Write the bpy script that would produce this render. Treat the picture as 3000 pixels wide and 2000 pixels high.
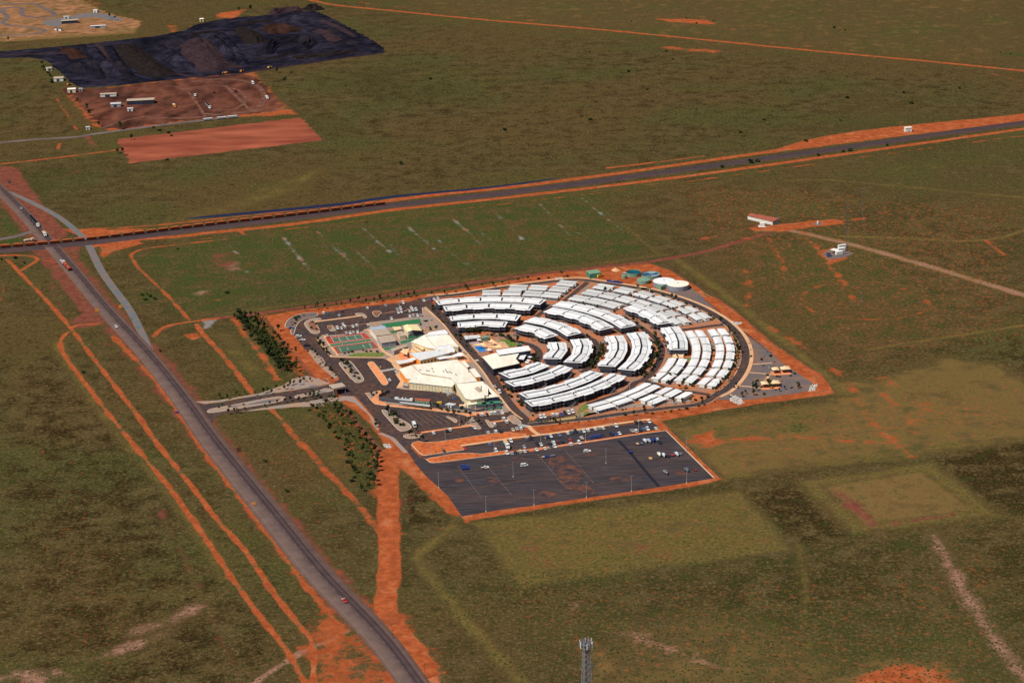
import bpy, math, random
import numpy as np
from mathutils import Vector, Matrix, noise as mnoise
R=random.Random(7)
for o in list(bpy.data.objects): bpy.data.objects.remove(o)
S=bpy.context.scene
COL=S.collection
# ------------------------------------------------------------------ camera
F=6055.05; PITCH=math.radians(19.4828); ROLL=math.radians(-1.60455); H=512.0
cam=bpy.data.cameras.new('camera'); co=bpy.data.objects.new('camera',cam); COL.objects.link(co)
co.matrix_world=Matrix.Translation((0,0,H))@Matrix.Rotation(math.pi/2-PITCH,4,'X')@Matrix.Rotation(ROLL,4,'Z')
cam.sensor_width=36; cam.lens=F/3000*36; cam.clip_start=5; cam.clip_end=80000
S.camera=co
S.render.resolution_x=1024; S.render.resolution_y=682
# ------------------------------------------------------------------ light
SUN=Vector((-.79,-.61,1.376)).normalized()
SKYS=.05
W=bpy.data.worlds.new('World'); S.world=W; W.use_nodes=True
nt=W.node_tree; bg=nt.nodes['Background']; sky=nt.nodes.new('ShaderNodeTexSky'); sky.sky_type='NISHITA'; sky.sun_disc=False
sky.sun_elevation=math.asin(SUN.z); sky.sun_rotation=math.atan2(SUN.x,SUN.y); sky.altitude=50
nt.links.new(sky.outputs[0],bg.inputs[0]); bg.inputs[1].default_value=0.05
sl=bpy.data.lights.new('sun','SUN'); sl.energy=4.6; sl.angle=math.radians(.5); sl.color=(1,.95,.86)
so=bpy.data.objects.new('sun',sl); COL.objects.link(so); so.rotation_euler=SUN.to_track_quat('Z','Y').to_euler(); so.location=(0,0,900)
S.view_settings.view_transform='Standard'; S.view_settings.look='None'; S.view_settings.gamma=1; S.view_settings.use_curve_mapping=False
S.view_settings.exposure=0.1
# ------------------------------------------------------------------ geometry of the place
CX,CY=-16.23,1423.9     # centre of the curved streets
def P(px,py,z=0.):
    "point of the photograph -> point of the land at height z"
    x=(px-1500)/F; y=-(py-1000)/F
    c,s=math.cos(ROLL),math.sin(ROLL); x,y=c*x-s*y,s*x+c*y
    cp,sp=math.cos(PITCH),math.sin(PITCH)
    dx,dy,dz=x,cp+y*sp,-sp+y*cp; t=(z-H)/dz
    return Vector((dx*t,dy*t,z))
def zz(o,k,pts,z=0.): return [P(o[0]+a/k,o[1]+b/k,z) for a,b in pts]
def PP(pts,z=0.): return [P(a,b,z) for a,b in pts]
def pol(r,a,z=0.): a=math.radians(a); return Vector((CX+r*math.cos(a),CY+r*math.sin(a),z))
# ------------------------------------------------------------------ materials
M={}
def mat(name,col,rough=.8,metal=0.,var=.12,scale=.6,bump=0.,col2=None,scale2=.05,spec=.3,stretch=None,orand=0.):
    m=bpy.data.materials.new(name); m.use_nodes=True; n=m.node_tree; b=n.nodes['Principled BSDF']
    b.inputs['Roughness'].default_value=rough; b.inputs['Metallic'].default_value=metal; b.inputs['Specular IOR Level'].default_value=(0. if rough>=.79 else spec)
    tc=n.nodes.new('ShaderNodeTexCoord'); src=tc.outputs['Object']
    if stretch:
        mp=n.nodes.new('ShaderNodeMapping'); mp.inputs['Scale'].default_value=stretch; n.links.new(src,mp.inputs[0]); src=mp.outputs[0]
    nz=n.nodes.new('ShaderNodeTexNoise'); nz.inputs['Scale'].default_value=scale; nz.inputs['Detail'].default_value=5; n.links.new(src,nz.inputs['Vector'])
    hs=n.nodes.new('ShaderNodeMapRange'); hs.inputs[1].default_value=.3; hs.inputs[2].default_value=.7; hs.inputs[3].default_value=1-var*1.6; hs.inputs[4].default_value=1+var*1.6
    n.links.new(nz.outputs[0],hs.inputs[0])
    cur=None
    if col2:
        n2=n.nodes.new('ShaderNodeTexNoise'); n2.inputs['Scale'].default_value=scale2; n2.inputs['Detail'].default_value=6; n2.inputs['Roughness'].default_value=.65; n.links.new(src,n2.inputs['Vector'])
        r2=n.nodes.new('ShaderNodeMapRange'); r2.inputs[1].default_value=.42; r2.inputs[2].default_value=.62; n.links.new(n2.outputs[0],r2.inputs[0])
        mx=n.nodes.new('ShaderNodeMix'); mx.data_type='RGBA'; mx.inputs['A'].default_value=(*col,1); mx.inputs['B'].default_value=(*col2,1); n.links.new(r2.outputs[0],mx.inputs['Factor']); cur=mx.outputs['Result']
    vm=n.nodes.new('ShaderNodeVectorMath'); vm.operation='SCALE'
    if cur: n.links.new(cur,vm.inputs[0])
    else: vm.inputs[0].default_value=col
    if orand:
        oi=n.nodes.new('ShaderNodeObjectInfo'); mr=n.nodes.new('ShaderNodeMapRange'); mr.inputs[3].default_value=1-orand; mr.inputs[4].default_value=1+orand*.5; n.links.new(oi.outputs['Random'],mr.inputs[0])
        ml=n.nodes.new('ShaderNodeMath'); ml.operation='MULTIPLY'; n.links.new(hs.outputs[0],ml.inputs[0]); n.links.new(mr.outputs[0],ml.inputs[1]); hs=ml
    n.links.new(hs.outputs[0],vm.inputs['Scale']); n.links.new(vm.outputs[0],b.inputs['Base Color'])
    if bump:
        bp=n.nodes.new('ShaderNodeBump'); bp.inputs['Strength'].default_value=bump; bp.inputs['Distance'].default_value=.3; n.links.new(nz.outputs[0],bp.inputs['Height']); n.links.new(bp.outputs[0],b.inputs['Normal'])
    M[name]=m; return m
RED=(.50,.125,.04); 
mat('asphalt',(.058,.042,.043),.85,col2=(.088,.050,.040),scale2=.045,var=.22,scale=.35)
mat('asphalt_lot',(.047,.040,.046),.85,col2=(.068,.048,.048),scale2=.04,var=.2,scale=.5,stretch=(.12,1,1))
mat('dust',(.30,.12,.06),.95,col2=(.12,.07,.055),scale2=.12,var=.2)
mat('kerb',(.56,.42,.28),.9,var=.06)
mat('footpath',(.62,.36,.20),.9,var=.1,scale=.2,col2=(.55,.30,.16),scale2=.1)
mat('paving_orange',(.66,.25,.11),.9,var=.1,scale=.3)
mat('gravel',(.27,.215,.19),.95,var=.25,scale=1.5,col2=(.35,.21,.14),scale2=.07)
mat('gravel_dark',(.125,.105,.11),.95,var=.25,scale=1.5,col2=(.19,.12,.09),scale2=.07)
mat('gravel_blue',(.12,.13,.14),.95,var=.2,scale=1.2,col2=(.19,.13,.11),scale2=.1)
mat('red_dirt',RED,.95,var=.2,scale=.35,col2=(.40,.10,.035),scale2=.08,bump=.4)
mat('lawn',(.10,.17,.035),.95,var=.25,scale=.6,col2=(.16,.17,.05),scale2=.1)
mat('turf_green',(.035,.15,.065),.95,var=.08)
mat('court_green',(.075,.13,.085),.9,var=.1,scale=.2)
mat('court_red',(.36,.05,.04),.9,var=.1)
mat('white_line',(.7,.7,.66),.8,var=.05)
mat('faint_line',(.24,.18,.15),.8,var=.3,scale=2)
mat('yellow_line',(.62,.42,.14),.8,var=.05)
mat('roof_white',(.78,.79,.82),.5,.0,var=.05,scale=.3,spec=.4,orand=.13,col2=(.70,.66,.62),scale2=.35)
mat('roof_steel',(.60,.61,.66),.38,.25,var=.06,scale=.3,spec=.5)
mat('roof_blue',(.50,.56,.68),.35,.3,var=.06,scale=.3,spec=.5)
mat('roof_grey',(.66,.66,.67),.5,.1,var=.06,scale=.3,orand=.2,col2=(.60,.57,.54),scale2=.3)
mat('roof_cream',(.84,.77,.64),.6,var=.06,scale=.25,col2=(.72,.65,.54),scale2=.09,stretch=(1,.3,1))
mat('roof_tan',(.42,.32,.24),.6,var=.06,scale=.3)
mat('roof_yellow',(.80,.66,.36),.6,var=.04)
mat('roof_red',(.34,.09,.05),.7,var=.15,scale=.5)
mat('wall_cream',(.66,.56,.36),.8,var=.06)
mat('wall_white',(.66,.66,.60),.7,var=.06)
mat('wall_grey',(.30,.30,.33),.7,var=.06)
mat('wall_orange',(.75,.27,.06),.8,var=.05)
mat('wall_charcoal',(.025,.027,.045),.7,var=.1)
mat('wall_navy',(.03,.035,.07),.6,var=.1)
mat('steel',(.42,.43,.46),.5,.3,var=.1)
mat('steel_mid',(.15,.15,.18),.6,.2,var=.1)
mat('steel_dark',(.10,.10,.12),.6,.2,var=.1)
mat('glass_dark',(.02,.025,.03),.15,var=.05,spec=.6)
mat('shade_cloth',(.76,.52,.30),.9,var=.08,scale=.4)
mat('tank_wall',(.30,.33,.40),.4,.4,var=.08)
mat('green_steel',(.06,.20,.13),.6,var=.08)
mat('green_pale',(.16,.28,.19),.6,var=.08)
mat('teal_water',(.005,.075,.10),.5,var=.2,scale=.2,spec=.15)
mat('blue_water',(.01,.07,.15),.5,var=.3,scale=.15,col2=(.22,.27,.30),scale2=.15,spec=.15)
mat('pool_water',(.01,.20,.62),.12,var=.15,scale=.3,spec=.6)
mat('water_ditch',(.010,.012,.045),.45,var=.2,spec=.15)
mat('tyre',(.015,.015,.016),.9)
mat('trunk',(.14,.09,.06),.9)
mat('rock',(.42,.38,.35),.9,var=.3,scale=1)
mat('ore_wagon',(.24,.055,.022),.8,var=.25,scale=.5,col2=(.10,.03,.02),scale2=.6)
mat('ore_heap',(.30,.085,.035),.95,var=.15,scale=1)
mat('ballast',(.062,.044,.050),.95,var=.15,scale=1,stretch=(.15,1,1),col2=(.085,.052,.052),scale2=.1)
mat('rail_steel',(.13,.09,.08),.5,.4)
mat('sleeper',(.2,.16,.14),.9)
mat('concrete',(.55,.50,.44),.85,var=.08)
mat('ore_black',(.008,.008,.014),.9,var=.25,scale=.05,col2=(.016,.013,.018),scale2=.015)
mat('ore_blue',(.009,.0085,.015),.9,var=.35,scale=.09,col2=(.024,.021,.034),scale2=.018,bump=1.)
mat('ore_purple',(.040,.023,.026),.9,var=.2,scale=.2,col2=(.028,.018,.022),scale2=.04,bump=.8)
mat('ore_brown',(.016,.012,.012),.9,var=.25,scale=.2,bump=.8)
mat('ore_rust',(.034,.016,.012),.9,var=.2,scale=.05)
mat('yard_dirt',(.070,.028,.020),.95,var=.35,scale=.06,col2=(.135,.048,.030),scale2=.02,stretch=(1,.5,1))
mat('gravel_road',(.13,.098,.095),.95,var=.15,scale=.05)
mat('tan_dirt',(.27,.125,.062),.95,var=.25,scale=.08,col2=(.17,.10,.042),scale2=.025)
mat('tuft_green',(.040,.044,.014),.9,var=.3)
mat('tuft_straw',(.095,.068,.027),.9,var=.3)
for i,c in enumerate([(.046,.058,.018),(.032,.045,.020),(.068,.072,.022),(.024,.034,.015),(.10,.048,.028)]): mat('leaf_%d'%i,c,.8,var=.35,scale=1.2,spec=.15)
PAINT={'white':(.80,.80,.78),'silver':(.42,.45,.50),'grey':(.16,.18,.22),'dark':(.018,.02,.04),'blue':(.02,.05,.28),'lightblue':(.12,.20,.38),'teal':(.02,.13,.18),'red':(.55,.03,.03),'maroon':(.14,.02,.025),'cream':(.70,.62,.40),'orange':(.75,.30,.05),'yellow':(.75,.48,.05),'green':(.02,.2,.1)}
for k,c in PAINT.items(): mat('paint_'+k,c,.3,.1,var=.03,spec=.5)
# ------------------------------------------------------------------ mesh builder
class MB:
    def __init__(s): s.v=[]; s.f=[]; s.m=[]
    def add(s,vs,fs,m=0):
        n=len(s.v); s.v+= [tuple(v) for v in vs]; s.f+=[tuple(i+n for i in f) for f in fs]; s.m+=[m]*len(fs); return s
    def quad(s,a,b,c,d,m=0): return s.add([a,b,c,d],[(0,1,2,3)],m)
    def hexa(s,b4,t4,m=0):
        return s.add(list(b4)+list(t4),[(3,2,1,0),(4,5,6,7),(0,1,5,4),(1,2,6,5),(2,3,7,6),(3,0,4,7)],m)
    def box(s,x0,x1,y0,y1,z0,z1,m=0):
        return s.hexa([(x0,y0,z0),(x1,y0,z0),(x1,y1,z0),(x0,y1,z0)],[(x0,y0,z1),(x1,y0,z1),(x1,y1,z1),(x0,y1,z1)],m)
    def prism(s,poly,z0,z1,m=0,mt=None):
        "poly: plan points (ccw or cw); z1 float or list"
        n=len(poly); a=sum(poly[i][0]*poly[(i+1)%n][1]-poly[(i+1)%n][0]*poly[i][1] for i in range(n))
        zt=list(z1) if hasattr(z1,'__len__') else [z1]*n
        if a<0: poly=list(poly)[::-1]; zt=zt[::-1]
        b=[(p[0],p[1],z0) for p in poly]; t=[(p[0],p[1],z) for p,z in zip(poly,zt)]
        k=len(s.v); s.v+=b+t
        s.f.append(tuple(k+n+i for i in range(n))); s.m.append(m if mt is None else mt)
        s.f.append(tuple(k+n-1-i for i in range(n))); s.m.append(m)
        for i in range(n): j=(i+1)%n; s.f.append((k+i,k+j,k+n+j,k+n+i)); s.m.append(m)
        return s
    def tube(s,a,b,r,m=0,n=5,r2=None):
        a=Vector(a); b=Vector(b); d=(b-a); d=d.normalized() if d.length>0 else Vector((0,0,1)); u=d.orthogonal().normalized(); w=d.cross(u); r2=r if r2 is None else r2
        vs=[a+(u*math.cos(2*math.pi*i/n)+w*math.sin(2*math.pi*i/n))*r for i in range(n)]+[b+(u*math.cos(2*math.pi*i/n)+w*math.sin(2*math.pi*i/n))*r2 for i in range(n)]
        return s.add(vs,[(i,(i+1)%n,n+(i+1)%n,n+i) for i in range(n)]+[tuple(range(n,2*n)),tuple(range(n-1,-1,-1))],m)
    def cyl(s,c,r,z0,z1,m=0,n=16,mt=None):
        s.prism([(c[0]+r*math.cos(2*math.pi*i/n),c[1]+r*math.sin(2*math.pi*i/n)) for i in range(n)],z0,z1,m,mt); return s
    def build(s,name,mats,parent=None,off=None,smooth=False):
        me=bpy.data.meshes.new(name); v=s.v
        if off is not None: v=[(a-off[0],b-off[1],c-off[2]) for a,b,c in v]
        me.from_pydata(v,[],s.f)
        for mm in (mats if isinstance(mats,(list,tuple)) else [mats]): me.materials.append(M[mm] if isinstance(mm,str) else mm)
        me.polygons.foreach_set('material_index',s.m)
        if smooth: me.polygons.foreach_set('use_smooth',[True]*len(s.f))
        me.update()
        o=bpy.data.objects.new(name,me); COL.objects.link(o)
        if parent: o.parent=parent
        return o
def tag(o,label=None,cat=None,group=None,kind=None):
    if label: o['label']=label
    if cat: o['category']=cat
    if group: o['group']=group
    if kind: o['kind']=kind
    return o
def thing(name,label,cat,loc=(0,0,0),rz=0,group=None):
    o=bpy.data.objects.new(name,None); COL.objects.link(o); o.location=loc; o.rotation_euler=(0,0,rz); o.empty_display_size=.5
    return tag(o,label,cat,group)
KIDS={}
def kids(o):
    if o.name not in KIDS: KIDS[o.name]=[c for c in o.children]
    return KIDS[o.name]
def dup(o,parent=None,depth=0):
    c=o.copy(); COL.objects.link(c); c.parent=parent
    for ch in kids(o): dup(ch,c,depth+1)
    return c
def struct(name,mb,mats): return tag(mb.build(name,mats),kind='structure')
def smooth(pts,closed=False,n=4):
    "Catmull-Rom through world points"
    out=[]; N=len(pts)
    rng=range(N) if closed else range(N-1)
    for i in rng:
        g=lambda j: pts[j%N] if closed else pts[max(0,min(N-1,j))]
        p0,p1,p2,p3=map(Vector,(g(i-1),g(i),g(i+1),g(i+2)))
        for k in range(n):
            t=k/n; out.append(.5*((2*p1)+(-p0+p2)*t+(2*p0-5*p1+4*p2-p3)*t*t+(-p0+3*p1-3*p2+p3)*t**3))
    if not closed: out.append(Vector(pts[-1]))
    return out
def chaikin(pts,it=2,q=.25):
    for _ in range(it):
        o=[]; n=len(pts)
        for i in range(n): a,b=Vector(pts[i]),Vector(pts[(i+1)%n]); o+= [a.lerp(b,q),a.lerp(b,1-q)]
        pts=o
    return pts
def normals(pts,closed=False):
    n=len(pts); out=[]
    for i in range(n):
        a=pts[(i-1)%n] if closed or i>0 else pts[i]; b=pts[(i+1)%n] if closed or i<n-1 else pts[i]
        d=Vector((b[0]-a[0],b[1]-a[1])); d=d.normalized() if d.length else Vector((1,0)); out.append(Vector((-d.y,d.x,0)))
    return out
def area2(p): n=len(p); return sum(p[i][0]*p[(i+1)%n][1]-p[(i+1)%n][0]*p[i][1] for i in range(n))
def inset(pts,d):
    if area2(pts)<0: pts=pts[::-1]
    nn=normals(pts,True); return pts,[p+q*d for p,q in zip(pts,nn)]
ZL=[0.02]
def nz():
    ZL[0]+=.004; return ZL[0]
def sheet(name,pts,m,z=None,ck=0,jag=0.):
    z=nz() if z is None else z
    if ck: pts=chaikin(pts,ck)
    if area2(pts)<0: pts=pts[::-1]
    if jag:
        q=[]
        for a,b in zip(pts,pts[1:]+pts[:1]):
            n=max(1,int((b-a).length/3)); q+=[a.lerp(b,i/n) for i in range(n)]
        nn=normals(q,True); pts=[p+u*(jag*(mnoise.noise(p*.11)+.6*mnoise.noise(p*.35+Vector((9,3,1))))) for p,u in zip(q,nn)]
    mb=MB(); mb.add([(p[0],p[1],z) for p in pts],[tuple(range(len(pts)))])
    return struct(name,mb,m)
def ribbon(name,pts,w,m,z=None,sm=5,kerb=0):
    z=nz() if z is None else z
    c=smooth(pts,n=sm); nn=normals(c); mb=MB(); ws=w if hasattr(w,'__len__') else None
    L=[]
    for i,(p,q) in enumerate(zip(c,nn)):
        ww=w if ws is None else np.interp(i/(len(c)-1),np.linspace(0,1,len(ws)),ws)
        L.append((p-q*ww/2,p+q*ww/2))
    for (a,b),(d,e) in zip(L[:-1],L[1:]): mb.quad((a.x,a.y,z),(d.x,d.y,z),(e.x,e.y,z),(b.x,b.y,z))
    o=struct(name,mb,m)
    if kerb:
        kb=MB()
        for sgn in (0,1):
            for (A,B) in zip(L[:-1],L[1:]):
                a,b=A[sgn],B[sgn]; k=1 if sgn else -1
                n_=(Vector((-(b-a).y,(b-a).x,0))).normalized()*k*kerb if (b-a).length else Vector((0,0,0))
                kb.hexa([(a.x,a.y,0),(b.x,b.y,0),(b.x+n_.x,b.y+n_.y,0),(a.x+n_.x,a.y+n_.y,0)],[(a.x,a.y,.13),(b.x,b.y,.13),(b.x+n_.x,b.y+n_.y,.13),(a.x+n_.x,a.y+n_.y,.13)])
        struct('kerb',kb,'kerb')
    return o
def island(name,pts,m,ck=1,h=.14,kw=.45,km='kerb'):
    "raised bed with a concrete kerb"
    if ck: pts=chaikin(pts,ck)
    out,inn=inset(pts,kw); n=len(out); mb=MB()
    vs=[(p.x,p.y,0) for p in out]+[(p.x,p.y,h) for p in out]+[(p.x,p.y,h) for p in inn]+[(p.x,p.y,h-.02) for p in inn]
    fs=[]
    for i in range(n):
        j=(i+1)%n; fs+=[(i,j,n+j,n+i),(n+i,n+j,2*n+j,2*n+i)]
    mb.add(vs,fs,0); mb.f.append(tuple(3*n+i for i in range(n))); mb.m.append(1)
    return struct(name,mb,[km,m])

mat('red_field',(.225,.058,.034),.95,var=.2,scale=.05,col2=(.28,.080,.044),scale2=.02,stretch=(.35,1,1))
mat('patch_dark',(.022,.020,.030),.9)
mat('tuft_olive',(.062,.056,.018),.9,var=.4,scale=.3,col2=(.035,.042,.014),scale2=.3)
mat('tower_steel',(.24,.24,.27),.5,.2)
# ================================================================== the ground
def gmat():
    m=bpy.data.materials.new('ground'); m.use_nodes=True; n=m.node_tree; L=n.links; b=n.nodes['Principled BSDF']; b.inputs['Roughness'].default_value=.95; b.inputs['Specular IOR Level'].default_value=0
    geo=n.nodes.new('ShaderNodeNewGeometry'); pos=geo.outputs['Position']
    def noise(sc,det=6,ro=.6,st=None,w=0):
        src=pos
        if st or w:
            mp=n.nodes.new('ShaderNodeMapping'); mp.inputs['Scale'].default_value=st or (1,1,1); mp.inputs['Location'].default_value=(w,w*2,0); L.new(pos,mp.inputs[0]); src=mp.outputs[0]
        t=n.nodes.new('ShaderNodeTexNoise'); t.inputs['Scale'].default_value=sc; t.inputs['Detail'].default_value=det; t.inputs['Roughness'].default_value=ro; L.new(src,t.inputs['Vector'])
        r=n.nodes.new('ShaderNodeMapRange'); r.inputs[1].default_value=.27; r.inputs[2].default_value=.73; r.clamp=False; L.new(t.outputs[0],r.inputs[0]); return r.outputs[0]
    def rng(x,a,c,lo=0,hi=1):
        r=n.nodes.new('ShaderNodeMapRange'); r.interpolation_type='SMOOTHSTEP'; r.inputs[1].default_value=a; r.inputs[2].default_value=c; r.inputs[3].default_value=lo; r.inputs[4].default_value=hi; L.new(x,r.inputs[0]); return r.outputs[0]
    def math_(op,a,c):
        q=n.nodes.new('ShaderNodeMath'); q.operation=op
        for i,x in enumerate((a,c)):
            if isinstance(x,(int,float)): q.inputs[i].default_value=x
            else: L.new(x,q.inputs[i])
        return q.outputs[0]
    def mix(f,a,c):
        q=n.nodes.new('ShaderNodeMix'); q.data_type='RGBA'
        if isinstance(f,(int,float)): q.inputs['Factor'].default_value=f
        else: L.new(f,q.inputs['Factor'])
        for k,x in (('A',a),('B',c)):
            if isinstance(x,tuple): q.inputs[k].default_value=(*x,1)
            else: L.new(x,q.inputs[k])
        return q.outputs['Result']
    n1=noise(.42,6,.72); n2=noise(.055,6,.62,w=3); n3=noise(.009,5,.55,w=9); n4=noise(.16,6,.7,w=17); n5=noise(.9,3,.6,w=31); n6=noise(.0035,4,.6,w=51); n7=noise(.3,4,.75,w=71)
    base=mix(rng(n2,.1,.9),(.042,.029,.0105),(.090,.065,.025))
    base=mix(rng(n3,.35,.8,0,.75),base,(.056,.058,.016))
    base=mix(rng(n6,.35,.8,0,.6),base,(.092,.052,.019)); base=mix(rng(n6,.35,.0,0,.6),base,(.036,.034,.011))
    base=mix(rng(n1,.45,.95,0,.9),base,(.175,.125,.058))      # straw coloured tussocks
    base=mix(rng(n4,.12,.5,.85,0),base,(.027,.028,.009))       # green hollows
    base=mix(rng(n5,.05,.45,.8,0),base,(.012,.013,.005))       # gaps between tussocks
    base=mix(math_('MULTIPLY',rng(n7,.72,.95),rng(n3,.3,.8,.12,.9)),base,(.27,.085,.030))   # bare soil
    at=n.nodes.new('ShaderNodeAttribute'); at.attribute_name='ma'; bt=n.nodes.new('ShaderNodeAttribute'); bt.attribute_name='mb'
    sa=n.nodes.new('ShaderNodeSeparateXYZ'); L.new(at.outputs['Vector'],sa.inputs[0]); sb=n.nodes.new('ShaderNodeSeparateXYZ'); L.new(bt.outputs['Vector'],sb.inputs[0])
    dirt,mar,green=sa.outputs; yel,dark,pale=sb.outputs; grey,stub=at.outputs['Alpha'],bt.outputs['Alpha']
    cov=mix(.5,mix(.5,n1,n4),n2)
    cv=n.nodes.new('ShaderNodeSeparateColor'); L.new(cov,cv.inputs[0]); cov=cv.outputs[0]
    cov=rng(cov,.1,.9)
    def layer(base,a,col,soft=.16,c=cov):
        f=rng(math_('SUBTRACT',a,c),-soft,soft); f=math_('MULTIPLY',f,rng(a,.0,.06)); return mix(f,base,col)
    base=layer(base,dark,mix(rng(n1,.3,.8),(.020,.0145,.006),(.056,.033,.0125)),.3)
    base=layer(base,stub,mix(rng(n1,.2,.9),(.19,.105,.040),(.135,.095,.032)),.35)
    base=layer(base,yel,mix(rng(n1,.2,.9),(.088,.064,.018),(.170,.118,.040)),.3)
    ct=n.nodes.new('ShaderNodeAttribute'); ct.attribute_name='mc'; cn=mix(.5,n7,n4); c2_=n.nodes.new('ShaderNodeSeparateColor'); L.new(cn,c2_.inputs[0])
    sf=rng(math_('SUBTRACT',ct.outputs['Fac'],rng(c2_.outputs[0],.1,.9)),-.12,.12); sf=math_('MULTIPLY',sf,rng(ct.outputs['Fac'],0,.1)); base=mix(math_('MULTIPLY',sf,.65),base,(.27,.085,.032))
    base=layer(base,green,mix(rng(n1,.2,.9),(.030,.048,.012),(.074,.076,.022)),.3)
    base=layer(base,pale,mix(rng(n1,.2,.8),(.33,.165,.11),(.18,.10,.065)),.34)
    base=layer(base,grey,mix(rng(n1,.2,.8),(.16,.15,.14),(.26,.22,.20)),.2)
    base=layer(base,mar,mix(rng(n4,.2,.9),(.13,.040,.027),(.22,.070,.042)),.22)
    dc=mix(rng(n4,.2,.9),(.26,.058,.019),(.42,.108,.038)); dc=mix(rng(n2,.55,1.,0,.7),dc,(.50,.185,.085)); dc=mix(rng(n2,.45,.0,0,.6),dc,(.22,.060,.028)); dc=mix(rng(n7,.8,1.,0,.5),dc,(.15,.055,.03))
    base=layer(base,dirt,dc,.16)
    L.new(base,b.inputs['Base Color'])
    bp=n.nodes.new('ShaderNodeBump'); bp.inputs['Strength'].default_value=.55; bp.inputs['Distance'].default_value=.5; L.new(n1,bp.inputs['Height']); L.new(bp.outputs[0],b.inputs['Normal'])
    return m
ys=[-40000,-6000,-500,300,700]; y=880.
while y<3350: ys.append(y); y*=1.0015
ys+= [3600,4200,5500,9000,20000,60000]
xs=list(np.arange(-.34,.3401,.00092)); xs=[-40,-8,-2,-.8,-.45]+xs+[.45,.8,2,8,40]
YS=np.array(ys); XS=np.array(xs); NX,NY=len(XS),len(YS)
GY=np.repeat(YS,NX); GX=np.tile(XS,NY)*np.maximum(GY,880.)
CH=['dirt','mar','green','grey','yel','dark','pale','stub','speck']
MK={k:np.zeros(NX*NY,np.float32) for k in CH}
def put(ch,idx,val): MK[ch][idx]=np.maximum(MK[ch][idx],val)
def clr(ch,idx,val): MK[ch][idx]=MK[ch][idx]*(1-val)
def segd(px,py,a,b):
    dx,dy=b[0]-a[0],b[1]-a[1]; l=dx*dx+dy*dy+1e-9; t=np.clip(((px-a[0])*dx+(py-a[1])*dy)/l,0,1); return np.hypot(px-a[0]-t*dx,py-a[1]-t*dy)
def gline(ch,pts,w,st=1.,soft=1.2,world=False,sm=3):
    pw=[P(*p) for p in pts] if not world else pts; pw=smooth(pw,n=sm) if sm>1 else pw; soft=max(soft,.0009*sum(p[1] for p in pw)/len(pw)); w=max(w,.0021*sum(p[1] for p in pw)/len(pw)) if st>.7 else w
    x0=min(p[0] for p in pw)-w-soft; x1=max(p[0] for p in pw)+w+soft; y0=min(p[1] for p in pw)-w-soft; y1=max(p[1] for p in pw)+w+soft
    idx=np.nonzero((GX>x0)&(GX<x1)&(GY>y0)&(GY<y1))[0]; X,Y=GX[idx],GY[idx]; d=np.full(len(idx),1e9)
    for a,b in zip(pw[:-1],pw[1:]): d=np.minimum(d,segd(X,Y,a,b))
    m=np.clip(.5+(w/2-d)/(2*soft),0,1)*st; put(ch,idx,m); return idx,m
def gpoly(ch,pts,st=1.,soft=3.,world=False,clear=()):
    pw=[P(*p) for p in pts] if not world else pts
    x0=min(p[0] for p in pw)-soft*2; x1=max(p[0] for p in pw)+soft*2; y0=min(p[1] for p in pw)-soft*2; y1=max(p[1] for p in pw)+soft*2
    idx=np.nonzero((GX>x0)&(GX<x1)&(GY>y0)&(GY<y1))[0]; X,Y=GX[idx],GY[idx]; d=np.full(len(idx),1e9); ins=np.zeros(len(idx),bool)
    n=len(pw)
    for i in range(n):
        a,b=pw[i],pw[(i+1)%n]; d=np.minimum(d,segd(X,Y,a,b))
        c=((a[1]>Y)!=(b[1]>Y)); xi=(b[0]-a[0])*(Y-a[1])/((b[1]-a[1])+1e-12)+a[0]; ins^=(c&(X<xi))
    sd=np.where(ins,d,-d); m=np.clip(.5+sd/(2*soft),0,1)*st
    for c in clear: clr(c,idx,m)
    put(ch,idx,m)
# --- broad vegetation zones
gpoly('stub',[(1000,-40),(3050,-40),(3050,200),(2000,120),(1300,60)],.25,60)
gpoly('green',[(385,745),(800,655),(1300,590),(1720,555),(1800,600),(1900,740),(1500,800),(1000,862),(700,905),(540,938),(450,850)],.5,14)
for i_ in range(26):
    x_=R.uniform(450,1850); y_=R.uniform(0,1); y_=(740-.105*(x_-450))*(1-y_)+(930-.11*(x_-450))*y_; w_=R.uniform(15,60); gpoly('green' if i_%4 else 'mar',[(x_-w_,y_),(x_,y_-w_*.2),(x_+w_,y_+2),(x_+5,y_+w_*.22)],R.uniform(.4,.8) if i_%4 else .35,9)
for a in ((1000,700,120,30),(1250,660,90,20),(650,850,60,20),(430,870,50,18),(600,740,50,16),(880,760,60,14),(1500,640,70,16),(560,800,40,14)): gpoly('green',[(a[0]-a[2],a[1]),(a[0],a[1]-a[3]),(a[0]+a[2],a[1]),(a[0],a[1]+a[3])],.75,14)
gpoly('dark',[(0,1010),(200,1090),(330,1240),(520,1480),(700,1750),(820,1930),(600,2040),(0,2040)],.42,30)
gpoly('dark',[(0,1100),(330,1300),(480,1650),(300,1800),(0,1800)],.3,40)
gpoly('dark',[(1300,1660),(1700,1720),(2350,1620),(2480,1570),(2720,1570),(2700,1750),(2400,1850),(1900,1800),(1500,1790)],.45,25)
gpoly('dark',[(2190,1440),(2330,1420),(2490,1570),(2330,1605)],.62,6)
gpoly('dark',[(2740,1345),(3050,1280),(3050,1560),(2960,1500),(2860,1460)],.6,8)
gpoly('dark',[(2780,1560),(3050,1480),(3050,1900),(2920,1800)],.42,14)
gpoly('dark',[(0,170),(90,175),(160,260),(230,370),(230,395),(0,410)],.25,10)
gpoly('green',[(0,600),(30,640),(70,690),(60,730),(0,735)],.7,6)
gpoly('dark',[(1120,90),(2300,180),(3050,240),(3050,330),(2300,400),(1700,480),(1100,560),(900,590),(960,420),(760,240)],.22,60)
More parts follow.
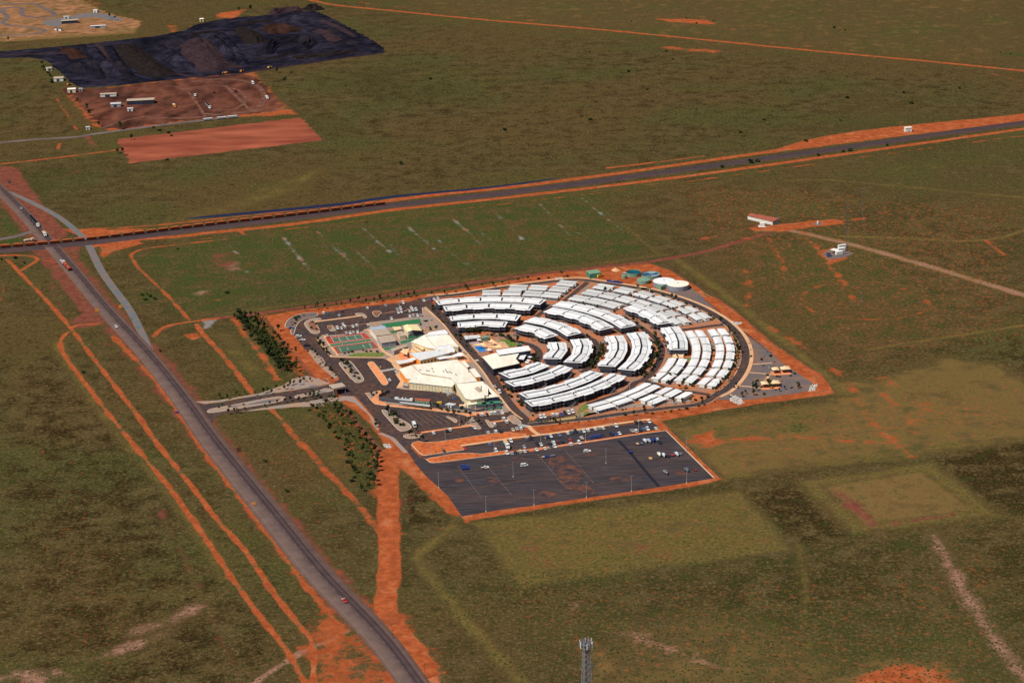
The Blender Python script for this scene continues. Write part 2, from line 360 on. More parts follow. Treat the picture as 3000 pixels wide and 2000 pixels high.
gpoly('yel',[(450,660),(700,580),(900,500),(980,480),(900,540),(760,600),(560,650)],.5,12)
gpoly('yel',[(1000,1200),(1060,1290),(1120,1450),(1000,1430),(900,1310),(850,1230),(700,1220)],.35,12)
gpoly('yel',[(600,960),(690,975),(820,1130),(760,1140),(700,1090)],.45,8)
gpoly('green',[(1380,1540),(2300,1430),(3050,1300),(3050,2040),(1500,2040)],.22,60); gpoly('green',[(2180,690),(2700,800),(2900,1000),(2500,1060),(2150,900),(2050,800)],.3,30); gpoly('yel',[(2500,250),(3050,400),(3050,640),(2700,600),(2300,520)],.22,40); gpoly('dark',[(2500,1060),(2900,960),(3050,1000),(3050,1110),(2800,1040)],.35,14)
# --- mown / older fields
f1=[(1384,1531),(2168,1437),(2328,1613),(1518,1718)]
gpoly('yel',f1,.7,4,clear=('dark',)); gpoly('stub',[(1450,1540),(1800,1520),(2150,1460),(2270,1600),(1900,1650),(1600,1660)],.45,12)
for a in ((1870,1600,70,22),(1600,1650,50,12),(1960,1625,60,14),(2240,1580,30,10),(1560,1600,30,40)): gpoly('mar',[(a[0]-a[2],a[1]),(a[0],a[1]-a[3]),(a[0]+a[2],a[1]),(a[0],a[1]+a[3])],.5,7)
f2=[(2334,1409),(2730,1352),(2934,1511),(2500,1562)]
gpoly('yel',f2,.75,5,clear=('dark',)); gpoly('stub',[(2410,1424),(2700,1378),(2860,1495),(2530,1537)],.72,4,clear=('yel',)); gpoly('yel',[(2640,1400),(2700,1390),(2850,1492),(2780,1500)],.4,5)
gline('mar',[(2450,1440),(2560,1540)],12,.5,5); gline('mar',[(2560,1545),(2790,1505)],6,.5,4)
f3=[(1960,1245),(2440,1175),(2560,1120),(2760,1050),(2930,1070),(3050,1150),(3050,1275),(2720,1315),(2500,1345),(2115,1400),(2020,1320)]
gpoly('stub',f3,.62,8,clear=('dark',)); gpoly('yel',f3,.4,10); gpoly('yel',[(1980,1235),(2440,1175),(2520,1230),(2300,1290),(2010,1290)],.45,6); gpoly('green',[(2020,1270),(2300,1200),(2440,1180),(2480,1240),(2200,1290),(2060,1300)],.35,7)
gpoly('dark',[(2740,1180),(2850,1170),(2880,1300),(2760,1290)],.3,8)
gpoly('dirt',[(2030,1275),(2090,1262),(2110,1290),(2060,1302)],.85,4); gpoly('dirt',[(2040,1300),(2090,1310),(2080,1326)],.5,4)
gpoly('yel',[(1352,1525),(2100,1410),(2750,1330),(3050,1290),(3050,1270),(2700,1300),(2100,1385),(1360,1505)],.5,5)
gline('yel',[(1330,1542),(1228,1620),(1244,1667),(1337,1784),(1450,1909),(1560,2040)],9,.66,3.5)
gline('yel',[(2544,1023),(2770,988),(3040,947)],5,.75,2)
gline('yel',[(2330,1560),(2360,1700),(2360,1800),(2370,1900)],6,.5,3)
for p in ([(1440,1560),(1500,1640),(1540,1720)],[(2000,1900),(2150,1930),(2230,2000)]): gline('yel',p,5,.5,2.5)
# --- bottom pale / rocky ground
gpoly('stub',[(1750,1990),(1800,1850),(2050,1780),(2300,1850),(2450,1950),(2450,2040),(1750,2040)],.35,12)
gpoly('dirt',[(2470,2010),(2560,1955),(2650,1938),(2760,1950),(2800,2020),(2790,2060),(2470,2060)],.8,6)
gpoly('stub',[(2430,1990),(2550,1930),(2760,1930),(2850,2030),(2450,2060)],.6,8)
gline('pale',[(2735,1566),(2778,1652),(2848,1769),(2934,1894),(3010,1995)],8,.62,4)
for p,w in (([(300,1925),(420,1880),(470,1860)],10),([(400,1850),(490,1820),(578,1778)],12),([(0,1985),(60,1972),(117,1990)],12),([(150,1985),(180,1965),(210,1990)],8),([(1840,1850),(1950,1900),(2100,1950)],9),([(1660,1800),(1690,1770)],3)): gline('pale',p,w,.55,5)
gpoly('stub',[(1900,1890),(2060,1900),(2150,1980),(1980,2020)],.5,10)
gpoly('stub',[(1700,1890),(1790,1900),(1830,1960),(1740,2000)],.6,8)
gline('mar',[(461,1480),(500,1560),(539,1628),(594,1761),(640,1850),(680,1948)],5,.42,3)
gline('mar',[(80,1700),(95,1860)],4,.3,3); 
# --- highway verges
HWY=[(-60,480),(0,553),(61,617),(127,693),(201,778),(295,893),(428,1040),(529,1162),(622,1292),(790,1503),(931,1677),(1103,1858),(1212,2000),(1290,2110)]
gline('mar',HWY,27,.62,4); gline('dirt',[(640,1290),(800,1480),(935,1650),(1090,1820)],30,.0,2)
gline('mar',[(0,500),(60,590),(140,690)],34,.9,3)
gline('mar',[(120,700),(200,800),(300,920)],28,.75,3)
gline('dirt',[(330,985),(430,1085),(480,1145),(560,1262),(620,1350),(760,1530),(900,1720),(1010,1850)],5,.75,2)
gline('dirt',[(560,1130),(640,1240),(740,1360)],4,.35,2.5)
gline('dirt',[(800,1500),(930,1640),(1020,1740),(1130,1790)],9,.55,4)
gpoly('dirt',[(930,1780),(1010,1800),(1100,1890),(1210,1990),(1220,2060),(900,2060),(905,1940),(870,1900)],.55,7)
gpoly('dirt',[(1080,1760),(1180,1800),(1290,1920),(1330,2050),(1250,2050),(1180,1950),(1090,1840)],.62,6)
gline('pale',[(1160,1830),(1230,1890),(1290,1990)],5,.55,3); gpoly('pale',[(1000,1930),(1060,1920),(1110,1980),(1020,2000)],.45,6)
gline('pale',[(700,2040),(744,2000),(820,1950),(884,1909),(950,1880),(1017,1847)],4.5,.9,1.5)
gline('dirt',[(916,1894),(960,1960),(1000,2030)],4,.5,3)
gpoly('dirt',[(140,985),(150,975),(160,960)],.1,2)
# --- tracks on the left
gline('dirt',[(20,760),(60,800),(134,877),(207,961),(268,1041),(335,1128),(402,1215),(465,1305),(556,1417),(634,1519),(712,1605),(791,1722),(869,1823),(916,1894),(915,2040)],3.6,1,.8)
gline('dirt',[(201,971),(176,1001),(194,1048),(254,1128),(321,1215),(392,1303),(494,1425),(595,1566),(673,1683),(752,1792),(838,1902),(905,2020)],4.2,.74,1)
gline('yel',[(170,1000),(190,1050),(250,1132),(315,1220),(386,1308),(488,1430),(589,1570),(667,1687)],11,.5,3)
gline('dirt',[(207,961),(234,951),(288,948)],4,.85,1.2); gpoly('mar',[(190,945),(250,915),(300,935),(330,960),(280,955),(215,965)],.7,4)
gline('mar',[(0,945),(100,943),(200,945)],3,.5,2)
gline('dirt',[(-20,750),(67,748),(110,757),(90,775),(62,792)],4,.9,1.2); gline('dirt',[(95,760),(180,768)],3,.6,2); gline('dirt',[(10,830),(8,860),(0,880)],2.5,.6,1)
gline('mar',[(150,830),(170,880),(180,920)],10,.4,5)
gline('dirt',[(670,700),(560,712),(435,727),(392,740),(386,752),(400,778),(429,807),(496,871),(556,938)],3.2,.75,1)
gline('dirt',[(452,985),(470,965),(500,952),(560,942),(640,932)],4,.9,1.2)
gline('dirt',[(575,950),(600,985),(630,1015),(697,1095),(743,1157)],4.2,.95,1.2)
gpoly('dirt',[(540,980),(575,975),(590,990),(560,998)],.9,2)
gpoly('grey',[(590,940),(640,932),(625,950),(600,962)],.8,3)
gline('dirt',[(270,1001),(330,1010),(400,1045)],6,.3,4)
gline('dirt',[(790,1195),(827,1231),(861,1275),(922,1338),(947,1372),(1025,1450),(1119,1566)],4.6,.85,2)
gline('dirt',[(845,1160),(880,1130),(930,1100),(960,1095)],5,.8,2)
gline('dirt',[(1140,1325),(1138,1456),(1138,1566),(1138,1690),(1127,1784),(1150,1831),(1220,1909),(1267,2030)],13,.95,2)
gline('dirt',[(1140,1566),(1210,1560),(1330,1540)],3,.5,2); gline('mar',[(1155,1325),(1165,1500)],14,.4,5)
gline('pale',[(1145,1340),(1143,1480)],3.5,.55,2); gline('mar',[(1124,1330),(1122,1500),(1118,1640)],1.6,.9,.6)
gline('dirt',[(770,1190),(860,1270)],3,.3,2)
# --- north-west
gpoly('mar',[(344,408),(600,378),(880,345),(946,411),(700,440),(382,478)],1,3); pass
gline('dirt',[(-20,483),(153,464),(332,441),(400,430)],4,.85,1.4)
gline('mar',[(100,525),(170,522),(230,500),(262,490)],3,.6,2); gline('mar',[(255,400),(262,412),(280,428)],6,.8,2)
gline('dirt',[(175,420),(170,436)],3,.7,1.5); gpoly('dirt',[(210,0),(330,45),(300,60),(215,20),(130,-20)],.0,3)
gpoly('stub',[(-40,-60),(140,-60),(330,50),(415,62),(392,98),(190,112),(0,124),(-40,124)],.95,5); gpoly('dirt',[(130,-60),(180,-60),(370,50),(415,65),(385,98),(180,105),(0,122),(0,116),(220,80),(260,50),(240,30)],.3,6)
gline('dirt',[(130,-20),(200,15),(250,35)],12,.7,4)
gpoly('dirt',[(635,40),(720,28),(700,45),(690,55),(640,52)],.9,5); gpoly('dirt',[(485,75),(520,75),(520,95),(500,100)],.5,5)
gline('green',[(0,150),(200,130),(600,95)],10,.4,5)
gpoly('dirt',[(180,255),(260,262),(520,232),(740,200),(800,275),(872,335),(600,352),(450,370),(310,385),(270,370),(210,300)],.7,6)
gline('mar',[(0,340),(60,310),(160,280)],2.5,.6,1.5); gline('dirt',[(160,280),(205,350),(225,380)],2.5,.6,1.5)
gline('dirt',[(840,-20),(960,12),(1150,32),(1403,57),(1700,82),(1913,102),(2423,153),(2700,178),(3040,212)],7,1,2)
gline('dirt',[(1050,8),(1300,35),(1560,60)],5,.5,3); gline('dirt',[(2150,115),(2500,150),(3040,200)],3,.5,2)
gpoly('dirt',[(1920,55),(2060,57),(2120,75),(1960,66)],.75,5); gpoly('dirt',[(1930,135),(2120,148),(2100,158),(1950,146)],.6,6); gline('dirt',[(2100,85),(2300,95),(2400,105)],9,.45,8); gline('dirt',[(2900,215),(3040,250)],4,.6,3)
gpoly('green',[(2900,150),(3050,155),(3050,170),(2910,165)],.5,8)
# --- railway corridor
gline('dirt',[(270,722),(357,706),(550,690),(600,683),(856,657),(1150,615),(1500,577),(1990,519),(2450,455),(3040,372)],8,1,2)
gline('dirt',[(1120,590),(1300,568),(1500,548),(1750,516),(1950,488),(2250,445),(2500,412),(3040,345)],[0][0]+9,1,2)
gpoly('dirt',[(2230,452),(2360,410),(2500,385),(2680,365),(3050,330),(3050,350),(2700,392),(2400,430)],1,3)
gline('dirt',[(1780,492),(1900,478),(2060,458)],5,.75,2); gline('dirt',[(2740,375),(2820,355),(3040,330)],5,.8,2)
gpoly('dirt',[(290,705),(380,700),(420,712),(330,740),(300,760),(290,735)],.8,3)
gpoly('dirt',[(235,690),(180,670),(330,672),(450,668),(250,700)],.9,3); gline('dirt',[(230,672),(400,664),(600,645),(1100,590)],4,.8,1.5)
gpoly('mar',[(60,690),(130,700),(240,720),(230,760),(150,745)],.8,4)
gline('dirt',[(1950,541),(2340,487),(2653,443),(3040,392)],3,.6,1.5); gline('dirt',[(560,704),(900,665),(1300,618),(1800,560),(1950,541)],2.6,.55,1.5)
gline('yel',[(500,700),(900,650),(1500,588),(1950,535)],7,.5,3)
gline('dirt',[(700,675),(716,688)],3,.8,1)
gline('yel',[(2300,530),(2434,528),(2731,555),(3040,582)],5,.65,2); gline('yel',[(2466,692),(2653,698),(2887,704),(3040,660)],6,.8,2); gline('dirt',[(2887,704),(2942,747)],5,.6,2)
gline('mar',[(600,936),(778,915),(1000,884),(1200,855),(1506,811),(1800,778),(1920,764),(2060,738),(2150,712),(2250,682)],6,1,1)
gline('mar',[(450,978),(520,950),(600,936)],4,.6,1.5)
gline('yel',[(640,922),(1000,872),(1300,828),(1800,765),(1950,745)],9,.45,3); gline('green',[(700,938),(1000,899),(1200,868),(1500,823),(1800,790)],5,.7,1.5)
gline('dirt',[(1000,872),(1300,830),(1600,793),(1850,765)],2,.5,1)
gline('stub',[(2285,668),(2482,713),(2700,774),(3050,880)],9,1,1.2); gline('pale',[(2285,668),(2482,713),(2700,774),(3050,880)],5.5,.8,1.5); pass
gpoly('dirt',[(2195,668),(2290,655),(2450,640),(2480,655),(2380,665),(2290,680),(2210,680)],.85,3); gline('dirt',[(2450,648),(2530,640)],6,.7,3); gpoly('mar',[(2200,660),(2300,650),(2310,672),(2210,680)],.6,3)
gpoly('dirt',[(2395,735),(2440,725),(2485,755),(2440,772),(2420,768)],.85,3)
gline('dirt',[(2360,690),(2400,735),(2430,780),(2480,835)],6,.6,3); gline('mar',[(2340,860),(2380,845),(2440,830),(2500,828),(2600,835),(2680,860),(2700,890),(2640,910),(2500,915),(2400,905)],3,.5,3)
for a in ((2300,830,40,12),(2200,850,12,50),(2470,890,60,6),(2580,900,50,5),(2880,560,20,5),(2600,1120,60,20),(2700,1200,50,18),(2520,1180,50,14),(2680,1240,60,12),(2110,562,14,3),(2070,632,14,3),(2630,620,60,9)): gpoly('dirt',[(a[0]-a[2],a[1]),(a[0],a[1]-a[3]),(a[0]+a[2],a[1]),(a[0],a[1]+a[3])],.42,10)
gline('yel',[(1700,565),(1850,680),(1930,745)],4,.6,2); gline('dirt',[(1700,565),(1950,745)],1.5,.4,1)
gline('yel',[(1990,765),(2080,830),(2250,960),(2440,1120),(2500,1160)],10,.65,4)
gline('stub',[(2440,1140),(2560,1130),(2750,1280),(2650,1330)],20,.5,8)
# herringbone drains in the spray field
for a,b in (((667,714),(708,757)),((828,693),(907,790)),((930,678),(1032,775)),((1058,663),(1142,739)),((1192,660),(1290,745)),((1326,640),(1423,727)),((1441,612),(1530,702)),((1581,597),(1670,690)),((1703,580),(1824,676)),((1050,740),(1100,790)),((850,725),(900,785))):
    gline('grey',[a,b],2.4,.6,2.2)
    n_=9
    for i in range(n_):
        t0=i/n_; t1=(i+.75)/n_; q=lambda t:(a[0]+(b[0]-a[0])*t+R.uniform(-3,3),a[1]+(b[1]-a[1])*t)
        gline('grey' if i%3 else 'dirt',[q(t0),q(t1)],2.6,.36+.22*R.random(),1.8)
gpoly('pale',[(570,860),(625,845),(600,868)],.5,4); gpoly('pale',[(650,775),(690,765),(710,790),(665,800)],.45,5); gpoly('mar',[(600,740),(680,740),(690,790),(620,790)],.5,8); gline('dirt',[(585,875),(640,878),(800,855)],2,.5,1.5)
for pp,st_ in (([(1900,520),(2400,540),(3050,600),(3050,1000),(2700,1060),(2450,1120),(2250,960),(2050,800)],.34),([(1350,1650),(2400,1640),(3050,1560),(3050,2060),(1600,2060)],.27),([(2100,1200),(2500,1150),(3050,1100),(3050,1280),(2600,1330),(2100,1400),(1980,1270)],.33),([(500,1000),(700,1130),(640,1180),(560,1120)],.25),([(650,1260),(900,1300),(1130,1600),(1060,1740),(850,1500)],.3),([(0,1000),(300,1400),(500,1700),(500,2000),(0,2000)],.2),([(1100,600),(1900,560),(1900,740),(1200,800)],.22),([(1384,1531),(2168,1437),(2328,1613),(1518,1718)],.27)): gpoly('speck',pp,st_-.01,40)
for pp in ([(2350,680),(2400,740),(2440,790),(2480,850),(2500,880)],[(2180,790),(2200,840),(2185,900)],[(2250,700),(2290,760),(2300,820)],[(2060,700),(2120,690),(2200,700)],[(2260,960),(2420,1060),(2520,1160)],[(2500,1160),(2560,1240),(2680,1340)],[(2560,1130),(2640,1200),(2700,1290)],[(2100,1290),(2300,1280),(2600,1300)]): gline('dirt',pp,7,.5,4)
gline('dirt',[(2345,870),(2380,845),(2450,828),(2560,826),(2660,850),(2720,885),(2700,915),(2600,935),(2450,930),(2370,905),(2345,870)],4,.55,3)
gpoly('dirt',[(2020,1290),(2120,1270),(2180,1300),(2060,1320)],.55,8)
# --- camp dirt margins
CAMP=[(778,925),(850,912),(1000,893),(1200,870),(1400,838),(1600,803),(1750,787),(1860,776),(1905,772),(1960,790),(2050,845),(2150,905),(2240,985),(2330,1050),(2410,1100),(2445,1148),(2420,1158),(2250,1178),(2050,1212),(1940,1232),(1960,1258),(2115,1402),(2080,1415),(1950,1436),(1700,1470),(1362,1526),(1328,1496),(1200,1385),(1160,1345),(1090,1250),(1045,1205),(1010,1185),(960,1135),(905,1085),(860,1035),(800,960)]
gpoly('dirt',CAMP,1,1.6)
gpoly('dirt',[(745,925),(780,920),(860,1020),(905,1085),(880,1105),(850,1090),(800,1010)],.5,4)
gline('dirt',[(690,935),(720,985),(790,1070),(812,1110)],7,.7,3)
gpoly('dirt',[(905,1183),(1010,1180),(1120,1310),(1125,1470),(1075,1440),(1030,1420),(990,1300)],.45,5)
gpoly('green',[(925,1190),(985,1178),(1095,1320),(1100,1430),(1050,1435),(1010,1290)],.6,4)
gline('mar',[(768,928),(830,1000),(905,1088),(925,1115)],2.2,1,.7); gline('mar',[(1010,1195),(1060,1255),(1125,1330)],2.6,1,.8)
gpoly('dirt',[(1180,1330),(1230,1370),(1340,1490),(1370,1530),(1310,1500),(1200,1400),(1140,1340)],.95,3)
gpoly('dark',[(1190,1375),(1250,1440),(1290,1500),(1300,1530),(1190,1540),(1185,1430)],.5,4)
for a,b in (((760,705),(800,752)),((985,715),(1040,790)),((1120,690),(1180,760)),((1250,675),(1330,745)),((1380,655),(1460,725)),((1500,650),(1570,715)),((1640,640),(1720,705)),((720,790),(760,830)),((1180,760),(1240,805)),((1330,745),(1390,790))): gline('grey',[a,b],2.,.42,2.4)
for pts_,w_ in (([(20,760),(60,800),(134,877),(207,961),(268,1041),(335,1128),(402,1215),(465,1305),(556,1417),(634,1519),(712,1605),(791,1722),(869,1823),(916,1894)],.8),([(600,985),(630,1015),(697,1095),(743,1157)],.7),([(827,1231),(861,1275),(922,1338),(947,1372),(1025,1450),(1119,1566)],.8),([(1200,1395),(1280,1460),(1345,1512)],.9),([(2060,860),(2160,925),(2250,1000),(2340,1066),(2420,1130),(2400,1148),(2250,1166),(2050,1200)],1.2),([(900,900),(1100,880),(1300,850),(1500,820)],.9)):
    idx,m=gline('mar',pts_,w_,.69,.7); MK['dirt'][idx]*=(1-.5*np.clip(m*1.6,0,1)); MK['mar'][idx]=np.maximum(MK['mar'][idx],np.clip(m*1.6,0,1))
fc=np.zeros((NX*NY,4),np.float32); fd=np.zeros((NX*NY,4),np.float32)
for i,k in enumerate(CH[:4]): fc[:,i]=MK[k]
for i,k in enumerate(CH[4:8]): fd[:,i]=MK[k]
me=bpy.data.meshes.new('ground'); me.vertices.add(NX*NY); co_=np.zeros((NX*NY,3),np.float32); co_[:,0]=GX; co_[:,1]=GY; me.vertices.foreach_set('co',co_.ravel())
I=np.arange((NX-1)*(NY-1)); i0=(I//(NX-1))*NX+I%(NX-1); Q=np.stack([i0,i0+1,i0+NX+1,i0+NX],1).astype(np.int32)
me.loops.add(Q.size); me.loops.foreach_set('vertex_index',Q.ravel()); me.polygons.add(len(Q)); me.polygons.foreach_set('loop_start',np.arange(0,Q.size,4,dtype=np.int32)); me.update(calc_edges=True)
for nm,d in (('ma',fc),('mb',fd)):
    at=me.attributes.new(nm,'FLOAT_COLOR','POINT'); at.data.foreach_set('color',d.ravel())
at=me.attributes.new('mc','FLOAT','POINT'); at.data.foreach_set('value',MK['speck'])
me.materials.append(gmat()); g=bpy.data.objects.new('ground',me); COL.objects.link(g); tag(g,kind='structure')
del fc,fd,GX,GY,MK
# ================================================================== roads, rail bed, paving
def hwymat():
    m=mat('highway',(.118,.086,.077),.85,var=.10,scale=.12,stretch=(1,1,1)); n=m.node_tree; b=n.nodes['Principled BSDF']; L=n.links
    old=b.inputs['Base Color'].links[0].from_socket
    at=n.nodes.new('ShaderNodeAttribute'); at.attribute_name='across'
    cr=n.nodes.new('ShaderNodeValToRGB'); e=cr.color_ramp; e.elements[0].position=0; e.elements[0].color=(1.0,.82,.74,1); e.elements[1].position=1; e.elements[1].color=(.80,.66,.60,1)
    for p,c in ((.12,(1.25,1.12,1.05)),(.30,(1.15,1.06,1.04)),(.44,(.98,.90,.90)),(.54,(.66,.60,.66)),(.59,(.38,.37,.48)),(.64,(.60,.55,.62)),(.70,(.70,.62,.66)),(.76,(.40,.38,.48)),(.82,(.72,.64,.66)),(.90,(.95,.80,.74))): q=e.elements.new(p); q.color=(*c,1)
    L.new(at.outputs['Fac'],cr.inputs[0]); mx=n.nodes.new('ShaderNodeMix'); mx.data_type='RGBA'; mx.blend_type='MULTIPLY'; mx.inputs['Factor'].default_value=1
    L.new(old,mx.inputs['A']); L.new(cr.outputs[0],mx.inputs['B']); L.new(mx.outputs['Result'],b.inputs['Base Color'])
hwymat()
def softmix(name,a,b,sc,lo=.4,hi=.6,amp=.2):
    return mat(name,a,.95,var=amp,scale=.8,col2=b,scale2=sc)
softmix('campmix',(.44,.14,.055),(.25,.17,.13),.06); softmix('lotdust',(.042,.036,.044),(.15,.062,.038),.13)
def lanes(name,pts,w,m,z):
    c=smooth([P(*p) for p in pts],n=8); nn=normals(c); k=6; mb=MB(); acr=[]
    W0=w
    for ii,(p,q) in enumerate(zip(c,nn)):
        w=W0 if not hasattr(W0,'__len__') else np.interp(ii/(len(c)-1),np.linspace(0,1,len(W0)),W0)
        for j in range(k+1): v=p+q*(w/2-w*j/k); mb.v.append((v.x,v.y,z)); acr.append(1-j/k)
    for i in range(len(c)-1):
        for j in range(k): a=i*(k+1)+j; mb.f.append((a,a+1,a+k+2,a+k+1)); mb.m.append(0)
    o=struct(name,mb,m); at=o.data.attributes.new('across','FLOAT','POINT'); at.data.foreach_set('value',acr); return o,c,nn
HWY=[(-60,497),(0,556),(61,617),(127,693),(200,777),(296,893),(430,1040),(530,1165),(623,1295),(790,1503),(931,1677),(1103,1858),(1212,2000),(1300,2120)]
hw,hc,hn=lanes('highway',HWY,[13,13,13,13,13.5,14,14.5,15.5,17,18.5,18.5,17,16,16],'highway',.035)
for s,nm in ((-.43,'edge_line'),(.02,'centre_line'),(.40,'edge_line')):
    mb=MB(); cc=[p+q*(14.5*s) for p,q in zip(hc,hn)]
    for i,(a,b,q) in enumerate(zip(cc[:-1],cc[1:],hn)):
        if s==.02:
            d=b-a; n_=max(1,int(d.length/12))
            for t in range(n_): u=a+d*(t/n_); v=a+d*((t+.35)/n_); mb.quad((*(u-q*.07)[:2],.04),(*(u+q*.07)[:2],.04),(*(v+q*.07)[:2],.04),(*(v-q*.07)[:2],.04))
        else: mb.quad((*(a-q*.06)[:2],.04),(*(a+q*.06)[:2],.04),(*(b+q*.06)[:2],.04),(*(b-q*.06)[:2],.04))
    struct(nm,mb,'faint_line')
ribbon('gravel_sidetrack',PP([(10,555),(76,585),(166,632),(228,681),(258,716),(301,800),(375,901),(412,968),(445,1030)]),[3,6,6,6,6.5,6.5,6.5,6,3],'gravel_blue',z=.028)
sheet('red_field',PP([(344,408),(600,378),(880,345),(946,411),(700,440),(382,478)]),'red_field',z=.024,jag=4)
ribbon('haul_road',PP([(-30,421),(100,409),(217,402),(281,392),(400,376),(500,363),(600,352),(700,340)]),7.5,'gravel_road',z=.03)
ribbon('side_road',PP([(-20,704),(40,694),(100,678),(118,690)]),7,'gravel_road',z=.027)
sheet('parking_bay',PP([(400,1100),(420,1110),(470,1190),(460,1195)]),'gravel_road',z=.026) if 0 else None
# railway
RB=[(-60,740),(0,733),(130,722),(306,704),(600,668),(856,638),(1150,602),(1500,563),(1950,504),(2450,436),(2731,396),(3060,352)]
RBw=PP(RB)
ribbon('rail_bed',RBw,[19,19,19,19,18,17,16,16,16,16,16,16],'ballast',z=.03,sm=8)
mb=MB(); rc=smooth(RBw,n=10); rn=normals(rc)
TR=[[p+q*o_ for p,q in zip(rc,rn)] for o_ in (4.6,-1.2)]
for t in TR:
    for a,b,q in zip(t[:-1],t[1:],rn):
        mb.hexa([tuple((a-q*1.9)[:2])+(.03,),tuple((b-q*1.9)[:2])+(.03,),tuple((b+q*1.9)[:2])+(.03,),tuple((a+q*1.9)[:2])+(.03,)],[tuple((a-q*1.4)[:2])+(.35,),tuple((b-q*1.4)[:2])+(.35,),tuple((b+q*1.4)[:2])+(.35,),tuple((a+q*1.4)[:2])+(.35,)],0)
struct('ballast_shoulder',mb,'ballast')
for t in TR:
    mb=MB()
    for s in (-.72,.72):
        for a,b,q in zip(t[:-1],t[1:],rn): u=q*(s-.09); v=q*(s+.09); mb.hexa([(*(a+u)[:2],.35),(*(b+u)[:2],.35),(*(b+v)[:2],.35),(*(a+v)[:2],.35)],[(*(a+u)[:2],.5),(*(b+u)[:2],.5),(*(b+v)[:2],.5),(*(a+v)[:2],.5)])
    tag(mb.build('rail_track','rail_steel'),kind='structure')
ribbon('ditch_water',PP([(545,640),(620,634),(800,618),(1000,598),(1100,583),(1200,571),(1400,553),(1560,533),(1640,521)]),[2,7,9,9,8,7,6,5,1],'water_ditch',z=.024)
# ore yard
sheet('ore_pad',PP([(-30,152),(20,150),(140,140),(330,121),(520,98),(590,66),(700,50),(770,47),(900,28),(950,42),(1010,75),(1080,110),(1138,150),(1110,160),(1000,172),(800,204),(600,225),(420,243),(250,259),(215,250),(165,200),(120,168),(-30,172)]),'ore_blue',z=.03,ck=1,jag=3)
sheet('haul_yard',PP([(170,252),(260,263),(420,246),(700,215),(750,225),(800,275),(840,318),(780,330),(600,348),(400,372),(300,380),(262,340),(215,290)]),'yard_dirt',z=.034,ck=1,jag=7)
mat('yard_track',(.135,.062,.045),.95,var=.3,scale=.1)
for i_,(pp,w_) in enumerate((([(560,240),(640,232),(720,238),(765,262),(770,300),(730,325),(650,335),(590,332)],6),([(540,262),(620,250),(690,262),(720,290),(690,318),(620,322)],4),([(480,250),(540,262),(575,300),(600,340)],3),([(660,250),(700,290),(735,325)],4),([(430,345),(560,345),(700,330),(820,320)],7),([(300,375),(380,350),(470,335)],3.5))): ribbon('yard_track',PP(pp),w_,'yard_track',z=.038+.004*i_)
for i_,pp in enumerate(([(340,145),(350,170),(375,195),(400,212)],[(402,222),(420,226),(445,232)])): ribbon('puddle',PP(pp),[1,5,3,1] if i_==0 else [1,6,1],'water_ditch',z=.04)
ribbon('ore_road',PP([(-30,160),(150,158),(320,150),(560,225),(800,200),(1090,158)]),7,'ore_purple',z=.036)
sheet('race_ground',PP([(-30,-40),(140,-40),(235,5),(330,45),(390,56),(412,66),(395,92),(300,100),(190,104),(90,112),(20,120),(-30,122)]),'tan_dirt',z=.024,ck=1,jag=8)
sheet('gravel_pad',PP([(120,62),(190,52),(240,40),(280,38),(345,48),(365,62),(330,62),(260,48),(200,66),(165,80),(135,76)]),'gravel_blue',z=.028,ck=1,jag=3)
ribbon('go_kart_track',PP([(-30,5),(30,12),(95,12),(130,25),(155,37),(158,48),(120,53),(75,48),(62,38),(65,26),(45,22),(15,25),(5,34),(20,46),(20,55),(8,66),(30,75),(70,78),(130,90),(110,98),(50,103),(-30,107)]),7,'gravel_road',z=.03,sm=6)
# camp
AX=[(1236,872),(1256,890),(1310,944),(1343,987),(1391,1043),(1430,1089),(1478,1164),(1508,1202),(1548,1238)]
APRON=[(1236,872),(1198,884),(1147,890),(1071,897),(1020,904),(980,910),(932,922),(891,928),(871,936),(862,946),(863,954),(850,964),(853,976),(862,982),(875,999),(891,1022),(905,1027),(943,1046),(963,1077),(989,1100),(994,1111),(975,1123),(957,1128),(892,1139),(808,1153),(731,1164),(655,1180),(616,1184),(578,1181),(558,1172),(545,1162),(590,1225),(640,1300),(622,1240),(628,1224),(647,1215),(731,1199),(808,1185),(903,1172),(990,1158),(1041,1160),(1067,1187),(1094,1220),(1114,1250),(1112,1266),(1148,1281),(1165,1297),(1195,1324),(1215,1354),(1240,1348),(1205,1312),(1203,1302),(1241,1299),(1287,1295),(1375,1282),(1452,1268),(1500,1262),(1546,1252)]+AX[::-1][:-1]
sheet('camp_asphalt',PP(APRON),'asphalt',z=.03)
sheet('truck_park',PP([(1212,1352),(1248,1394),(1282,1424),(1312,1452),(1353,1512),(1450,1495),(1565,1480),(1716,1458),(1850,1439),(1950,1424),(2094,1400),(2020,1328),(1952,1260),(1806,1280),(1700,1296),(1577,1313),(1450,1331),(1394,1341),(1287,1356),(1260,1355),(1235,1338)]),'asphalt_lot',z=.034)
sheet('car_park',PP([(1348,1307),(1450,1296),(1535,1284),(1652,1269),(1769,1251),(1907,1234),(1926,1246),(1928,1257),(1811,1276),(1641,1302),(1450,1325),(1413,1330),(1251,1344),(1230,1336),(1249,1335),(1360,1318)]),'asphalt_lot',z=.038)
k=5.2267; O=(1800,960)
ring=PP([(1238,876),(1290,869),(1349,862),(1387,856),(1451,846),(1502,839),(1588,829),(1626,824),(1677,820),(1722,822),(1767,829),(1805,834),(1850,841),(1903,850)])+[pol(185.9,a) for a in range(50,-34,-6)]+PP([(2094,1159),(2068,1176),(2030,1187),(1972,1193),(1915,1200),(1857,1207),(1800,1215),(1727,1226),(1676,1230),(1600,1239),(1548,1244)])
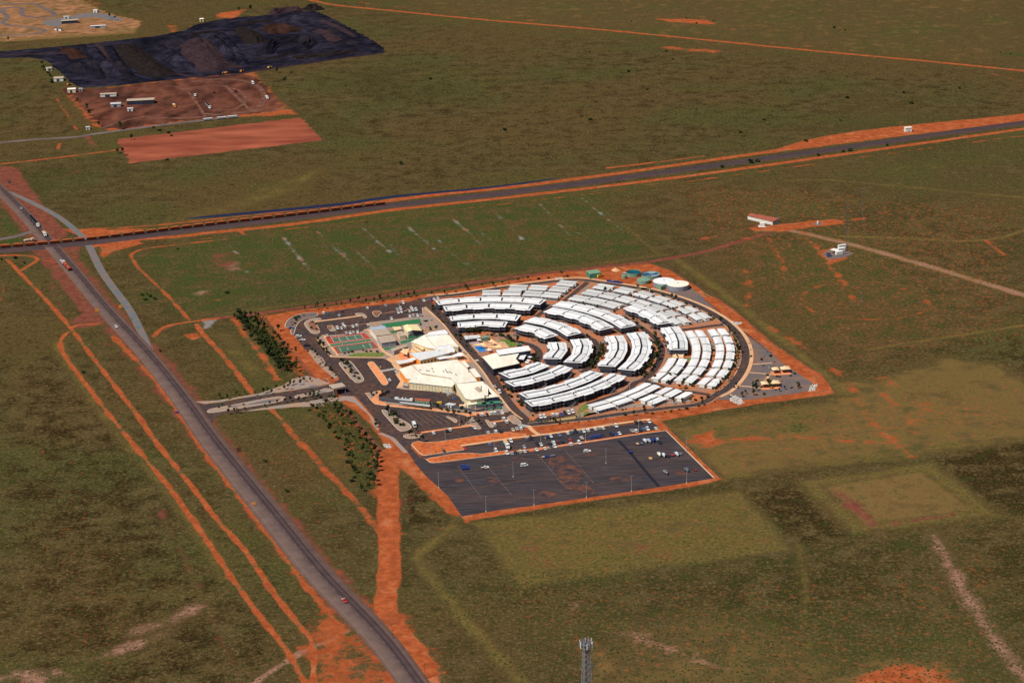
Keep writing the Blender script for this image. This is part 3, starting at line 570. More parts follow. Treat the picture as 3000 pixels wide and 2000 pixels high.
ribbon('camp_gravel',[pol(100,a) for a in range(115,-90,-10)],1,'gravel',z=.021) if 0 else None
# gravel bed between the huts, and red earth round the outside
inner=PP([(1262,895),(1300,884),(1390,865),(1505,846),(1630,830),(1722,827),(1800,837),(1850,845)])+[pol(183,a) for a in range(50,-34,-6)]+PP([(2090,1152),(2030,1180),(1915,1193),(1800,1208),(1676,1223),(1560,1232)])+PP([(1508,1188),(1470,1130),(1420,1065),(1350,985),(1300,925)])
sheet('camp_grounds',inner,'campmix' if 'campmix' in M else 'red_dirt',z=.022)
ribbon('ring_road',ring,6,'asphalt',z=.042,sm=3,kerb=.35)
ribbon('main_street',PP(AX),7.2,'asphalt',z=.046,sm=4)
ribbon('camp_lane',PP([(1722,823),(1716,831),(1690,852),(1658,878),(1630,893),(1600,908),(1580,921),(1560,938),(1530,955),(1500,972)]),4.6,'asphalt',z=.050,sm=4)
ribbon('camp_lane',PP([(1485,984),(1500,996),(1530,1004),(1552,1010),(1570,1020),(1580,1034),(1578,1052),(1560,1075),(1540,1085)]),5.2,'asphalt',z=.054,sm=5)
ribbon('camp_lane',PP([(1685,972),(1712,984),(1738,996),(1748,1010),(1751,1025),(1751,1038),(1745,1055),(1733,1071),(1722,1082),(1700,1090)]),4.6,'asphalt',z=.058,sm=5)
ribbon('camp_lane',PP([(1820,925),(1850,945),(1879,960),(1899,975),(1916,986),(1928,1000),(1937,1016),(1938,1035),(1932,1057),(1917,1083),(1899,1102),(1879,1115),(1860,1122),(1841,1142),(1809,1155),(1765,1170),(1722,1184)]),5,'asphalt',z=.062,sm=5)
ribbon('camp_lane',PP([(2128,951),(2090,954),(2050,960),(2010,965),(1985,968)]),4.6,'asphalt',z=.066)
ribbon('camp_lane',PP([(2080,1157),(2040,1150),(1991,1144),(1934,1130),(1896,1117),(1875,1112)]),4.6,'asphalt',z=.070)
ribbon('footpath',PP([(1250,865),(1349,857),(1451,840),(1588,822),(1677,813),(1722,815),(1805,828),(1850,835),(1908,844)])+[pol(190.4,a) for a in range(49,-34,-6)]+PP([(2110,1162)]),2.3,'footpath',z=.06,sm=3)
sheet('gravel_bed',PP([(2065,875),(2020,838),(1990,860),(1960,870)]),'gravel_dark',z=.05)
sheet('picnic_grounds',[pol(192,a) for a in range(46,-31,-4)]+PP([(2096,1171),(2200,1170),(2330,1152),(2392,1140),(2380,1122),(2290,1060),(2240,1015),(2150,950),(2080,890),(2045,862)]),'gravel_dark',z=.052)
for a,b,w in (((2205,1067),(2262,1063),1.6),((2195,1091),(2262,1096),1.6),((2160,1129),(2232,1136),1.6),((2256,1096),(2226,1136),1.8)): ribbon('picnic_path',PP([a,b]),w,'footpath',z=.06+w/100)
sheet('lawn',zz((1350,950),7.84,[(800,345),(950,345),(1130,352),(1280,445),(1285,500),(1120,530),(1000,430),(860,385)]),'lawn',z=.06,ck=1)
sheet('lawn',PP([(1700,1190),(1722,1178),(1727,1196),(1690,1212)]),'lawn',z=.056,ck=0)
sheet('lawn',PP([(1692,1214),(1726,1203),(1722,1212),(1698,1221)]),'lawn',z=.056,ck=0)
sheet('gravel_bed',PP([(1600,1226),(1700,1213),(1720,1216),(1800,1200),(1900,1190),(2030,1175),(2020,1168),(1900,1180),(1740,1190),(1690,1224),(1620,1234)]),'gravel',z=.05) 
sheet('staff_parking',PP([(1575,1222),(1680,1208),(1696,1222),(1706,1228),(1570,1244),(1558,1236)]),'asphalt',z=.074)
sheet('lawn',PP([(1955,1047),(1972,1047),(1968,1057),(1952,1058)]),'lawn',z=.056); sheet('lawn',PP([(2012,1048),(2024,1048),(2020,1058),(2010,1058)]),'lawn',z=.056)
for L_ in ([(700,1300),(930,1290)],): pass
# central complex plate
COMPLEX=[(946,984),(925,991),(940,1010),(965,1041),(973,1045),(1040,1047),(1120,1049),(1130,1051),(1145,1055),(1147,1065),(1156,1078),(1168,1087),(1159,1096),(1173,1117),(1161,1136),(1182,1140),(1330,1150),(1350,1165),(1372,1205),(1400,1212),(1470,1208),(1488,1207),(1540,1240),(1522,1240),(1546,1242),(1497,1200),(1466,1160),(1420,1092),(1380,1045),(1332,990),(1299,947),(1247,898),(1236,902),(1239,924),(1158,936),(1082,945),(1084,958),(1065,969),(1050,976)]
COMPLEX=[p for p in COMPLEX if p not in ((1540,1240),(1522,1240),(1546,1242))]
island('complex_paving',PP(COMPLEX),'gravel',ck=0,h=.13)
z0=.15
ribbon('footpath',PP([(928,991),(948,1015),(968,1041),(985,1046),(1120,1048)]),1.6,'footpath',z=z0)
ribbon('footpath',zz((930,960),11.76,[(150,280),(230,285),(430,600),(560,760),(700,960)]),2.0,'footpath',z=z0+.004)
ribbon('footpath',zz((930,960),11.76,[(1600,90),(1760,80),(1850,200),(2080,450),(2150,640),(2260,800),(2352,860)])+PP([(1145,1042),(1160,1050)]),2.6,'footpath',z=z0+.008)
ribbon('footpath',PP([(1245,903),(1297,948),(1330,992),(1376,1043),(1416,1090),(1462,1160),(1497,1203),(1530,1228)]),1.4,'footpath',z=z0+.012)
sheet('courtyard_paving',PP([(1130,1052),(1158,1042),(1195,1025),(1230,1018),(1330,1010),(1372,1045),(1376,1060),(1290,1075),(1210,1085),(1168,1086),(1148,1064)]),'footpath',z=z0+.016)
sheet('courtyard_paving',PP([(1160,1080),(1205,1078),(1222,1086),(1180,1092)]),'paving_orange',z=z0+.02)
sheet('courtyard_paving',PP([(1168,1030),(1200,1020),(1215,1045),(1185,1058),(1165,1045)]),'paving_orange',z=z0+.024)
sheet('courtyard_paving',PP([(1345,1052),(1368,1052),(1385,1060),(1350,1064)]),'paving_orange',z=z0+.02)
sheet('front_paving',PP([(1147,1066),(1168,1087),(1161,1095),(1174,1118),(1163,1135),(1190,1137),(1184,1120),(1172,1090),(1180,1082)]),'footpath',z=z0+.028)
sheet('lawn',zz((930,960),11.76,[(980,985),(1200,900),(1400,870),(2000,860),(2352,870),(2240,980),(2150,1010),(1500,1000)]),'lawn',z=z0+.012,ck=1)
sheet('bowling_turf',zz((1020,860),7.84,[(755,700),(1640,580),(1690,680),(1260,720),(1200,760),(880,780)]),'turf_green',z=z0+.012)
sheet('putting_turf',zz((1130,920),7.84,[(330,650),(370,620),(600,570),(680,580),(560,640),(400,680),(345,685)]),'turf_green',z=z0+.036,ck=1)
sheet('putting_turf',zz((1020,860),7.84,[(790,1255),(950,1240),(1110,1210),(1080,1240),(960,1290),(850,1300)]),'turf_green',z=z0+.036,ck=1)
sheet('garden_bed',zz((1020,860),7.84,[(960,850),(1110,850),(1110,900),(1010,920)]),'turf_green',z=z0+.012)
# sports courts
O2=(930,960)
sheet('court_surround',zz(O2,11.76,[(260,345),(1640,185),(1810,370),(415,560)]),'court_red',z=z0+.016); sheet('tennis_court',zz(O2,11.76,[(475,360),(1490,232),(1600,370),(570,500)]),'court_green',z=z0+.02)
sheet('court_turf_strip',zz(O2,11.76,[(430,590),(1800,400),(1850,450),(450,640)]),'turf_green',z=z0+.016)
sheet('court_surround',zz(O2,11.76,[(530,660),(1900,480),(2090,690),(700,890)]),'court_red',z=z0+.016); sheet('basketball_court',zz(O2,11.76,[(620,670),(1850,510),(1985,690),(770,870)]),'court_green',z=z0+.02)
mb=MB()
def wl(mb,a,b,w=.1,z=z0+.026):
    a=Vector(a);b=Vector(b);d=(b-a).normalized();q=Vector((-d.y,d.x,0))*w; mb.quad((*(a-q)[:2],z),(*(b-q)[:2],z),(*(b+q)[:2],z),(*(a+q)[:2],z))
t=zz(O2,11.76,[(475,360),(1490,232),(1600,370),(570,500)])
for a,b in ((0,1),(1,2),(2,3),(3,0)): wl(mb,t[a],t[b])
for f in (.23,.77): wl(mb,t[0].lerp(t[1],f),t[3].lerp(t[2],f))
wl(mb,t[0].lerp(t[1],.5).lerp(t[3].lerp(t[2],.5),0),t[3].lerp(t[2],.5))
t=zz(O2,11.76,[(735,680),(1780,545),(1880,690),(830,830)])
for a,b in ((3,0),(1,2)): wl(mb,t[a],t[b])
u=zz(O2,11.76,[(1010,680),(1055,740),(1050,830)]); wl(mb,u[0],u[1]); wl(mb,u[1],u[2]); u=zz(O2,11.76,[(1560,590),(1620,680),(1690,650)]); wl(mb,u[0],u[1])
tag(mb.build('court_line','white_line'),kind='structure')
# kerbed islands of the car parks
k=7.84
island('planted_island',zz((820,880),k,[(540,540),(600,470),(700,420),(900,395),(980,435),(810,470),(830,520),(940,715),(870,770),(760,770),(680,720)]),'gravel')
sheet('island_earth',zz((820,880),k,[(650,560),(700,480),(790,475),(800,510),(925,700),(830,705),(720,670)]),'dust',z=.16)
ribbon('island_strip',zz((820,880),k,[(800,487),(1300,425),(1900,345)]),2.6,'footpath',z=.05)
island('planted_island',zz((820,880),k,[(1715,310),(1760,290),(1900,290),(1960,330),(2010,390),(1960,415),(1900,380),(1930,350),(1760,345)]),'gravel')
island('planted_island',zz((820,880),k,[(2110,270),(2160,240),(2280,235),(2352,290),(2300,310),(2260,370),(2210,385),(2150,340)]),'dust')
ribbon('island_strip',PP([(1110,920),(1160,912),(1215,903)]),2,'dust',z=.05)
ribbon('island_strip',zz((820,880),k,[(1200,620),(1500,590),(1900,545),(2300,490)]),2.2,'dust',z=.05)
island('planted_island',zz((820,880),k,[(1070,590),(1130,575),(1220,570),(1230,620),(1300,690),(1220,710),(1150,705)]),'gravel'); sheet('island_earth',zz((820,880),k,[(1085,600),(1130,582),(1200,585),(1190,630),(1155,680),(1120,660)]),'dust',z=.16)
island('planted_bed',PP([(864,955),(851,965),(851,978),(862,981),(866,960),(875,945),(890,935),(932,926),(932,914),(880,918),(850,930),(838,942),(832,962)]),'gravel_dark')
sheet('verge_gravel',PP([(900,1028),(912,1022),(945,1048),(965,1080),(990,1102),(982,1110),(950,1085),(925,1060)]),'gravel',z=.04)
sheet('verge_gravel',PP([(830,1128),(855,1110),(900,1100),(925,1108),(960,1108),(965,1124),(892,1137),(820,1149),(700,1167),(650,1177),(600,1183),(570,1176),(640,1172),(760,1152)]),'gravel',z=.038)
sheet('verge_gravel',PP([(700,1206),(808,1188),(903,1175),(990,1160),(1035,1160),(1062,1188),(1092,1222),(1110,1250),(1108,1262),(1100,1255),(1080,1215),(1040,1180),(1010,1172),(940,1190),(860,1192),(740,1203)]),'gravel',z=.038)
ribbon('roadside_verge',PP([(1112,1268),(1148,1283),(1165,1300),(1190,1326)]),3,'gravel',z=.036)
k=5.2267; E=(540,1040)
island('entrance_median',zz(E,k,[(345,855),(400,820),(700,770),(1000,710),(1300,650),(1480,630),(1560,650),(1530,690),(1400,730),(1000,790),(600,860),(420,885),(360,880)]),'gravel'); sheet('rock_bed',zz(E,k,[(700,775),(950,760),(1250,690),(1480,660),(1440,700),(1200,740),(900,770),(720,795)]),'gravel_blue',z=.16)
island('entrance_median',zz(E,k,[(1680,620),(1900,580),(2080,540),(2150,505),(2260,520),(2290,550),(2000,600),(1700,670)]),'gravel'); sheet('rock_bed',zz(E,k,[(1840,600),(2080,555),(2180,570),(2000,592),(1860,620)]),'gravel_blue',z=.16)
sheet('rock_bed',zz(E,k,[(1850,515),(1950,460),(2120,465),(2180,470)]),'gravel_blue',z=.06)
island('planted_island',zz((800,860),3.92,[(755,790),(790,785),(870,770),(900,780),(1040,960),(1045,1000),(1000,1025),(930,1020),(760,820)]),'gravel'); sheet('rock_bed',zz((800,860),3.92,[(880,790),(900,795),(985,920),(930,930)]),'gravel_blue',z=.16)
island('drop_off_island',zz((800,860),3.92,[(1085,790),(1130,775),(1170,795),(1330,1010),(1310,1050),(1260,1050),(1240,1030),(1085,815)]),'paving_orange')
k=5.2267; B_=(1050,1150)
island('planted_island',zz(B_,k,[(335,270),(400,258),(470,300),(660,410),(760,460),(820,520),(800,560),(700,592),(625,592),(500,460)]),'gravel',ck=1)
island('planted_island',zz(B_,k,[(1320,355),(1400,370),(1510,410),(1515,440),(1490,465),(1440,430)]),'gravel')
island('planted_island',zz(B_,k,[(680,655),(730,635),(860,620),(930,650),(940,680),(880,700),(780,705),(700,690)]),'gravel')
island('planted_island',zz(B_,k,[(1935,420),(1960,410),(2000,430),(2075,520),(2060,535),(2010,530)]),'gravel')
ribbon('island_strip',zz(B_,k,[(930,615),(1300,560),(1750,500)]),2.4,'paving_orange',z=.05); ribbon('island_strip',zz(B_,k,[(2010,455),(2120,440),(2330,410)]),2.2,'paving_orange',z=.05)
island('bus_bay_paving',zz(B_,k,[(100,5),(160,0),(320,-30),(420,-10),(330,60),(310,120),(620,175),(1100,230),(1500,280),(1700,300),(2150,290),(2240,330),(1900,355),(1760,350),(1790,430),(1885,545),(1860,560),(1820,560),(1700,500),(1570,515),(1690,440),(1700,390),(1640,350),(1500,320),(1000,260),(500,215),(250,175),(200,130)]),'paving_orange',ck=0)
sheet('verge_gravel',zz(B_,k,[(330,125),(620,165),(1100,235),(1500,250),(1740,290),(1750,330),(1500,300),(1000,225),(450,180)]),'gravel',z=.17)
sheet('verge_gravel',zz(B_,k,[(1720,360),(1760,350),(1790,430),(1880,545),(1860,555),(1820,555),(1740,490),(1600,505),(1690,440)]),'gravel',z=.17)
sheet('verge_gravel',zz(B_,k,[(110,15),(160,5),(300,-20),(260,30),(220,85),(190,100)]),'gravel',z=.17)
island('planted_island',PP([(1484,1224),(1496,1216),(1506,1216),(1526,1234),(1528,1240),(1518,1243),(1504,1241)]),'gravel',ck=0)
island('earth_bank',zz(B_,k,[(810,800),(830,775),(920,745),(1000,770),(1240,755),(1700,685),(2100,625),(2290,615),(2450,640),(2560,640),(2570,690),(2400,700),(2000,760),(1570,820),(1620,880),(1300,925),(1050,965),(980,955),(930,930)]),'red_dirt',ck=0,h=.5,km='kerb')
island('earth_bank',zz(B_,k,[(1035,1020),(1100,1000),(1500,930),(1700,925),(1900,940),(2240,890),(2350,930),(1800,1000),(1300,1060),(1160,1078),(1090,1068)]),'red_dirt',ck=0,h=.3)
ribbon('footpath',zz(B_,k,[(1570,822),(1900,775),(2352,705)])+PP([(1580,1276),(1680,1262),(1780,1247),(1905,1229)]),2.6,'footpath',z=.56)
ribbon('footpath',PP([(1548,1249),(1562,1264),(1580,1276)]),3,'footpath',z=.57)
ribbon('earth_verge',PP([(1550,1321),(1640,1306),(1740,1291),(1810,1280),(1935,1260)]),2.6,'red_dirt',z=.05)
ribbon('kerb_line',PP([(1450,1331),(1577,1314),(1700,1297),(1806,1281),(1951,1261),(2020,1329),(2092,1400)]),.8,'kerb',z=.12,sm=1)
# crossings & line markings
def zebra(a,b,n,l,w,m='white_line',zq=.07):
    a,b=P(*a),P(*b); d=(b-a); u=d.normalized(); q=Vector((-u.y,u.x,0)); mb=MB()
    for i in range(n): c=a+d*((i+.5)/n); mb.add([(*(c+u*s1*w/2+q*s2*l/2)[:2],zq) for s1,s2 in ((-1,-1),(1,-1),(1,1),(-1,1))],[(0,1,2,3)])
    tag(mb.build('zebra_crossing',m),kind='structure')
zebra((1117,1087),(1161,1079),9,3.4,.55); zebra((1379,1059),(1402,1054),5,3.4,.6); zebra((1519,1244),(1548,1249),7,4.,.45)
mb=MB(); a0,a1,b1,b0=[P(*p,) for p in ((1602,1233),(1688,1217),(1690,1226),(1604,1235))]
for i in range(30):
    f=i/30; wl(mb,a0.lerp(a1,f),b0.lerp(b1,max(0,f-.03)),.16,.085)
tag(mb.build('hatched_marking','yellow_line'),kind='structure')
mb=MB()
for i in range(9):
    a=zz((1130,1060),7.84,[(180+i*155,1150+i*8)])[0]; b=zz((1130,1060),7.84,[(560+i*150,1500-i*14)])[0]; wl(mb,a,b,.10,.045)
tag(mb.build('bay_line','faint_line'),kind='structure')
mb=MB()
rows=[((1342,1367),(1411,1458)),((1427,1364),(1497,1447)),((1577,1333),(1655,1425)),((1658,1322),(1737,1412))]
for a,b in rows:
    for i in range(17):
        p=P(a[0]+(b[0]-a[0])*i/16,a[1]+(b[1]-a[1])*i/16); mb.box(p.x-.38,p.x+.38,p.y-.2,p.y+.2,.03,.14)
tag(mb.build('bay_marker','gravel'),kind='structure')
ribbon('asphalt_patch',PP([(1812,1290),(1850,1330),(1900,1390),(1930,1424)]),2.2,'patch_dark',z=.042)
gd=MB()
sheet('dust_patch',zz((1450,1200),4.704,[(700,650),(960,590),(1080,760),(1200,900),(1240,1000),(1400,1150),(1330,1185),(1150,1110),(960,1080),(930,1040),(860,930)]),'lotdust',z=.042,ck=2,jag=3)

for i_,pp in enumerate(([(1490,1340),(1530,1338),(1540,1348),(1500,1352)],[(1420,1400),(1450,1398),(1470,1412),(1440,1418)],[(1700,1330),(1740,1326),(1750,1334),(1710,1338)],[(1960,1380),(2000,1378),(2030,1384),(1990,1392)],[(1930,1345),(1960,1343),(1965,1350),(1938,1352)],[(1560,1440),(1600,1436),(1640,1450),(1590,1458)],[(1320,1400),(1350,1396),(1360,1410),(1335,1414)],[(1780,1400),(1830,1394),(1850,1404),(1800,1412)])): sheet('dust_patch',PP(pp),'lotdust',z=.043+.0005*i_,ck=1,jag=2.5)
for i_,pp in enumerate(([(1300,1380),(1420,1372),(1560,1350),(1700,1332),(1820,1318)],[(1330,1440),(1450,1420),(1620,1395),(1800,1368)],[(1400,1480),(1560,1455),(1740,1420),(1880,1400)])): ribbon('tyre_streak',PP(pp),1.6,'patch_dark2' if 'patch_dark2' in M else 'asphalt',z=.0375+.001*i_)
# ================================================================== accommodation blocks
def lerp(a,b,t): return a+(b-a)*t
def block(name_lbl,n,ai0,ri0,ao0,ro0,ai1,ri1,ao1,ro1,bump,stairs,grp):
    "n straight modules between two ends given as angle and radius of the inner and outer roof edge"
    def J(t,v):
        r=lerp(lerp(ri0,ri1,t),lerp(ro0,ro1,t),v); a=lerp(lerp(ai0,ai1,t),lerp(ao0,ao1,t),v); return pol(r,a)
    c=J(.5,.5); root=thing('accommodation_block',name_lbl,'building',(c.x,c.y,0),0,grp); off=(c.x,c.y,0)
    HV,HE,HT=5.15,5.4,6.25
    for i in range(n):
        q=[J(i/n,0),J((i+1)/n,0),J((i+1)/n,1),J(i/n,1)]
        def f(u,v,z): p=q[0].lerp(q[1],u).lerp(q[3].lerp(q[2],u),v); return (p.x,p.y,z)
        def slab(mb,u0,u1,v0,v1,z0,z1,z2=None,m=0):
            z2=z1 if z2 is None else z2
            mb.hexa([f(u0,v0,z0),f(u1,v0,z0),f(u1,v1,z0),f(u0,v1,z0)],[f(u0,v0,z1),f(u1,v0,z1),f(u1,v1,z2),f(u0,v1,z2)],m)
        e0=.085 if i==0 else .0; e1=.085 if i==n-1 else .0
        # verandah roofs
        mb=MB(); slab(mb,0,1,0,.155,HV-.12,HV-.05,HV+.08); slab(mb,0,1,.845,1,HV-.12,HV+.08,HV-.05)
        if i==0: slab(mb,0,.085,.157,.843,HV-.12,HV+.0)
        if i==n-1: slab(mb,.915,1,.157,.843,HV-.12,HV+.0)
        if bump=='in': slab(mb,.28,.78,-.10,-.001,HV-.16,HV-.12,HV-.06)
        else: slab(mb,.28,.78,1.001,1.10,HV-.16,HV-.06,HV-.12)
        mb.build('verandah_roof','roof_white',root,off)
        # fascia
        mb=MB(); slab(mb,0,1,-.004 if bump!='in' else -.001,.004,HV-.34,HV-.125); slab(mb,0,1,.996,1.004,HV-.34,HV-.125)
        # the two long pitched roofs, slot between
        a,b=(.042+e0),(.958-e1)
        r1=MB(); slab(r1,a,b,.175,.455,HE-.1,HE,HT); r1.build('roof_sheet','roof_white',root,off)
        r2=MB(); slab(r2,a,b,.565,.825,HE-.1,HT-.15,HE); r2.build('roof_sheet','roof_white',root,off)
        mb.build('fascia','steel_mid',root,off)
        # rooms: two storeys, walkway filled; charcoal top paints the shade of the voids
        w=MB()
        slab(w,.004,.996,.180,.820,.35,4.75)
        for v0,v1 in ((.18,.45),(.57,.82)): slab(w,a+.004,b-.004,v0,v1,4.752,HE-.102)
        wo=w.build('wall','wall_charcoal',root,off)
        d=MB(); d2=MB()
        for va,vb in ((.170,.179),(.821,.830)):
            for z in (.45,2.85):
                for u in np.arange(a+.06,b-.08,.155): slab(d,u,u+.04,va,vb,z,z+1.85); slab(d2,u+.055,u+.11,va,vb,z+.9,z+1.8)
        tag(d.build('door','steel_mid',wo,off),kind='stuff'); tag(d2.build('window','glass_dark',wo,off),kind='stuff')
        # decks
        k=MB(); slab(k,0,1,.012,.168,2.62,2.78); slab(k,0,1,.832,.988,2.62,2.78)
        if i==0: slab(k,0,.10,.17,.83,2.62,2.78)
        if i==n-1: slab(k,.90,1,.17,.83,2.62,2.78)
        if bump=='in': slab(k,.29,.77,-.09,.010,2.62,2.78)
        else: slab(k,.29,.77,.99,1.09,2.62,2.78)
        ko=k.build('deck','steel_dark',root,off)
        # posts and rails
        p=MB(); rl=MB()
        us=list(np.linspace(0.01,.99,7))
        for u in us:
            for v in (.012,.988): A=f(u,v,0); p.tube(A,(A[0],A[1],HV-.12),.07,n=4)
        for u in (.29,.53,.77):
            v=-.09 if bump=='in' else 1.09; A=f(u,v,0); p.tube(A,(A[0],A[1],HV-.16),.07,n=4)
        for v in (.012,.988):
            for z in (3.0,3.35,3.75): rl.tube(f(0,v,z),f(1,v,z),.035,n=4)
        p.build('post','steel_mid',root,off)
        if i==0:
            for z in (3.0,3.35,3.75): rl.tube(f(0,.012,z),f(0,.988,z),.04,n=4)
            for v in (.25,.5,.75): A=f(.005,v,0); rl.tube(A,(A[0],A[1],HV-.12),.06,n=4)
        if i==n-1:
            for z in (3.0,3.35,3.75): rl.tube(f(1,.012,z),f(1,.988,z),.04,n=4)
            for v in (.25,.5,.75): A=f(.995,v,0); rl.tube(A,(A[0],A[1],HV-.12),.06,n=4)
        rl.build('railing','steel_mid',ko,off)
    for t in stairs:
        v=-.14 if bump=='in' else 1.14
        A=J(t,v); B=J(t+.035*5/n,v); st=MB(); d=(B-A); L=6.; u=d.normalized(); q=Vector((-u.y,u.x,0))
        for s_ in range(12):
            z=2.7*s_/12; x=A+u*(L*s_/12); st.hexa([tuple(x-q*.6+Vector((0,0,z))),tuple(x+u*.45-q*.6+Vector((0,0,z))),tuple(x+u*.45+q*.6+Vector((0,0,z))),tuple(x+q*.6+Vector((0,0,z)))],[tuple(x-q*.6+Vector((0,0,z+.12))),tuple(x+u*.45-q*.6+Vector((0,0,z+.12))),tuple(x+u*.45+q*.6+Vector((0,0,z+.12))),tuple(x+q*.6+Vector((0,0,z+.12)))])
        for s_ in (-.6,.6): st.tube(tuple(A+q*s_+Vector((0,0,.9))),tuple(A+u*L+q*s_+Vector((0,0,3.6))),.05,n=4); st.tube(tuple(A+q*s_),tuple(A+u*L+q*s_+Vector((0,0,2.7))),.09,n=4)
        st.build('staircase','steel_mid',root,off)
    return root
G='two storey accommodation blocks in the curved rows'
NW='in the fan beside the main street'
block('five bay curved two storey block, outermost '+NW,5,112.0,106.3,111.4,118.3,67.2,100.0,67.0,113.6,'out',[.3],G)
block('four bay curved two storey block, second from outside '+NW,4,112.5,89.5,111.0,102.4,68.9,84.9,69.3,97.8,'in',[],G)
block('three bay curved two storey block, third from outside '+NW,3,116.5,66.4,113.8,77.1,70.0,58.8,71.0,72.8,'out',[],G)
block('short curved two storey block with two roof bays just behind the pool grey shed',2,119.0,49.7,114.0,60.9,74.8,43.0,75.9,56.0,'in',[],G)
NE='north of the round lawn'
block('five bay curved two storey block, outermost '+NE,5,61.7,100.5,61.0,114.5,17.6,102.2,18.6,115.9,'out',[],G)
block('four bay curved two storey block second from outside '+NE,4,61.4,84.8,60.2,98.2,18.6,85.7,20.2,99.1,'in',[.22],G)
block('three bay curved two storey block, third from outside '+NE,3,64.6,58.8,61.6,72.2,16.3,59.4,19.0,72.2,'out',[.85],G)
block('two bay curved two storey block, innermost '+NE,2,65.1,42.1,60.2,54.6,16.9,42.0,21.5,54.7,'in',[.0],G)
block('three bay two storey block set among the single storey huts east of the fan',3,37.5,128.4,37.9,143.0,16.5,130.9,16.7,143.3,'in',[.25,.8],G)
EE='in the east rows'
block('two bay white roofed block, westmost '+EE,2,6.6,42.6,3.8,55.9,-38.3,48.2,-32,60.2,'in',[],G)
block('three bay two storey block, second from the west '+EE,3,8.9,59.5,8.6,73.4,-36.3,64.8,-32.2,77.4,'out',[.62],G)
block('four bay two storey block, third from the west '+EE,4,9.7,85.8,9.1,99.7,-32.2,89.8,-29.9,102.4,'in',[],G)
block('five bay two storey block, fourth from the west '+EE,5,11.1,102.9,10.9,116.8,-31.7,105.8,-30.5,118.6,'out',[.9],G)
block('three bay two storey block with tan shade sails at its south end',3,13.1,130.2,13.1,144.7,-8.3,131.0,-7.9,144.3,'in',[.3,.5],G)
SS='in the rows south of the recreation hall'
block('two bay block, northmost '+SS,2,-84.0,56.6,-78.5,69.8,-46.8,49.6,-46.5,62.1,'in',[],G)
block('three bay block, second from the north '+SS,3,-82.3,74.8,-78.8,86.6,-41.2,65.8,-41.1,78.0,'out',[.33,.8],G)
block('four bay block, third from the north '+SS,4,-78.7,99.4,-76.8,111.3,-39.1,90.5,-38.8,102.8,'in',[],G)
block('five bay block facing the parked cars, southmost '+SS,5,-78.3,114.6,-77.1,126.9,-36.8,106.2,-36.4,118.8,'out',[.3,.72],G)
# ================================================================== single storey huts
def hut_proto(kind):
    "origin at plan centre; long axis x; verandah towards +y"
    t=thing('hut','hut','hut'); L,Wd=13.9,3.7; y0,y1=-1.85,1.85
    b=MB(); b.box(-L/2,L/2,y0,y1,.35,2.72); 
    wo=b.build('wall','wall_white',t)
    g=MB()
    for s in (-1,1):
        for j in range(4):
            ya=y0+.08+j*.905; g.box(s*L/2-.012 if s>0 else -L/2-.05,s*L/2+.05 if s>0 else -L/2+.012,ya,ya+.80,.42,2.66)
    g.build('end_panel','wall_white',wo)
    f=MB(); f.box(-L/2+.2,L/2-.2,y0+.2,y1-.2,0,.35); f.build('floor_frame','steel_dark',t)
    r=MB(); e=.22
    r.hexa([(-L/2-e,y0-e,2.74),(L/2+e,y0-e,2.74),(L/2+e,0,2.82),(-L/2-e,0,2.82)],[(-L/2-e,y0-e,2.82),(L/2+e,y0-e,2.82),(L/2+e,0,3.02),(-L/2-e,0,3.02)])
    r.hexa([(-L/2-e,0,2.82),(L/2+e,0,2.82),(L/2+e,y1+.05,2.74),(-L/2-e,y1+.05,2.74)],[(-L/2-e,0,3.02),(L/2+e,0,3.02),(L/2+e,y1+.05,2.82),(-L/2-e,y1+.05,2.82)])
    r.build('roof','roof_'+kind,t)
    v=MB(); v.hexa([(-L/2-e,y1+.10,2.60),(L/2+e,y1+.10,2.60),(L/2+e,y1+2.0,2.42),(-L/2-e,y1+2.0,2.42)],[(-L/2-e,y1+.10,2.68),(L/2+e,y1+.10,2.68),(L/2+e,y1+2.0,2.50),(-L/2-e,y1+2.0,2.50)]); v.build('verandah_roof','roof_'+kind,t)
    k=MB(); k.box(-L/2,L/2,y1+.02,y1+1.8,.2,.36); k.build('deck','wall_grey',t)
    for i in range(4):
        x=-L/2+.3+i*(L-.6)/3; q=MB(); q.box(x-.05,x+.05,y1+1.78,y1+1.88,0,2.44); q.build('post','steel',t)
    for i in range(4):
        x=-L/2+.9+i*3.5; q=MB(); q.box(x,x+.85,y1+.0,y1+.03,.4,2.4); q.build('door','wall_navy',wo)
        q=MB(); q.box(x+1.25,x+2.2,y1,y1+.035,1.2,2.2); q.build('window','glass_dark',wo)
        q=MB(); q.box(x+.2,x+1.0,y0-.32,y0-.003,1.7,2.2); q.build('air_conditioner','wall_white',wo)
    kids(t); return t
HP={'white':hut_proto('white'),'grey':hut_proto('grey')}; USED={'white':False,'grey':False}
ORD=['first','second','third','fourth','fifth','sixth','seventh','eighth','ninth','tenth','eleventh','twelfth','thirteenth','fourteenth','fifteenth','sixteenth','seventeenth','eighteenth','nineteenth','twentieth']
def place_hut(r,a,side,kind,label,rot=0.):
    p=pol(r,a); t=HP[kind]
    if USED[kind]: t=dup(t)
    else: USED[kind]=True
    t.location=p; rz=math.radians(a-90)+ (0 if side>0 else math.pi)+math.radians(rot)   # +y outward when side>0
    t.rotation_euler=(0,0,rz); tag(t,label,'hut','single storey huts in paired rows')
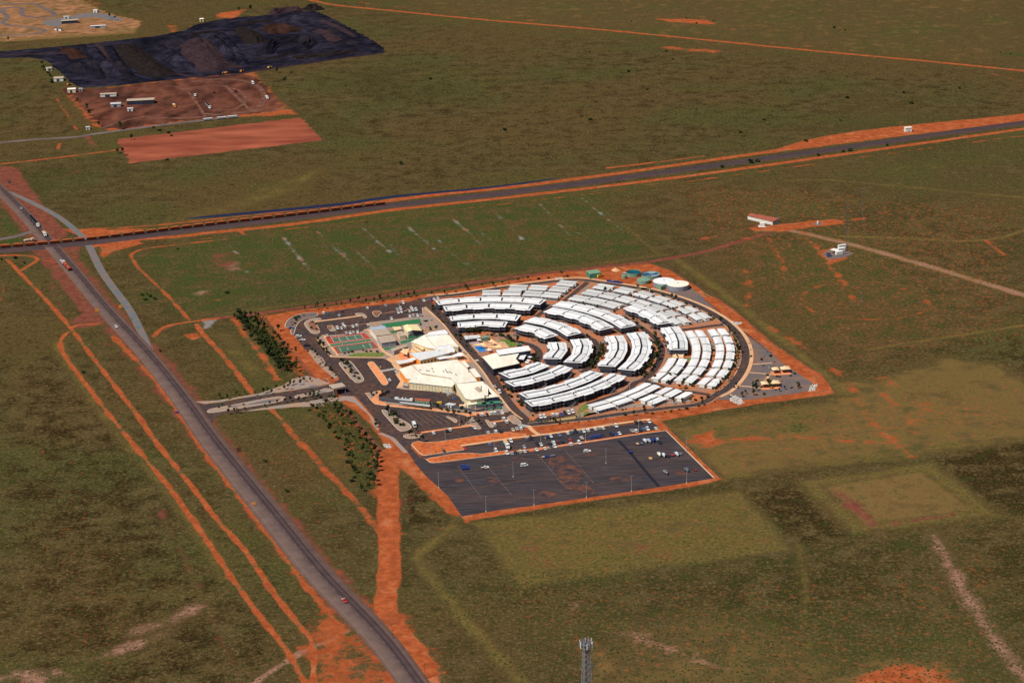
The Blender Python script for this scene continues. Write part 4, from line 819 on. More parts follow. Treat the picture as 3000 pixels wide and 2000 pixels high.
rows=[('in the outer north ring',[(164.3,68.0),(167,57.1),(168,50.6),(168.7,44.3),(168.9,38.5),(169.7,33.1),(170.3,26.9),(171,21.1)],'grey'),
('in the middle north ring',[(146.5,81.2),(148,74.9),(148.7,68.3),(149.7,57.3),(150.5,51.3),(150.8,45.2),(151.6,39.2),(152.8,33.3),(152.9,26.8),(152.7,20.3)],'grey'),
('in the inner north ring',[(133.7,89.6),(132.8,82.5),(132.3,75.2),(132.4,68.6),(133,58.1),(133.4,51.6),(134,45.1)],'grey'),
('from the north, outer east ring',[(171,7.9),(171.3,2.1),(171.3,-3.6),(171.2,-9.1),(171.5,-15),(171.8,-21.3),(172.3,-27.6)],'white'),
('from the north, inner east ring',[(154,7.9),(154.2,2.1),(154.2,-3.6),(154.1,-9.3),(154.4,-15.3),(154.5,-21.3),(154.9,-27.6)],'white'),
('in the row below the shade sails',[(138.2,-15.8),(138.2,-22.1),(139,-28.8)],'white'),
('in the row beginning beside the lawn',[(140.6,-57.6),(140.2,-51.2),(139.4,-44.8),(139.2,-38.8)],'white'),
('by the south ring road',[(156,-44.6),(156.4,-38.3)],'white')]
for nm,L,kind in rows:
    for i,(r,a) in enumerate(L):
        for s,w in ((-1,'inner'),(1,'outer')):
            place_hut(r+s*2.95,a,s,kind,'%s roofed hut, %s of the %s pair %s'%(kind,w,ORD[i],nm))
place_hut(169.6,-38.2,-1,'white','lone white roofed hut with blue shaded long wall at the south east corner')
# ================================================================== central buildings
A1=(1130,920); A2=(1130,1060); K=7.84
def bldg(name,label,cat,o,k,roof,h,wallm,roofm,ov=.5,thick=.25,extra=None,gz=0,posts=False,hs=None):
    pts=zz(o,k,roof,h) if o else PP(roof,h)
    if hs: pts=[ (P(o[0]+a/k,o[1]+b/k,z) if o else P(a,b,z)) for (a,b),z in zip(roof,hs)]
    n=len(pts); c=sum((Vector(p) for p in pts),Vector())/n; off=(c.x,c.y,0); root=thing(name,label,cat,off)
    if area2(pts)<0: pts=pts[::-1]
    zt=[p[2] for p in pts]
    r=MB(); nb=len(pts); vs=[(p[0],p[1],z-thick) for p,z in zip(pts,zt)]+[(p[0],p[1],z) for p,z in zip(pts,zt)]
    r.add(vs,[tuple(range(nb,2*nb)),tuple(range(nb-1,-1,-1))]+[(i,(i+1)%nb,nb+(i+1)%nb,nb+i) for i in range(nb)]); r.build('roof',roofm,root,off)
    nn=normals(pts,True); ins=[Vector((p[0],p[1],0))+q*ov for p,q in zip(pts,nn)]
    if not posts:
        w=MB(); w.prism(ins,gz,min(zt)-thick-.003); w.build('wall',wallm,root,off)
    else:
        for i in range(nb):
            a,b=ins[i],ins[(i+1)%nb]; m_=max(1,int((b-a).length/5))
            for j in range(m_): q=a.lerp(b,j/m_); w=MB(); w.box(q.x-.08,q.x+.08,q.y-.08,q.y+.08,0,zt[i]-thick-.003); w.build('post',wallm,root,off)
    return root,ins,off
def openings(root,off,a,b,n,z0,z1,wf=.5,m='glass_dark',nm='window',pr=.05):
    d=b-a; u=d.normalized(); q=Vector((u.y,-u.x,0))
    for i in range(n):
        s=a+d*((i+.5-wf/2)/n); e=a+d*((i+.5+wf/2)/n); w=MB()
        w.hexa([tuple(s+Vector((0,0,z0))),tuple(s+q*pr+Vector((0,0,z0))),tuple(e+q*pr+Vector((0,0,z0))),tuple(e+Vector((0,0,z0)))],[tuple(s+Vector((0,0,z1))),tuple(s+q*pr+Vector((0,0,z1))),tuple(e+q*pr+Vector((0,0,z1))),tuple(e+Vector((0,0,z1)))])
        w.build(nm,m,root,off)
def ridge(root,off,pts,m='steel_dark',r=.12):
    w=MB()
    for a,b in zip(pts[:-1],pts[1:]): w.tube(tuple(a),tuple(b),r,n=4)
    w.build('ridge_cap',m,root,off)
# dining hall (north)
r,i_,of=bldg('dining_hall','large hall with pale grey and cream roof planes north of the long white roof','building',A1,K,[(575,635),(890,470),(1425,440),(1680,745),(1540,752),(1595,820),(1590,862),(1190,828),(1100,790),(970,770)],5.0,'wall_cream','roof_cream')
ridge(r,of,zz(A1,K,[(890,470),(1190,825)],5.08)); ridge(r,of,zz(A1,K,[(1150,745),(1490,703),(1545,752)],5.08),'wall_grey',.1)
w=MB(); w.prism(zz(A1,K,[(925,490),(985,420),(1355,355),(1420,415),(1425,438)],6.4),5.0,6.4); w.build('raised_roof','roof_white',r,of)
w=MB(); w.prism(zz(A1,K,[(1150,748),(1485,708),(1590,820),(1588,856),(1480,868),(1430,798),(1190,825)],5.5),5.0,5.5); w.build('lower_roof','roof_white',r,of)
openings(r,of,i_[7] if 0 else P(A1[0]+1560/K,A1[1]+830/K,0),P(A1[0]+1675/K,A1[1]+860/K,0),3,1,3)
# long white roof
r,i_,of=bldg('reception_building','long building with bright white roof and orange end wall','building',A1,K,[(540,900),(1430,795),(1480,885),(790,1062)],4.6,'wall_cream','roof_white')
def lowest_edge(ins): 
    e=[(ins[i].lerp(ins[(i+1)%len(ins)],.5).y-abs(0),i) for i in range(len(ins))]; i=min(e)[1]; return ins[i],ins[(i+1)%len(ins)]
a,b=lowest_edge(i_); openings(r,of,a,b,9,.9,2.8,.5)
wst=min(range(len(i_)),key=lambda i:(i_[i]+i_[(i+1)%len(i_)]).x); openings(r,of,i_[wst],i_[(wst+1)%len(i_)],1,.1,4.2,.96,'wall_orange','end_panel',.06)
bldg('entry_canopy','pale sagging canopy on posts beside the drop off, west of the long white roof','canopy',A1,K,[(220,1075),(470,1045),(640,990),(715,1035),(560,1085),(310,1148)],3.3,'steel','roof_white',.3,.15,posts=True,hs=[3.6,3.1,3.5,3.5,3.1,3.4])
bldg('walkway_canopy','pale sagging canopy on posts reaching the main street','canopy',A1,K,[(1130,975),(1510,955),(1700,872),(1825,935),(1480,1000),(1230,1040)],3.3,'steel','roof_white',.3,.15,posts=True,hs=[3.4,3.1,3.8,3.8,3.1,3.4])
# kitchen / laundry block
r,i_,of=bldg('kitchen_building','largest cream roofed building with angled front and roof vents','building',A1,K,[(615,1170),(1640,1035),(1860,1245),(1910,1300),(2110,1540),(1600,1605),(1495,1475),(810,1362)],6.0,'wall_cream','roof_cream')
ridge(r,of,zz(A2,K,[(610,80),(810,263),(1495,374),(1600,505)],6.1)); ridge(r,of,zz(A2,K,[(1600,505),(2110,440)],6.1),'wall_grey',.1)
fr=zz(A2,K,[(315,165),(610,75),(810,263),(1495,374),(1585,500),(1525,572),(525,465),(585,385),(475,385)],5.2)
w=MB(); pts=fr if area2(fr)>0 else fr[::-1]; w.prism(pts,4.95,5.2); w.build('front_roof','roof_cream',r,of)
w=MB(); cen=sum(pts,Vector())/len(pts); w.prism([Vector((p.x,p.y,0))+q*.5 for p,q in zip(pts,normals(pts,True))],0,4.945); w.build('front_wall','wall_cream',r,of)
a=P(A2[0]+1525/K,A2[1]+572/K,5.2); b=P(A2[0]+525/K,A2[1]+465/K,5.2); a.z=b.z=0
d=(b-a).normalized(); q=Vector((d.y,-d.x,0)); q=-q if q.y>0 else q
for t in np.linspace(.02,.98,14):
    p=a.lerp(b,t)-q*.45; w=MB(); w.box(p.x-.06,p.x+.06,p.y-.12,p.y+.02,0,4.9); w.build('wall_rib','wall_grey',r,of)
p=a.lerp(b,.10)-q*.5; w=MB(); w.box(p.x-2,p.x+2,p.y-.14,p.y+.02,.1,3.2); w.build('roller_door','wall_white',r,of)
tri=zz(A2,K,[(475,385),(585,385),(525,480)],3.6); w=MB(); w.prism([(p.x,p.y-2) for p in tri],0,3.6); w.build('orange_wing_wall','wall_orange',r,of)
a=P(A2[0]+318/K,A2[1]+170/K,4.9); b=P(A2[0]+478/K,A2[1]+390/K,4.9); w=MB(); w.quad(tuple(a)[:2]+(.1,),tuple(b)[:2]+(.1,),tuple(b)[:2]+(4.8,),tuple(a)[:2]+(4.8,)); w.build('side_panel','wall_orange',r,of)
for (x,y) in ((785,195),(935,215),(985,215),(1065,165),(1090,235),(1320,225),(1375,195),(1395,240),(1415,250),(1460,240),(1500,260),(1610,300),(1905,240),(695,355)):
    p=P(A2[0]+x/K,A2[1]+y/K,6.1); w=MB(); w.cyl(p,.35,5.2 if x==695 else 6.0,6.9 if x!=695 else 6,n=7); w.cyl(p,.5,6.9,7.1,n=7) if x!=695 else None; w.build('roof_vent','steel',r,of)
bldg('loading_canopy','grey awning over the dark loading dock of the kitchen','canopy',A2,K,[(820,495),(870,455),(1060,475),(1005,520)],4.6,'wall_white','roof_grey',.3,.2,posts=True)
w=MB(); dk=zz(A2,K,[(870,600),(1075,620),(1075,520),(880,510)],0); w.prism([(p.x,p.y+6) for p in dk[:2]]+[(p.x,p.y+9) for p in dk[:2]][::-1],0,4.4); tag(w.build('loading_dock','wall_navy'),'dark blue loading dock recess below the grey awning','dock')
# store (south east)
r,i_,of=bldg('store_building','cream roofed store with a dark smudge on its roof beside the service yard','building',A2,K,[(1605,508),(2225,440),(2352,605),(2352,760),(2260,765),(2275,820),(1945,870),(1830,845)],6.2,'wall_cream','roof_cream')
ridge(r,of,zz(A2,K,[(1610,512),(1830,845),(1945,870)],6.25),'steel_dark',.12)
w=MB(); p=P(A2[0]+2190/K,A2[1]+610/K,6.2); w.box(p.x-.2,p.x+.2,p.y-5,p.y+5,6.2,6.5); w.build('roof_slot','steel_dark',r,of)
w=MB(); u=zz(A2,K,[(2040,600),(2120,560),(2200,620),(2220,680),(2150,700),(2080,650)],6.21); w.add([tuple(v) for v in u],[tuple(range(6)) if area2(u)>0 else tuple(range(5,-1,-1))]); w.build('roof_stain','roof_tan',r,of)
bldg('side_annex','narrow lower cream roof strip on the street side of the store','building',(1100,1100),3.92,[(1245,100),(1275,100),(1418,238),(1280,255),(1258,222),(1340,215)],5.0,'wall_navy','roof_cream')
bldg('street_annex','cream flat roofed annex with orange band facing the main street','building',A1,K,[(1910,1265),(2040,1240),(2190,1435),(2060,1450)],4.4,'wall_orange','roof_cream')
bldg('street_annex','small cream roofed annex beside the red paving at the street','building',A1,K,[(1720,1085),(1810,1065),(1925,1200),(1870,1225)],4.2,'wall_cream','roof_cream')
r,i_,of=bldg('pump_shed','small cream shed with a roller door at the yard corner','shed',A2,K,[(1850,950),(2075,915),(2115,950),(1895,985)],3.6,'wall_cream','roof_cream',.15)
a,b=lowest_edge(i_); openings(r,of,a,b,1,.1,2.6,.38,'wall_grey','roller_door')
for j,(x,y) in enumerate(((2120,955),(2265,925))): pass
for j,(x,y) in enumerate(((1870,165),(1980,155),(2100,140))):
    p=P(1050+x/5.2267,1150+y/5.2267,2.8); c=p; t=thing('equipment_enclosure','dark green %s enclosure in the fenced plant area south of the store'%['western','middle','eastern'][j],'enclosure',(c.x,c.y,0),.05)
    w=MB(); w.box(-4,4,-2,2,2.5,2.8); w.build('roof','green_steel',t); w=MB(); w.box(-3.8,3.8,-1.8,1.8,0,2.5); w.build('wall','steel_dark',t)
    t=thing('chiller_unit','dark green chiller in front of the %s enclosure south of the store'%['western','middle','eastern'][j],'chiller',(c.x+2,c.y-6,0)); w=MB(); w.box(-1.5,1.5,-1,1,.1,1.6); w.build('casing','green_steel',t); w=MB(); w.cyl((0,0),.7,1.6,1.75,n=10); w.build('fan_ring','steel_dark',t)
r,i_,of=bldg('bus_shelter_building','green clad shed with red brown roof in the service yard','shed',A2,K,[(660,870),(675,825),(1040,855),(1000,905)],4.0,'green_pale','roof_red',.2)
a,b=lowest_edge(i_); openings(r,of,a,b,5,.5,2.4,.7)
bldg('bus_shelter','long pale roofed bus shelter on posts along the orange footpath','shelter',(1050,1150),5.2267,[(620,150),(650,138),(1100,185),(1090,210)],2.9,'steel_dark','roof_grey',.15,.15,posts=True)
# recreation hall
O3=(1350,950)
r,i_,of=bldg('recreation_hall','cream roofed recreation hall across the main street from the kitchen','building',O3,K,[(490,742),(820,650),(1345,655),(1265,785),(1350,890),(740,1022)],5.6,'wall_charcoal','roof_cream')
w=MB(); w.prism(zz(O3,K,[(1080,688),(1344,656),(1264,785),(1350,888),(1310,896),(1200,760)],5.605),5.5,5.66); w.build('hip_roof','roof_cream',r,of)
bldg('skillion_wing','long raised white skillion roof behind the recreation hall','building',O3,K,[(803,588),(1550,485),(1612,590),(880,695)],7.0,'wall_navy','roof_white',.6,.4)
bldg('terrace_roof','square white terrace roof between the recreation hall and the umbrellas','shelter',O3,K,[(1335,672),(1512,685),(1445,805),(1268,785)],3.8,'steel_dark','roof_white',.3,.2,posts=True)
bldg('plant_room','white box plant room on the south side of the recreation hall','building',O3,K,[(930,975),(1215,935),(1260,960),(975,1020)],3.4,'wall_white','roof_white',.1)
r,i_,of=bldg('pool_shed','long low grey roofed shed behind the swimming pool','shed',O3,K,[(70,262),(420,240),(460,300),(105,345)],3.0,'wall_navy','roof_grey',.3)
bldg('garden_shed','small pale green gabled shed beside the pool','shed',O3,K,[(487,265),(540,243),(610,250),(650,290),(500,312)],2.8,'green_pale','green_pale',.1)
bldg('barbecue_shelter','small dark green roofed shelter on the lawn edge','shelter',O3,K,[(1285,440),(1400,425),(1408,460),(1290,470)],2.6,'wall_charcoal','green_steel',.2,.15,posts=False)
# gym and sheds beside the courts
O4=(1020,860)
r,i_,of=bldg('gym_shed','grey and tan roofed gymnasium beside the tennis courts','building',O4,K,[(485,775),(825,730),(990,930),(640,965)],4.6,'wall_white','roof_tan')
w=MB(); w.prism(zz(O4,K,[(483,776),(826,729),(895,795),(548,838)],4.7),4.55,4.7); w.build('new_roof_sheet','roof_blue',r,of)
bldg('training_shed','tan roofed shed with grey wall beside the basketball court','building',O4,K,[(660,985),(1010,940),(1112,1080),(762,1135)],4.2,'wall_grey','roof_tan')
r=thing('sports_hall','tall pale yellow gabled hall with open dark green front','building'); q=[P(O4[0]+a/K,O4[1]+b/K,z) for a,b,z in ((1262,745,6),(1350,705,7.6),(1585,710,6),(1700,850,6),(1475,838,7.6),(1365,875,6))]
of=(q[5].x,q[5].y,0); r.location=of
w=MB(); w.add([tuple(v) for v in (q[0],q[1],q[4],q[5])]+[tuple(v) for v in (q[1],q[2],q[3],q[4])],[(0,1,2,3),(4,5,6,7)]); w.add([tuple(v-Vector((0,0,.2))) for v in (q[0],q[1],q[4],q[5])]+[tuple(v-Vector((0,0,.2))) for v in (q[1],q[2],q[3],q[4])],[(0,1,2,3),(4,5,6,7)]); w.build('roof','roof_yellow',r,of)
def vg(a,z=0): return (a.x,a.y,z)
w=MB(); ii=[q[0].lerp(q[3],.03),q[2].lerp(q[5],.03),q[3].lerp(q[0],.03),q[5].lerp(q[2],.03)]; w.quad(vg(ii[0]),vg(ii[3]),vg(ii[3],5.75),vg(ii[0],5.75)); w.quad(vg(ii[0]),vg(ii[1]),vg(ii[1],5.75),vg(ii[0],5.75)); w.quad(vg(ii[1]),vg(ii[2]),vg(ii[2],5.75),vg(ii[1],5.75)); w.build('wall','wall_cream',r,of)
a,b=ii[3],ii[2]; w=MB(); w.quad(vg(a),vg(b),vg(b,2.6),vg(a,2.6)); w.build('curtain','green_steel',r,of)
w=MB(); m_=a.lerp(b,.45); up=q[4].lerp(q[1],.03); w.add([vg(a,2.6),vg(m_,2.6),(up.x,up.y,7.3),vg(a,5.7)],[(0,1,2,3)]); w.build('gable_panel','wall_grey',r,of)
w=MB(); w.add([vg(m_,2.6),vg(b,2.6),vg(b,5.7),(up.x,up.y,7.3)],[(0,1,2,3)]); w.build('gable_screen','wall_navy',r,of)
bldg('small_shed','small tan roofed shed between the gym and the sports hall','shed',O4,K,[(1110,870),(1240,853),(1328,960),(1180,982)],3.2,'wall_cream','roof_tan',.2)
bldg('bar_building','narrow tan roofed building beside the fan shaped shade sails','building',O4,K,[(970,1265),(1330,1170),(1385,1200),(1055,1312)],3.4,'wall_grey','roof_tan',.3)
bldg('gym_canopy','salmon coloured canopy joining the gym garden and the sports hall','canopy',O4,K,[(1010,765),(1195,752),(1230,805),(1080,848)],3.2,'steel','shade_cloth',.2,.1,posts=True)
bldg('gatehouse','flat roofed grey gatehouse canopy spanning the entrance road','gatehouse',(800,860),3.92,[(640,1045),(790,1020),(835,1060),(690,1090)],5.2,'wall_white','roof_tan',.6,.6,posts=True)
def sail(label,o,k,pts,zs,drop=.25):
    c=[P(o[0]+a/k,o[1]+b/k,z) for (a,b),z in zip(pts,zs)]; cen=sum(c,Vector())/len(c); t=thing('shade_sail',label,'shade sail',(cen.x,cen.y,0)); of=(cen.x,cen.y,0)
    mb=MB(); n=len(c); ring=[]
    for i in range(n):
        a,b=c[i],c[(i+1)%n]
        for j in range(4): q=a.lerp(b,j/4); q=q.lerp(cen,.22*math.sin(math.pi*j/4)); ring.append(q)
    cc=cen-Vector((0,0,drop)); mb.add([tuple(cc)]+[tuple(q) for q in ring],[(0,1+i,1+(i+1)%len(ring)) for i in range(len(ring))]); mb.build('cloth','shade_cloth',t,of)
    for q in c: p=MB(); p.tube((q.x,q.y,0),(q.x,q.y,q.z),.09,n=5); p.build('mast','steel',t,of)
sail('largest tan shade sail over the courtyard west end',A1,K,[(315,870),(390,790),(560,775),(490,940)],[3.4,4.2,3.2,4])
sail('triangular tan shade sail in the middle of the courtyard',A1,K,[(590,785),(700,880),(545,895)],[4.4,3,3.2])
sail('narrow tan shade sail beside the hall wall',A1,K,[(640,770),(820,835),(800,860),(700,860)],[4,3.2,3,3.5])
sail('slatted tan shade sail against the dining hall roof',A1,K,[(600,690),(690,700),(970,770),(850,830)],[3.4,4.2,3.8,3])
sail('tan shade sail stretched over the swimming pool',O3,K,[(245,455),(540,415),(600,490),(400,480)],[3.6,4.4,3,3.2])
sail('peaked tan shade sail over the playground',O3,K,[(605,395),(700,330),(840,410),(760,425)],[3,5,3,3.4])
sail('lower tan shade sail next to the recreation hall roof',O3,K,[(705,505),(900,450),(955,530),(830,545)],[3,4.6,3,3])
sail('western tan sail at the south end of the three bay block',(1720,940),K,[(1960,770),(2040,750),(2095,850),(1950,840)],[3.4,3.4,3.2,3.2])
sail('eastern tan sail at the south end of the three bay block',(1720,940),K,[(2070,760),(2230,760),(2210,850),(2110,850)],[3.4,3.4,3.2,3.2])
for j,(o,bx) in enumerate(((( 2100,960),(1250,880)),((2100,960),(1040,1160)))):
    c=P(2100+bx[0]/6.72,960+bx[1]/6.72,0); t=thing('picnic_shelter','tan tent shelter over orange paving, %s one east of the ring road'%['northern','southern'][j],'shelter',(c.x,c.y,0),.1)
    for s,(x0,x1) in enumerate(((-6,-1.2),(.2,7))):
        mb=MB(); cz=4.2; mb.add([(0 if s==0 else 0,1.2,cz),(x0,3.2,2.8),(x0 if s==0 else 0,-2.4,2.7),(x1,-2.6,2.9) ,(x1,3,2.9)],[(0,1,2),(0,2,3),(0,3,4),(0,4,1)]) if 0 else mb.add([((x0+x1)/2,1.4,4.3 if s else 4.0),(x0,3.4,2.8),(x0,-2.4,2.9),(x1,-2.6,2.9),(x1,3.4,3.2),((x0+x1)/2,-2.9,3.3)],[(0,1,2),(0,2,5),(0,5,3),(0,3,4),(0,4,1)]); mb.build('cloth','shade_cloth',t)
    for x,y in ((-6,-2.4),(-6,3.4),(7,-2.6),(7,3.4),(0,-2.6),(0,3.4)): p=MB(); p.tube((x,y,0),(x,y,3),.1,n=5); p.build('post','steel_dark',t)
    p=MB(); p.box(-6.5,7,-5,3,.06,.12); p.build('slab','paving_orange',t)
    for x in (-3,3): p=MB(); p.box(x-1,x+1,-.4,.4,.7,.78); p.box(x-.1,x+.1,-.3,.3,.12,.7); p.box(x-1,x+1,-1.2,-.8,.4,.46); p.box(x-1,x+1,.8,1.2,.4,.46); p.build('picnic_table','steel_dark',t)
# pool
sheet('pool_deck',zz(O3,K,[(195,400),(420,360),(560,400),(620,430),(1000,400),(1110,530),(700,580),(400,640),(280,520)]),'footpath',z=.062)
for nm,pts in (('wading_pool',[(245,435),(400,418),(415,432),(270,455)]),('swimming_pool',[(305,505),(480,492),(600,612),(420,632)])):
    q=zz(O3,K,pts); o=sheet(nm,q,'pool_water',z=.07)
for i,(x,y,s) in enumerate(((420,345,3.2),(655,572,3.0),(1590,690,2.6),(1590,740,2.9),(1550,815,2.6),(1520,860,3.0))):
    p=P(O3[0]+x/K,O3[1]+y/K,2.5); t=thing('umbrella',['white square umbrella by the pool shed','white square umbrella at the south corner of the pool','white umbrella nearest the skillion roof on the terrace','white umbrella second from the skillion roof on the terrace','white umbrella third from the skillion roof on the terrace','white umbrella furthest south on the terrace'][i],'umbrella',(p.x,p.y,0),.3*i)
    mb=MB(); mb.add([(0,0,2.9),(-s/2,-s/2,2.3),(s/2,-s/2,2.3),(s/2,s/2,2.3),(-s/2,s/2,2.3)],[(0,1,2),(0,2,3),(0,3,4),(0,4,1)]); mb.build('canopy','roof_white',t); mb=MB(); mb.tube((0,0,0),(0,0,2.9),.05); mb.build('pole','steel',t)
# ================================================================== tanks and works compound
def tank(label,cx,cy,r,h,wallm,topm,cone=0,water=None):
    t=thing('storage_tank',label,'tank',(cx,cy,0)); n=40
    w=MB(); c=[(math.cos(2*math.pi*i/n),math.sin(2*math.pi*i/n)) for i in range(n)]
    w.add([(a*r,b*r,0) for a,b in c]+[(a*r,b*r,h) for a,b in c],[(i,(i+1)%n,n+(i+1)%n,n+i) for i in range(n)]); w.build('shell',wallm,t)
    for z in np.arange(.6,h,.65): 
        w=MB(); w.add([(a*(r+.04),b*(r+.04),z) for a,b in c]+[(a*(r+.04),b*(r+.04),z+.09) for a,b in c],[(i,(i+1)%n,n+(i+1)%n,n+i) for i in range(n)]); w.build('hoop','steel',t)
    w=MB(); zt=h+.03 if not water else h-.5; w.add([(0,0,zt+cone)]+[(a*(r+(.05 if not water else -.1)),b*(r+(.05 if not water else -.1)),zt) for a,b in c],[(0,1+i,1+(i+1)%n) for i in range(n)]); w.build('roof' if not water else 'water_surface',topm,t)
    if not water:
        w=MB(); w.box(-.5,.5,-.5,.5,h,h+.5+cone); w.build('hatch','steel',t)
    w=MB()
    for s in (-.25,.25): w.tube((r*.3+s,-r*.97,0),(r*.3+s,-r*.97,h+.6),.05,n=4)
    for z in np.arange(.3,h,.4): w.tube((r*.3-.25,-r*.97,z),(r*.3+.25,-r*.97,z),.03,n=4)
    w.build('ladder','steel',t)
tc=P(1945.1,822.5,3.9)*1; tank('white topped round water tank, the farther of the two large ones',tc.x,tc.y+.0,8.8,3.9,'tank_wall','roof_white',.35)
tc=P(1985.8,830.9,3.9); tank('cream topped round water tank, the nearer of the two large ones',tc.x,tc.y,8.8,3.9,'tank_wall','roof_cream',.35)
tc=P(1884.8,818.5,2.8); tank('low pale green round tank with a flat roof',tc.x,tc.y,5.3,2.8,'green_pale','green_pale',.15)
tc=P(1856,796,3.0); tank('dark teal open pond tank at the back of the works compound',tc.x,tc.y,6.1,3.0,'green_pale','teal_water',0,True)
tc=P(1906.5,802,3.0); tank('open blue water tank with foam behind the white topped tank',tc.x,tc.y,7.6,3.0,'green_pale','blue_water',0,True)
tc=P(1828,806,2.6); tank('small pale green tank beside the pipework',tc.x,tc.y,2.0,2.6,'green_pale','green_pale',.1)
G5=(1550,760)
r,i_,of=bldg('works_shed','dark green gabled shed at the north edge of the works compound','shed',G5,K,[(1308,262),(1565,222),(1655,298),(1395,335)],4.2,'green_steel','green_pale',.05)
bldg('pump_house','pale green pump house between the two large tanks','shed',(1820,770),10.226,[(1060,645),(1220,600),(1355,655),(1190,710)],3.2,'green_pale','green_pale',.1)
r=thing('yellow_container','yellow rounded tank truck body beside the works shed','container',tuple(P(1757,812))); w=MB(); w.box(-2.8,2.8,-1.2,1.2,.6,2.6); w.build('body','paint_yellow',r); w=MB(); w.box(-2.6,2.6,-1,1,0,.6); w.build('frame','steel_dark',r); r.rotation_euler=(0,0,.7)
for i in range(4):
    p=P(1550+(1840+i*80)/K,760+(478+i*12)/K,1.2); r=thing('skip_bin','%s blue skip bin from the west in the row beside the ring road'%ORD[i],'skip bin',(p.x,p.y,0),-.25,'blue skip bins'); w=MB(); w.hexa([(-1.7,-.8,.1),(1.7,-.8,.1),(1.7,.8,.1),(-1.7,.8,.1)],[(-2.2,-1,1.3),(2.2,-1,1.3),(2.2,1,1.3),(-2.2,1,1.3)]); w.build('bin','paint_blue',r); w=MB(); w.box(-2,2,-.9,.9,1.31,1.4); w.build('lid','paint_lightblue' if i==1 else 'wall_navy',r)
p=P(1804,792); r=thing('sand_heap','pale sand heap behind the works compound','heap',tuple(p)); w=MB(); n=14
w.add([(0,0,2.4)]+[((3.2+R.random())*math.cos(2*math.pi*i/n),(3+R.random())*math.sin(2*math.pi*i/n),0) for i in range(n)],[(0,1+i,1+(i+1)%n) for i in range(n)]); w.build('sand','footpath',r)
p=P(1850,808); r=thing('pipework_skid','dark pipework skid between the teal tank and the low green tank','pipework',tuple(p),-.2); w=MB(); w.box(-7,7,-1.5,1.5,2.2,2.4); w.build('walkway','steel',r); w=MB()
for i in range(14): w.box(-6.8+i,-6.6+i,-1.3,1.3,0,2.2)
w.build('pipe_rack','steel_dark',r)
# radio site
r,i_,of=bldg('radio_building','long white building with red brown roof at the radio station','building',(2100,550),3.92,[(350,320),(385,292),(720,350),(640,388)],3.4,'wall_white','roof_red',.4)
a,b=lowest_edge(i_); openings(r,of,a,b,14,1.2,2.6,.6)
p=P(2233,663); r=thing('equipment_cube','small white equipment cube on a concrete slab by the radio building','cabinet',tuple(p)); w=MB(); w.box(-2,2,-1.6,1.6,.2,3.2); w.build('cabinet_shell','wall_white',r); w=MB(); w.box(-3.3,3.3,-3,3,.05,.2); w.build('slab','concrete',r)
sheet('gravel_pad',PP([(2408,744),(2440,725),(2505,742),(2470,755),(2430,760)]),'gravel_dark',z=.03)
for i,(x,y,l) in enumerate(((2467,727,7),(2465,736,6),(2458,746,6))):
    p=P(x,y); r=thing('container_hut','%s white container hut at the antenna compound'%['rear','middle','front'][i],'container',tuple(p),.35); w=MB(); w.box(-l/2,l/2,-1.3,1.3,.3,2.9); w.build('wall','wall_white',r); w=MB(); w.box(-l/2-.1,l/2+.1,-1.4,1.4,2.9,3.05); w.build('roof','roof_white',r)
bldg('awning','small cream awning beside the container huts','canopy',(2100,550),3.92,[(1300,712),(1340,695),(1405,705),(1385,728)],3,'steel','roof_cream',.2,.15,posts=True)
p=P(2428,752); r=thing('solar_panel','tilted solar panel array beside the container huts','solar panel',tuple(p),.3); w=MB(); w.hexa([(-2,-1,.5),(2,-1,.5),(2,1.4,3),(-2,1.4,3)],[(-2,-1.05,.56),(2,-1.05,.56),(2,1.35,3.06),(-2,1.35,3.06)]); w.build('panel','wall_navy',r); w=MB(); w.tube((-1.5,1,0),(-1.5,1,2.5),.06); w.tube((1.5,1,0),(1.5,1,2.5),.06); w.build('leg','steel',r)
p=P(2396,656); sheet('gravel_pad',PP([(2380,656),(2396,652),(2414,656),(2396,661)]),'gravel_blue',z=.03); r=thing('satellite_dome','small white dome on a gravel pad','antenna',tuple(p)); w=MB(); w.cyl((0,0),.9,0,1.2,n=10); w.build('plinth','concrete',r); w=MB(); w.cyl((0,0),.7,1.2,2.6,n=8); w.build('dome','roof_white',r)
p=P(2660,386); r=thing('signal_hut','white signal hut beside the railway','hut',tuple(p),.2); w=MB(); w.box(-3.5,3.5,-2.2,2.2,.2,4.4); w.build('wall','wall_white',r); w=MB(); w.box(-3.8,3.8,-2.5,2.5,4.4,4.7); w.build('roof','roof_cream',r); w=MB(); w.box(-.6,.6,-2.26,-2.2,.3,2.5); w.build('door','wall_grey',r)
def mast(label,base,h,w0=.5,arms=0):
    p=P(*base); t=thing('radio_mast',label,'mast',tuple(p)); mb=MB(); 
    for i in range(3): a=2*math.pi*i/3; mb.tube((w0*math.cos(a),w0*math.sin(a),0),(w0*.6*math.cos(a),w0*.6*math.sin(a),h),.07,n=4)
    n=int(h/1.6)
    for j in range(n):
        z0,z1=h*j/n,h*(j+1)/n; f=w0*(1-.4*j/n)
        for i in range(3): a=2*math.pi*i/3; b=2*math.pi*(i+1)/3; mb.tube((f*math.cos(a),f*math.sin(a),z0),(f*math.cos(b),f*math.sin(b),z1),.035,n=3)
    mb.build('lattice','steel_dark',t)
    for i in range(3):
        a=2*math.pi*i/3+.5
        for f in (.95,.55): g=MB(); g.tube((0,0,h*f),(h*.5*math.cos(a),h*.5*math.sin(a),0),.02,n=3); g.build('guy_wire','steel',t)
mast('tallest lattice radio mast, standing by the container huts',(2479,744),45)
mast('lattice radio mast on the red earth right of the gravel dome pad',(2523,639),27)
mast('lattice radio mast beside the long red roofed radio building',(2276,657),22)
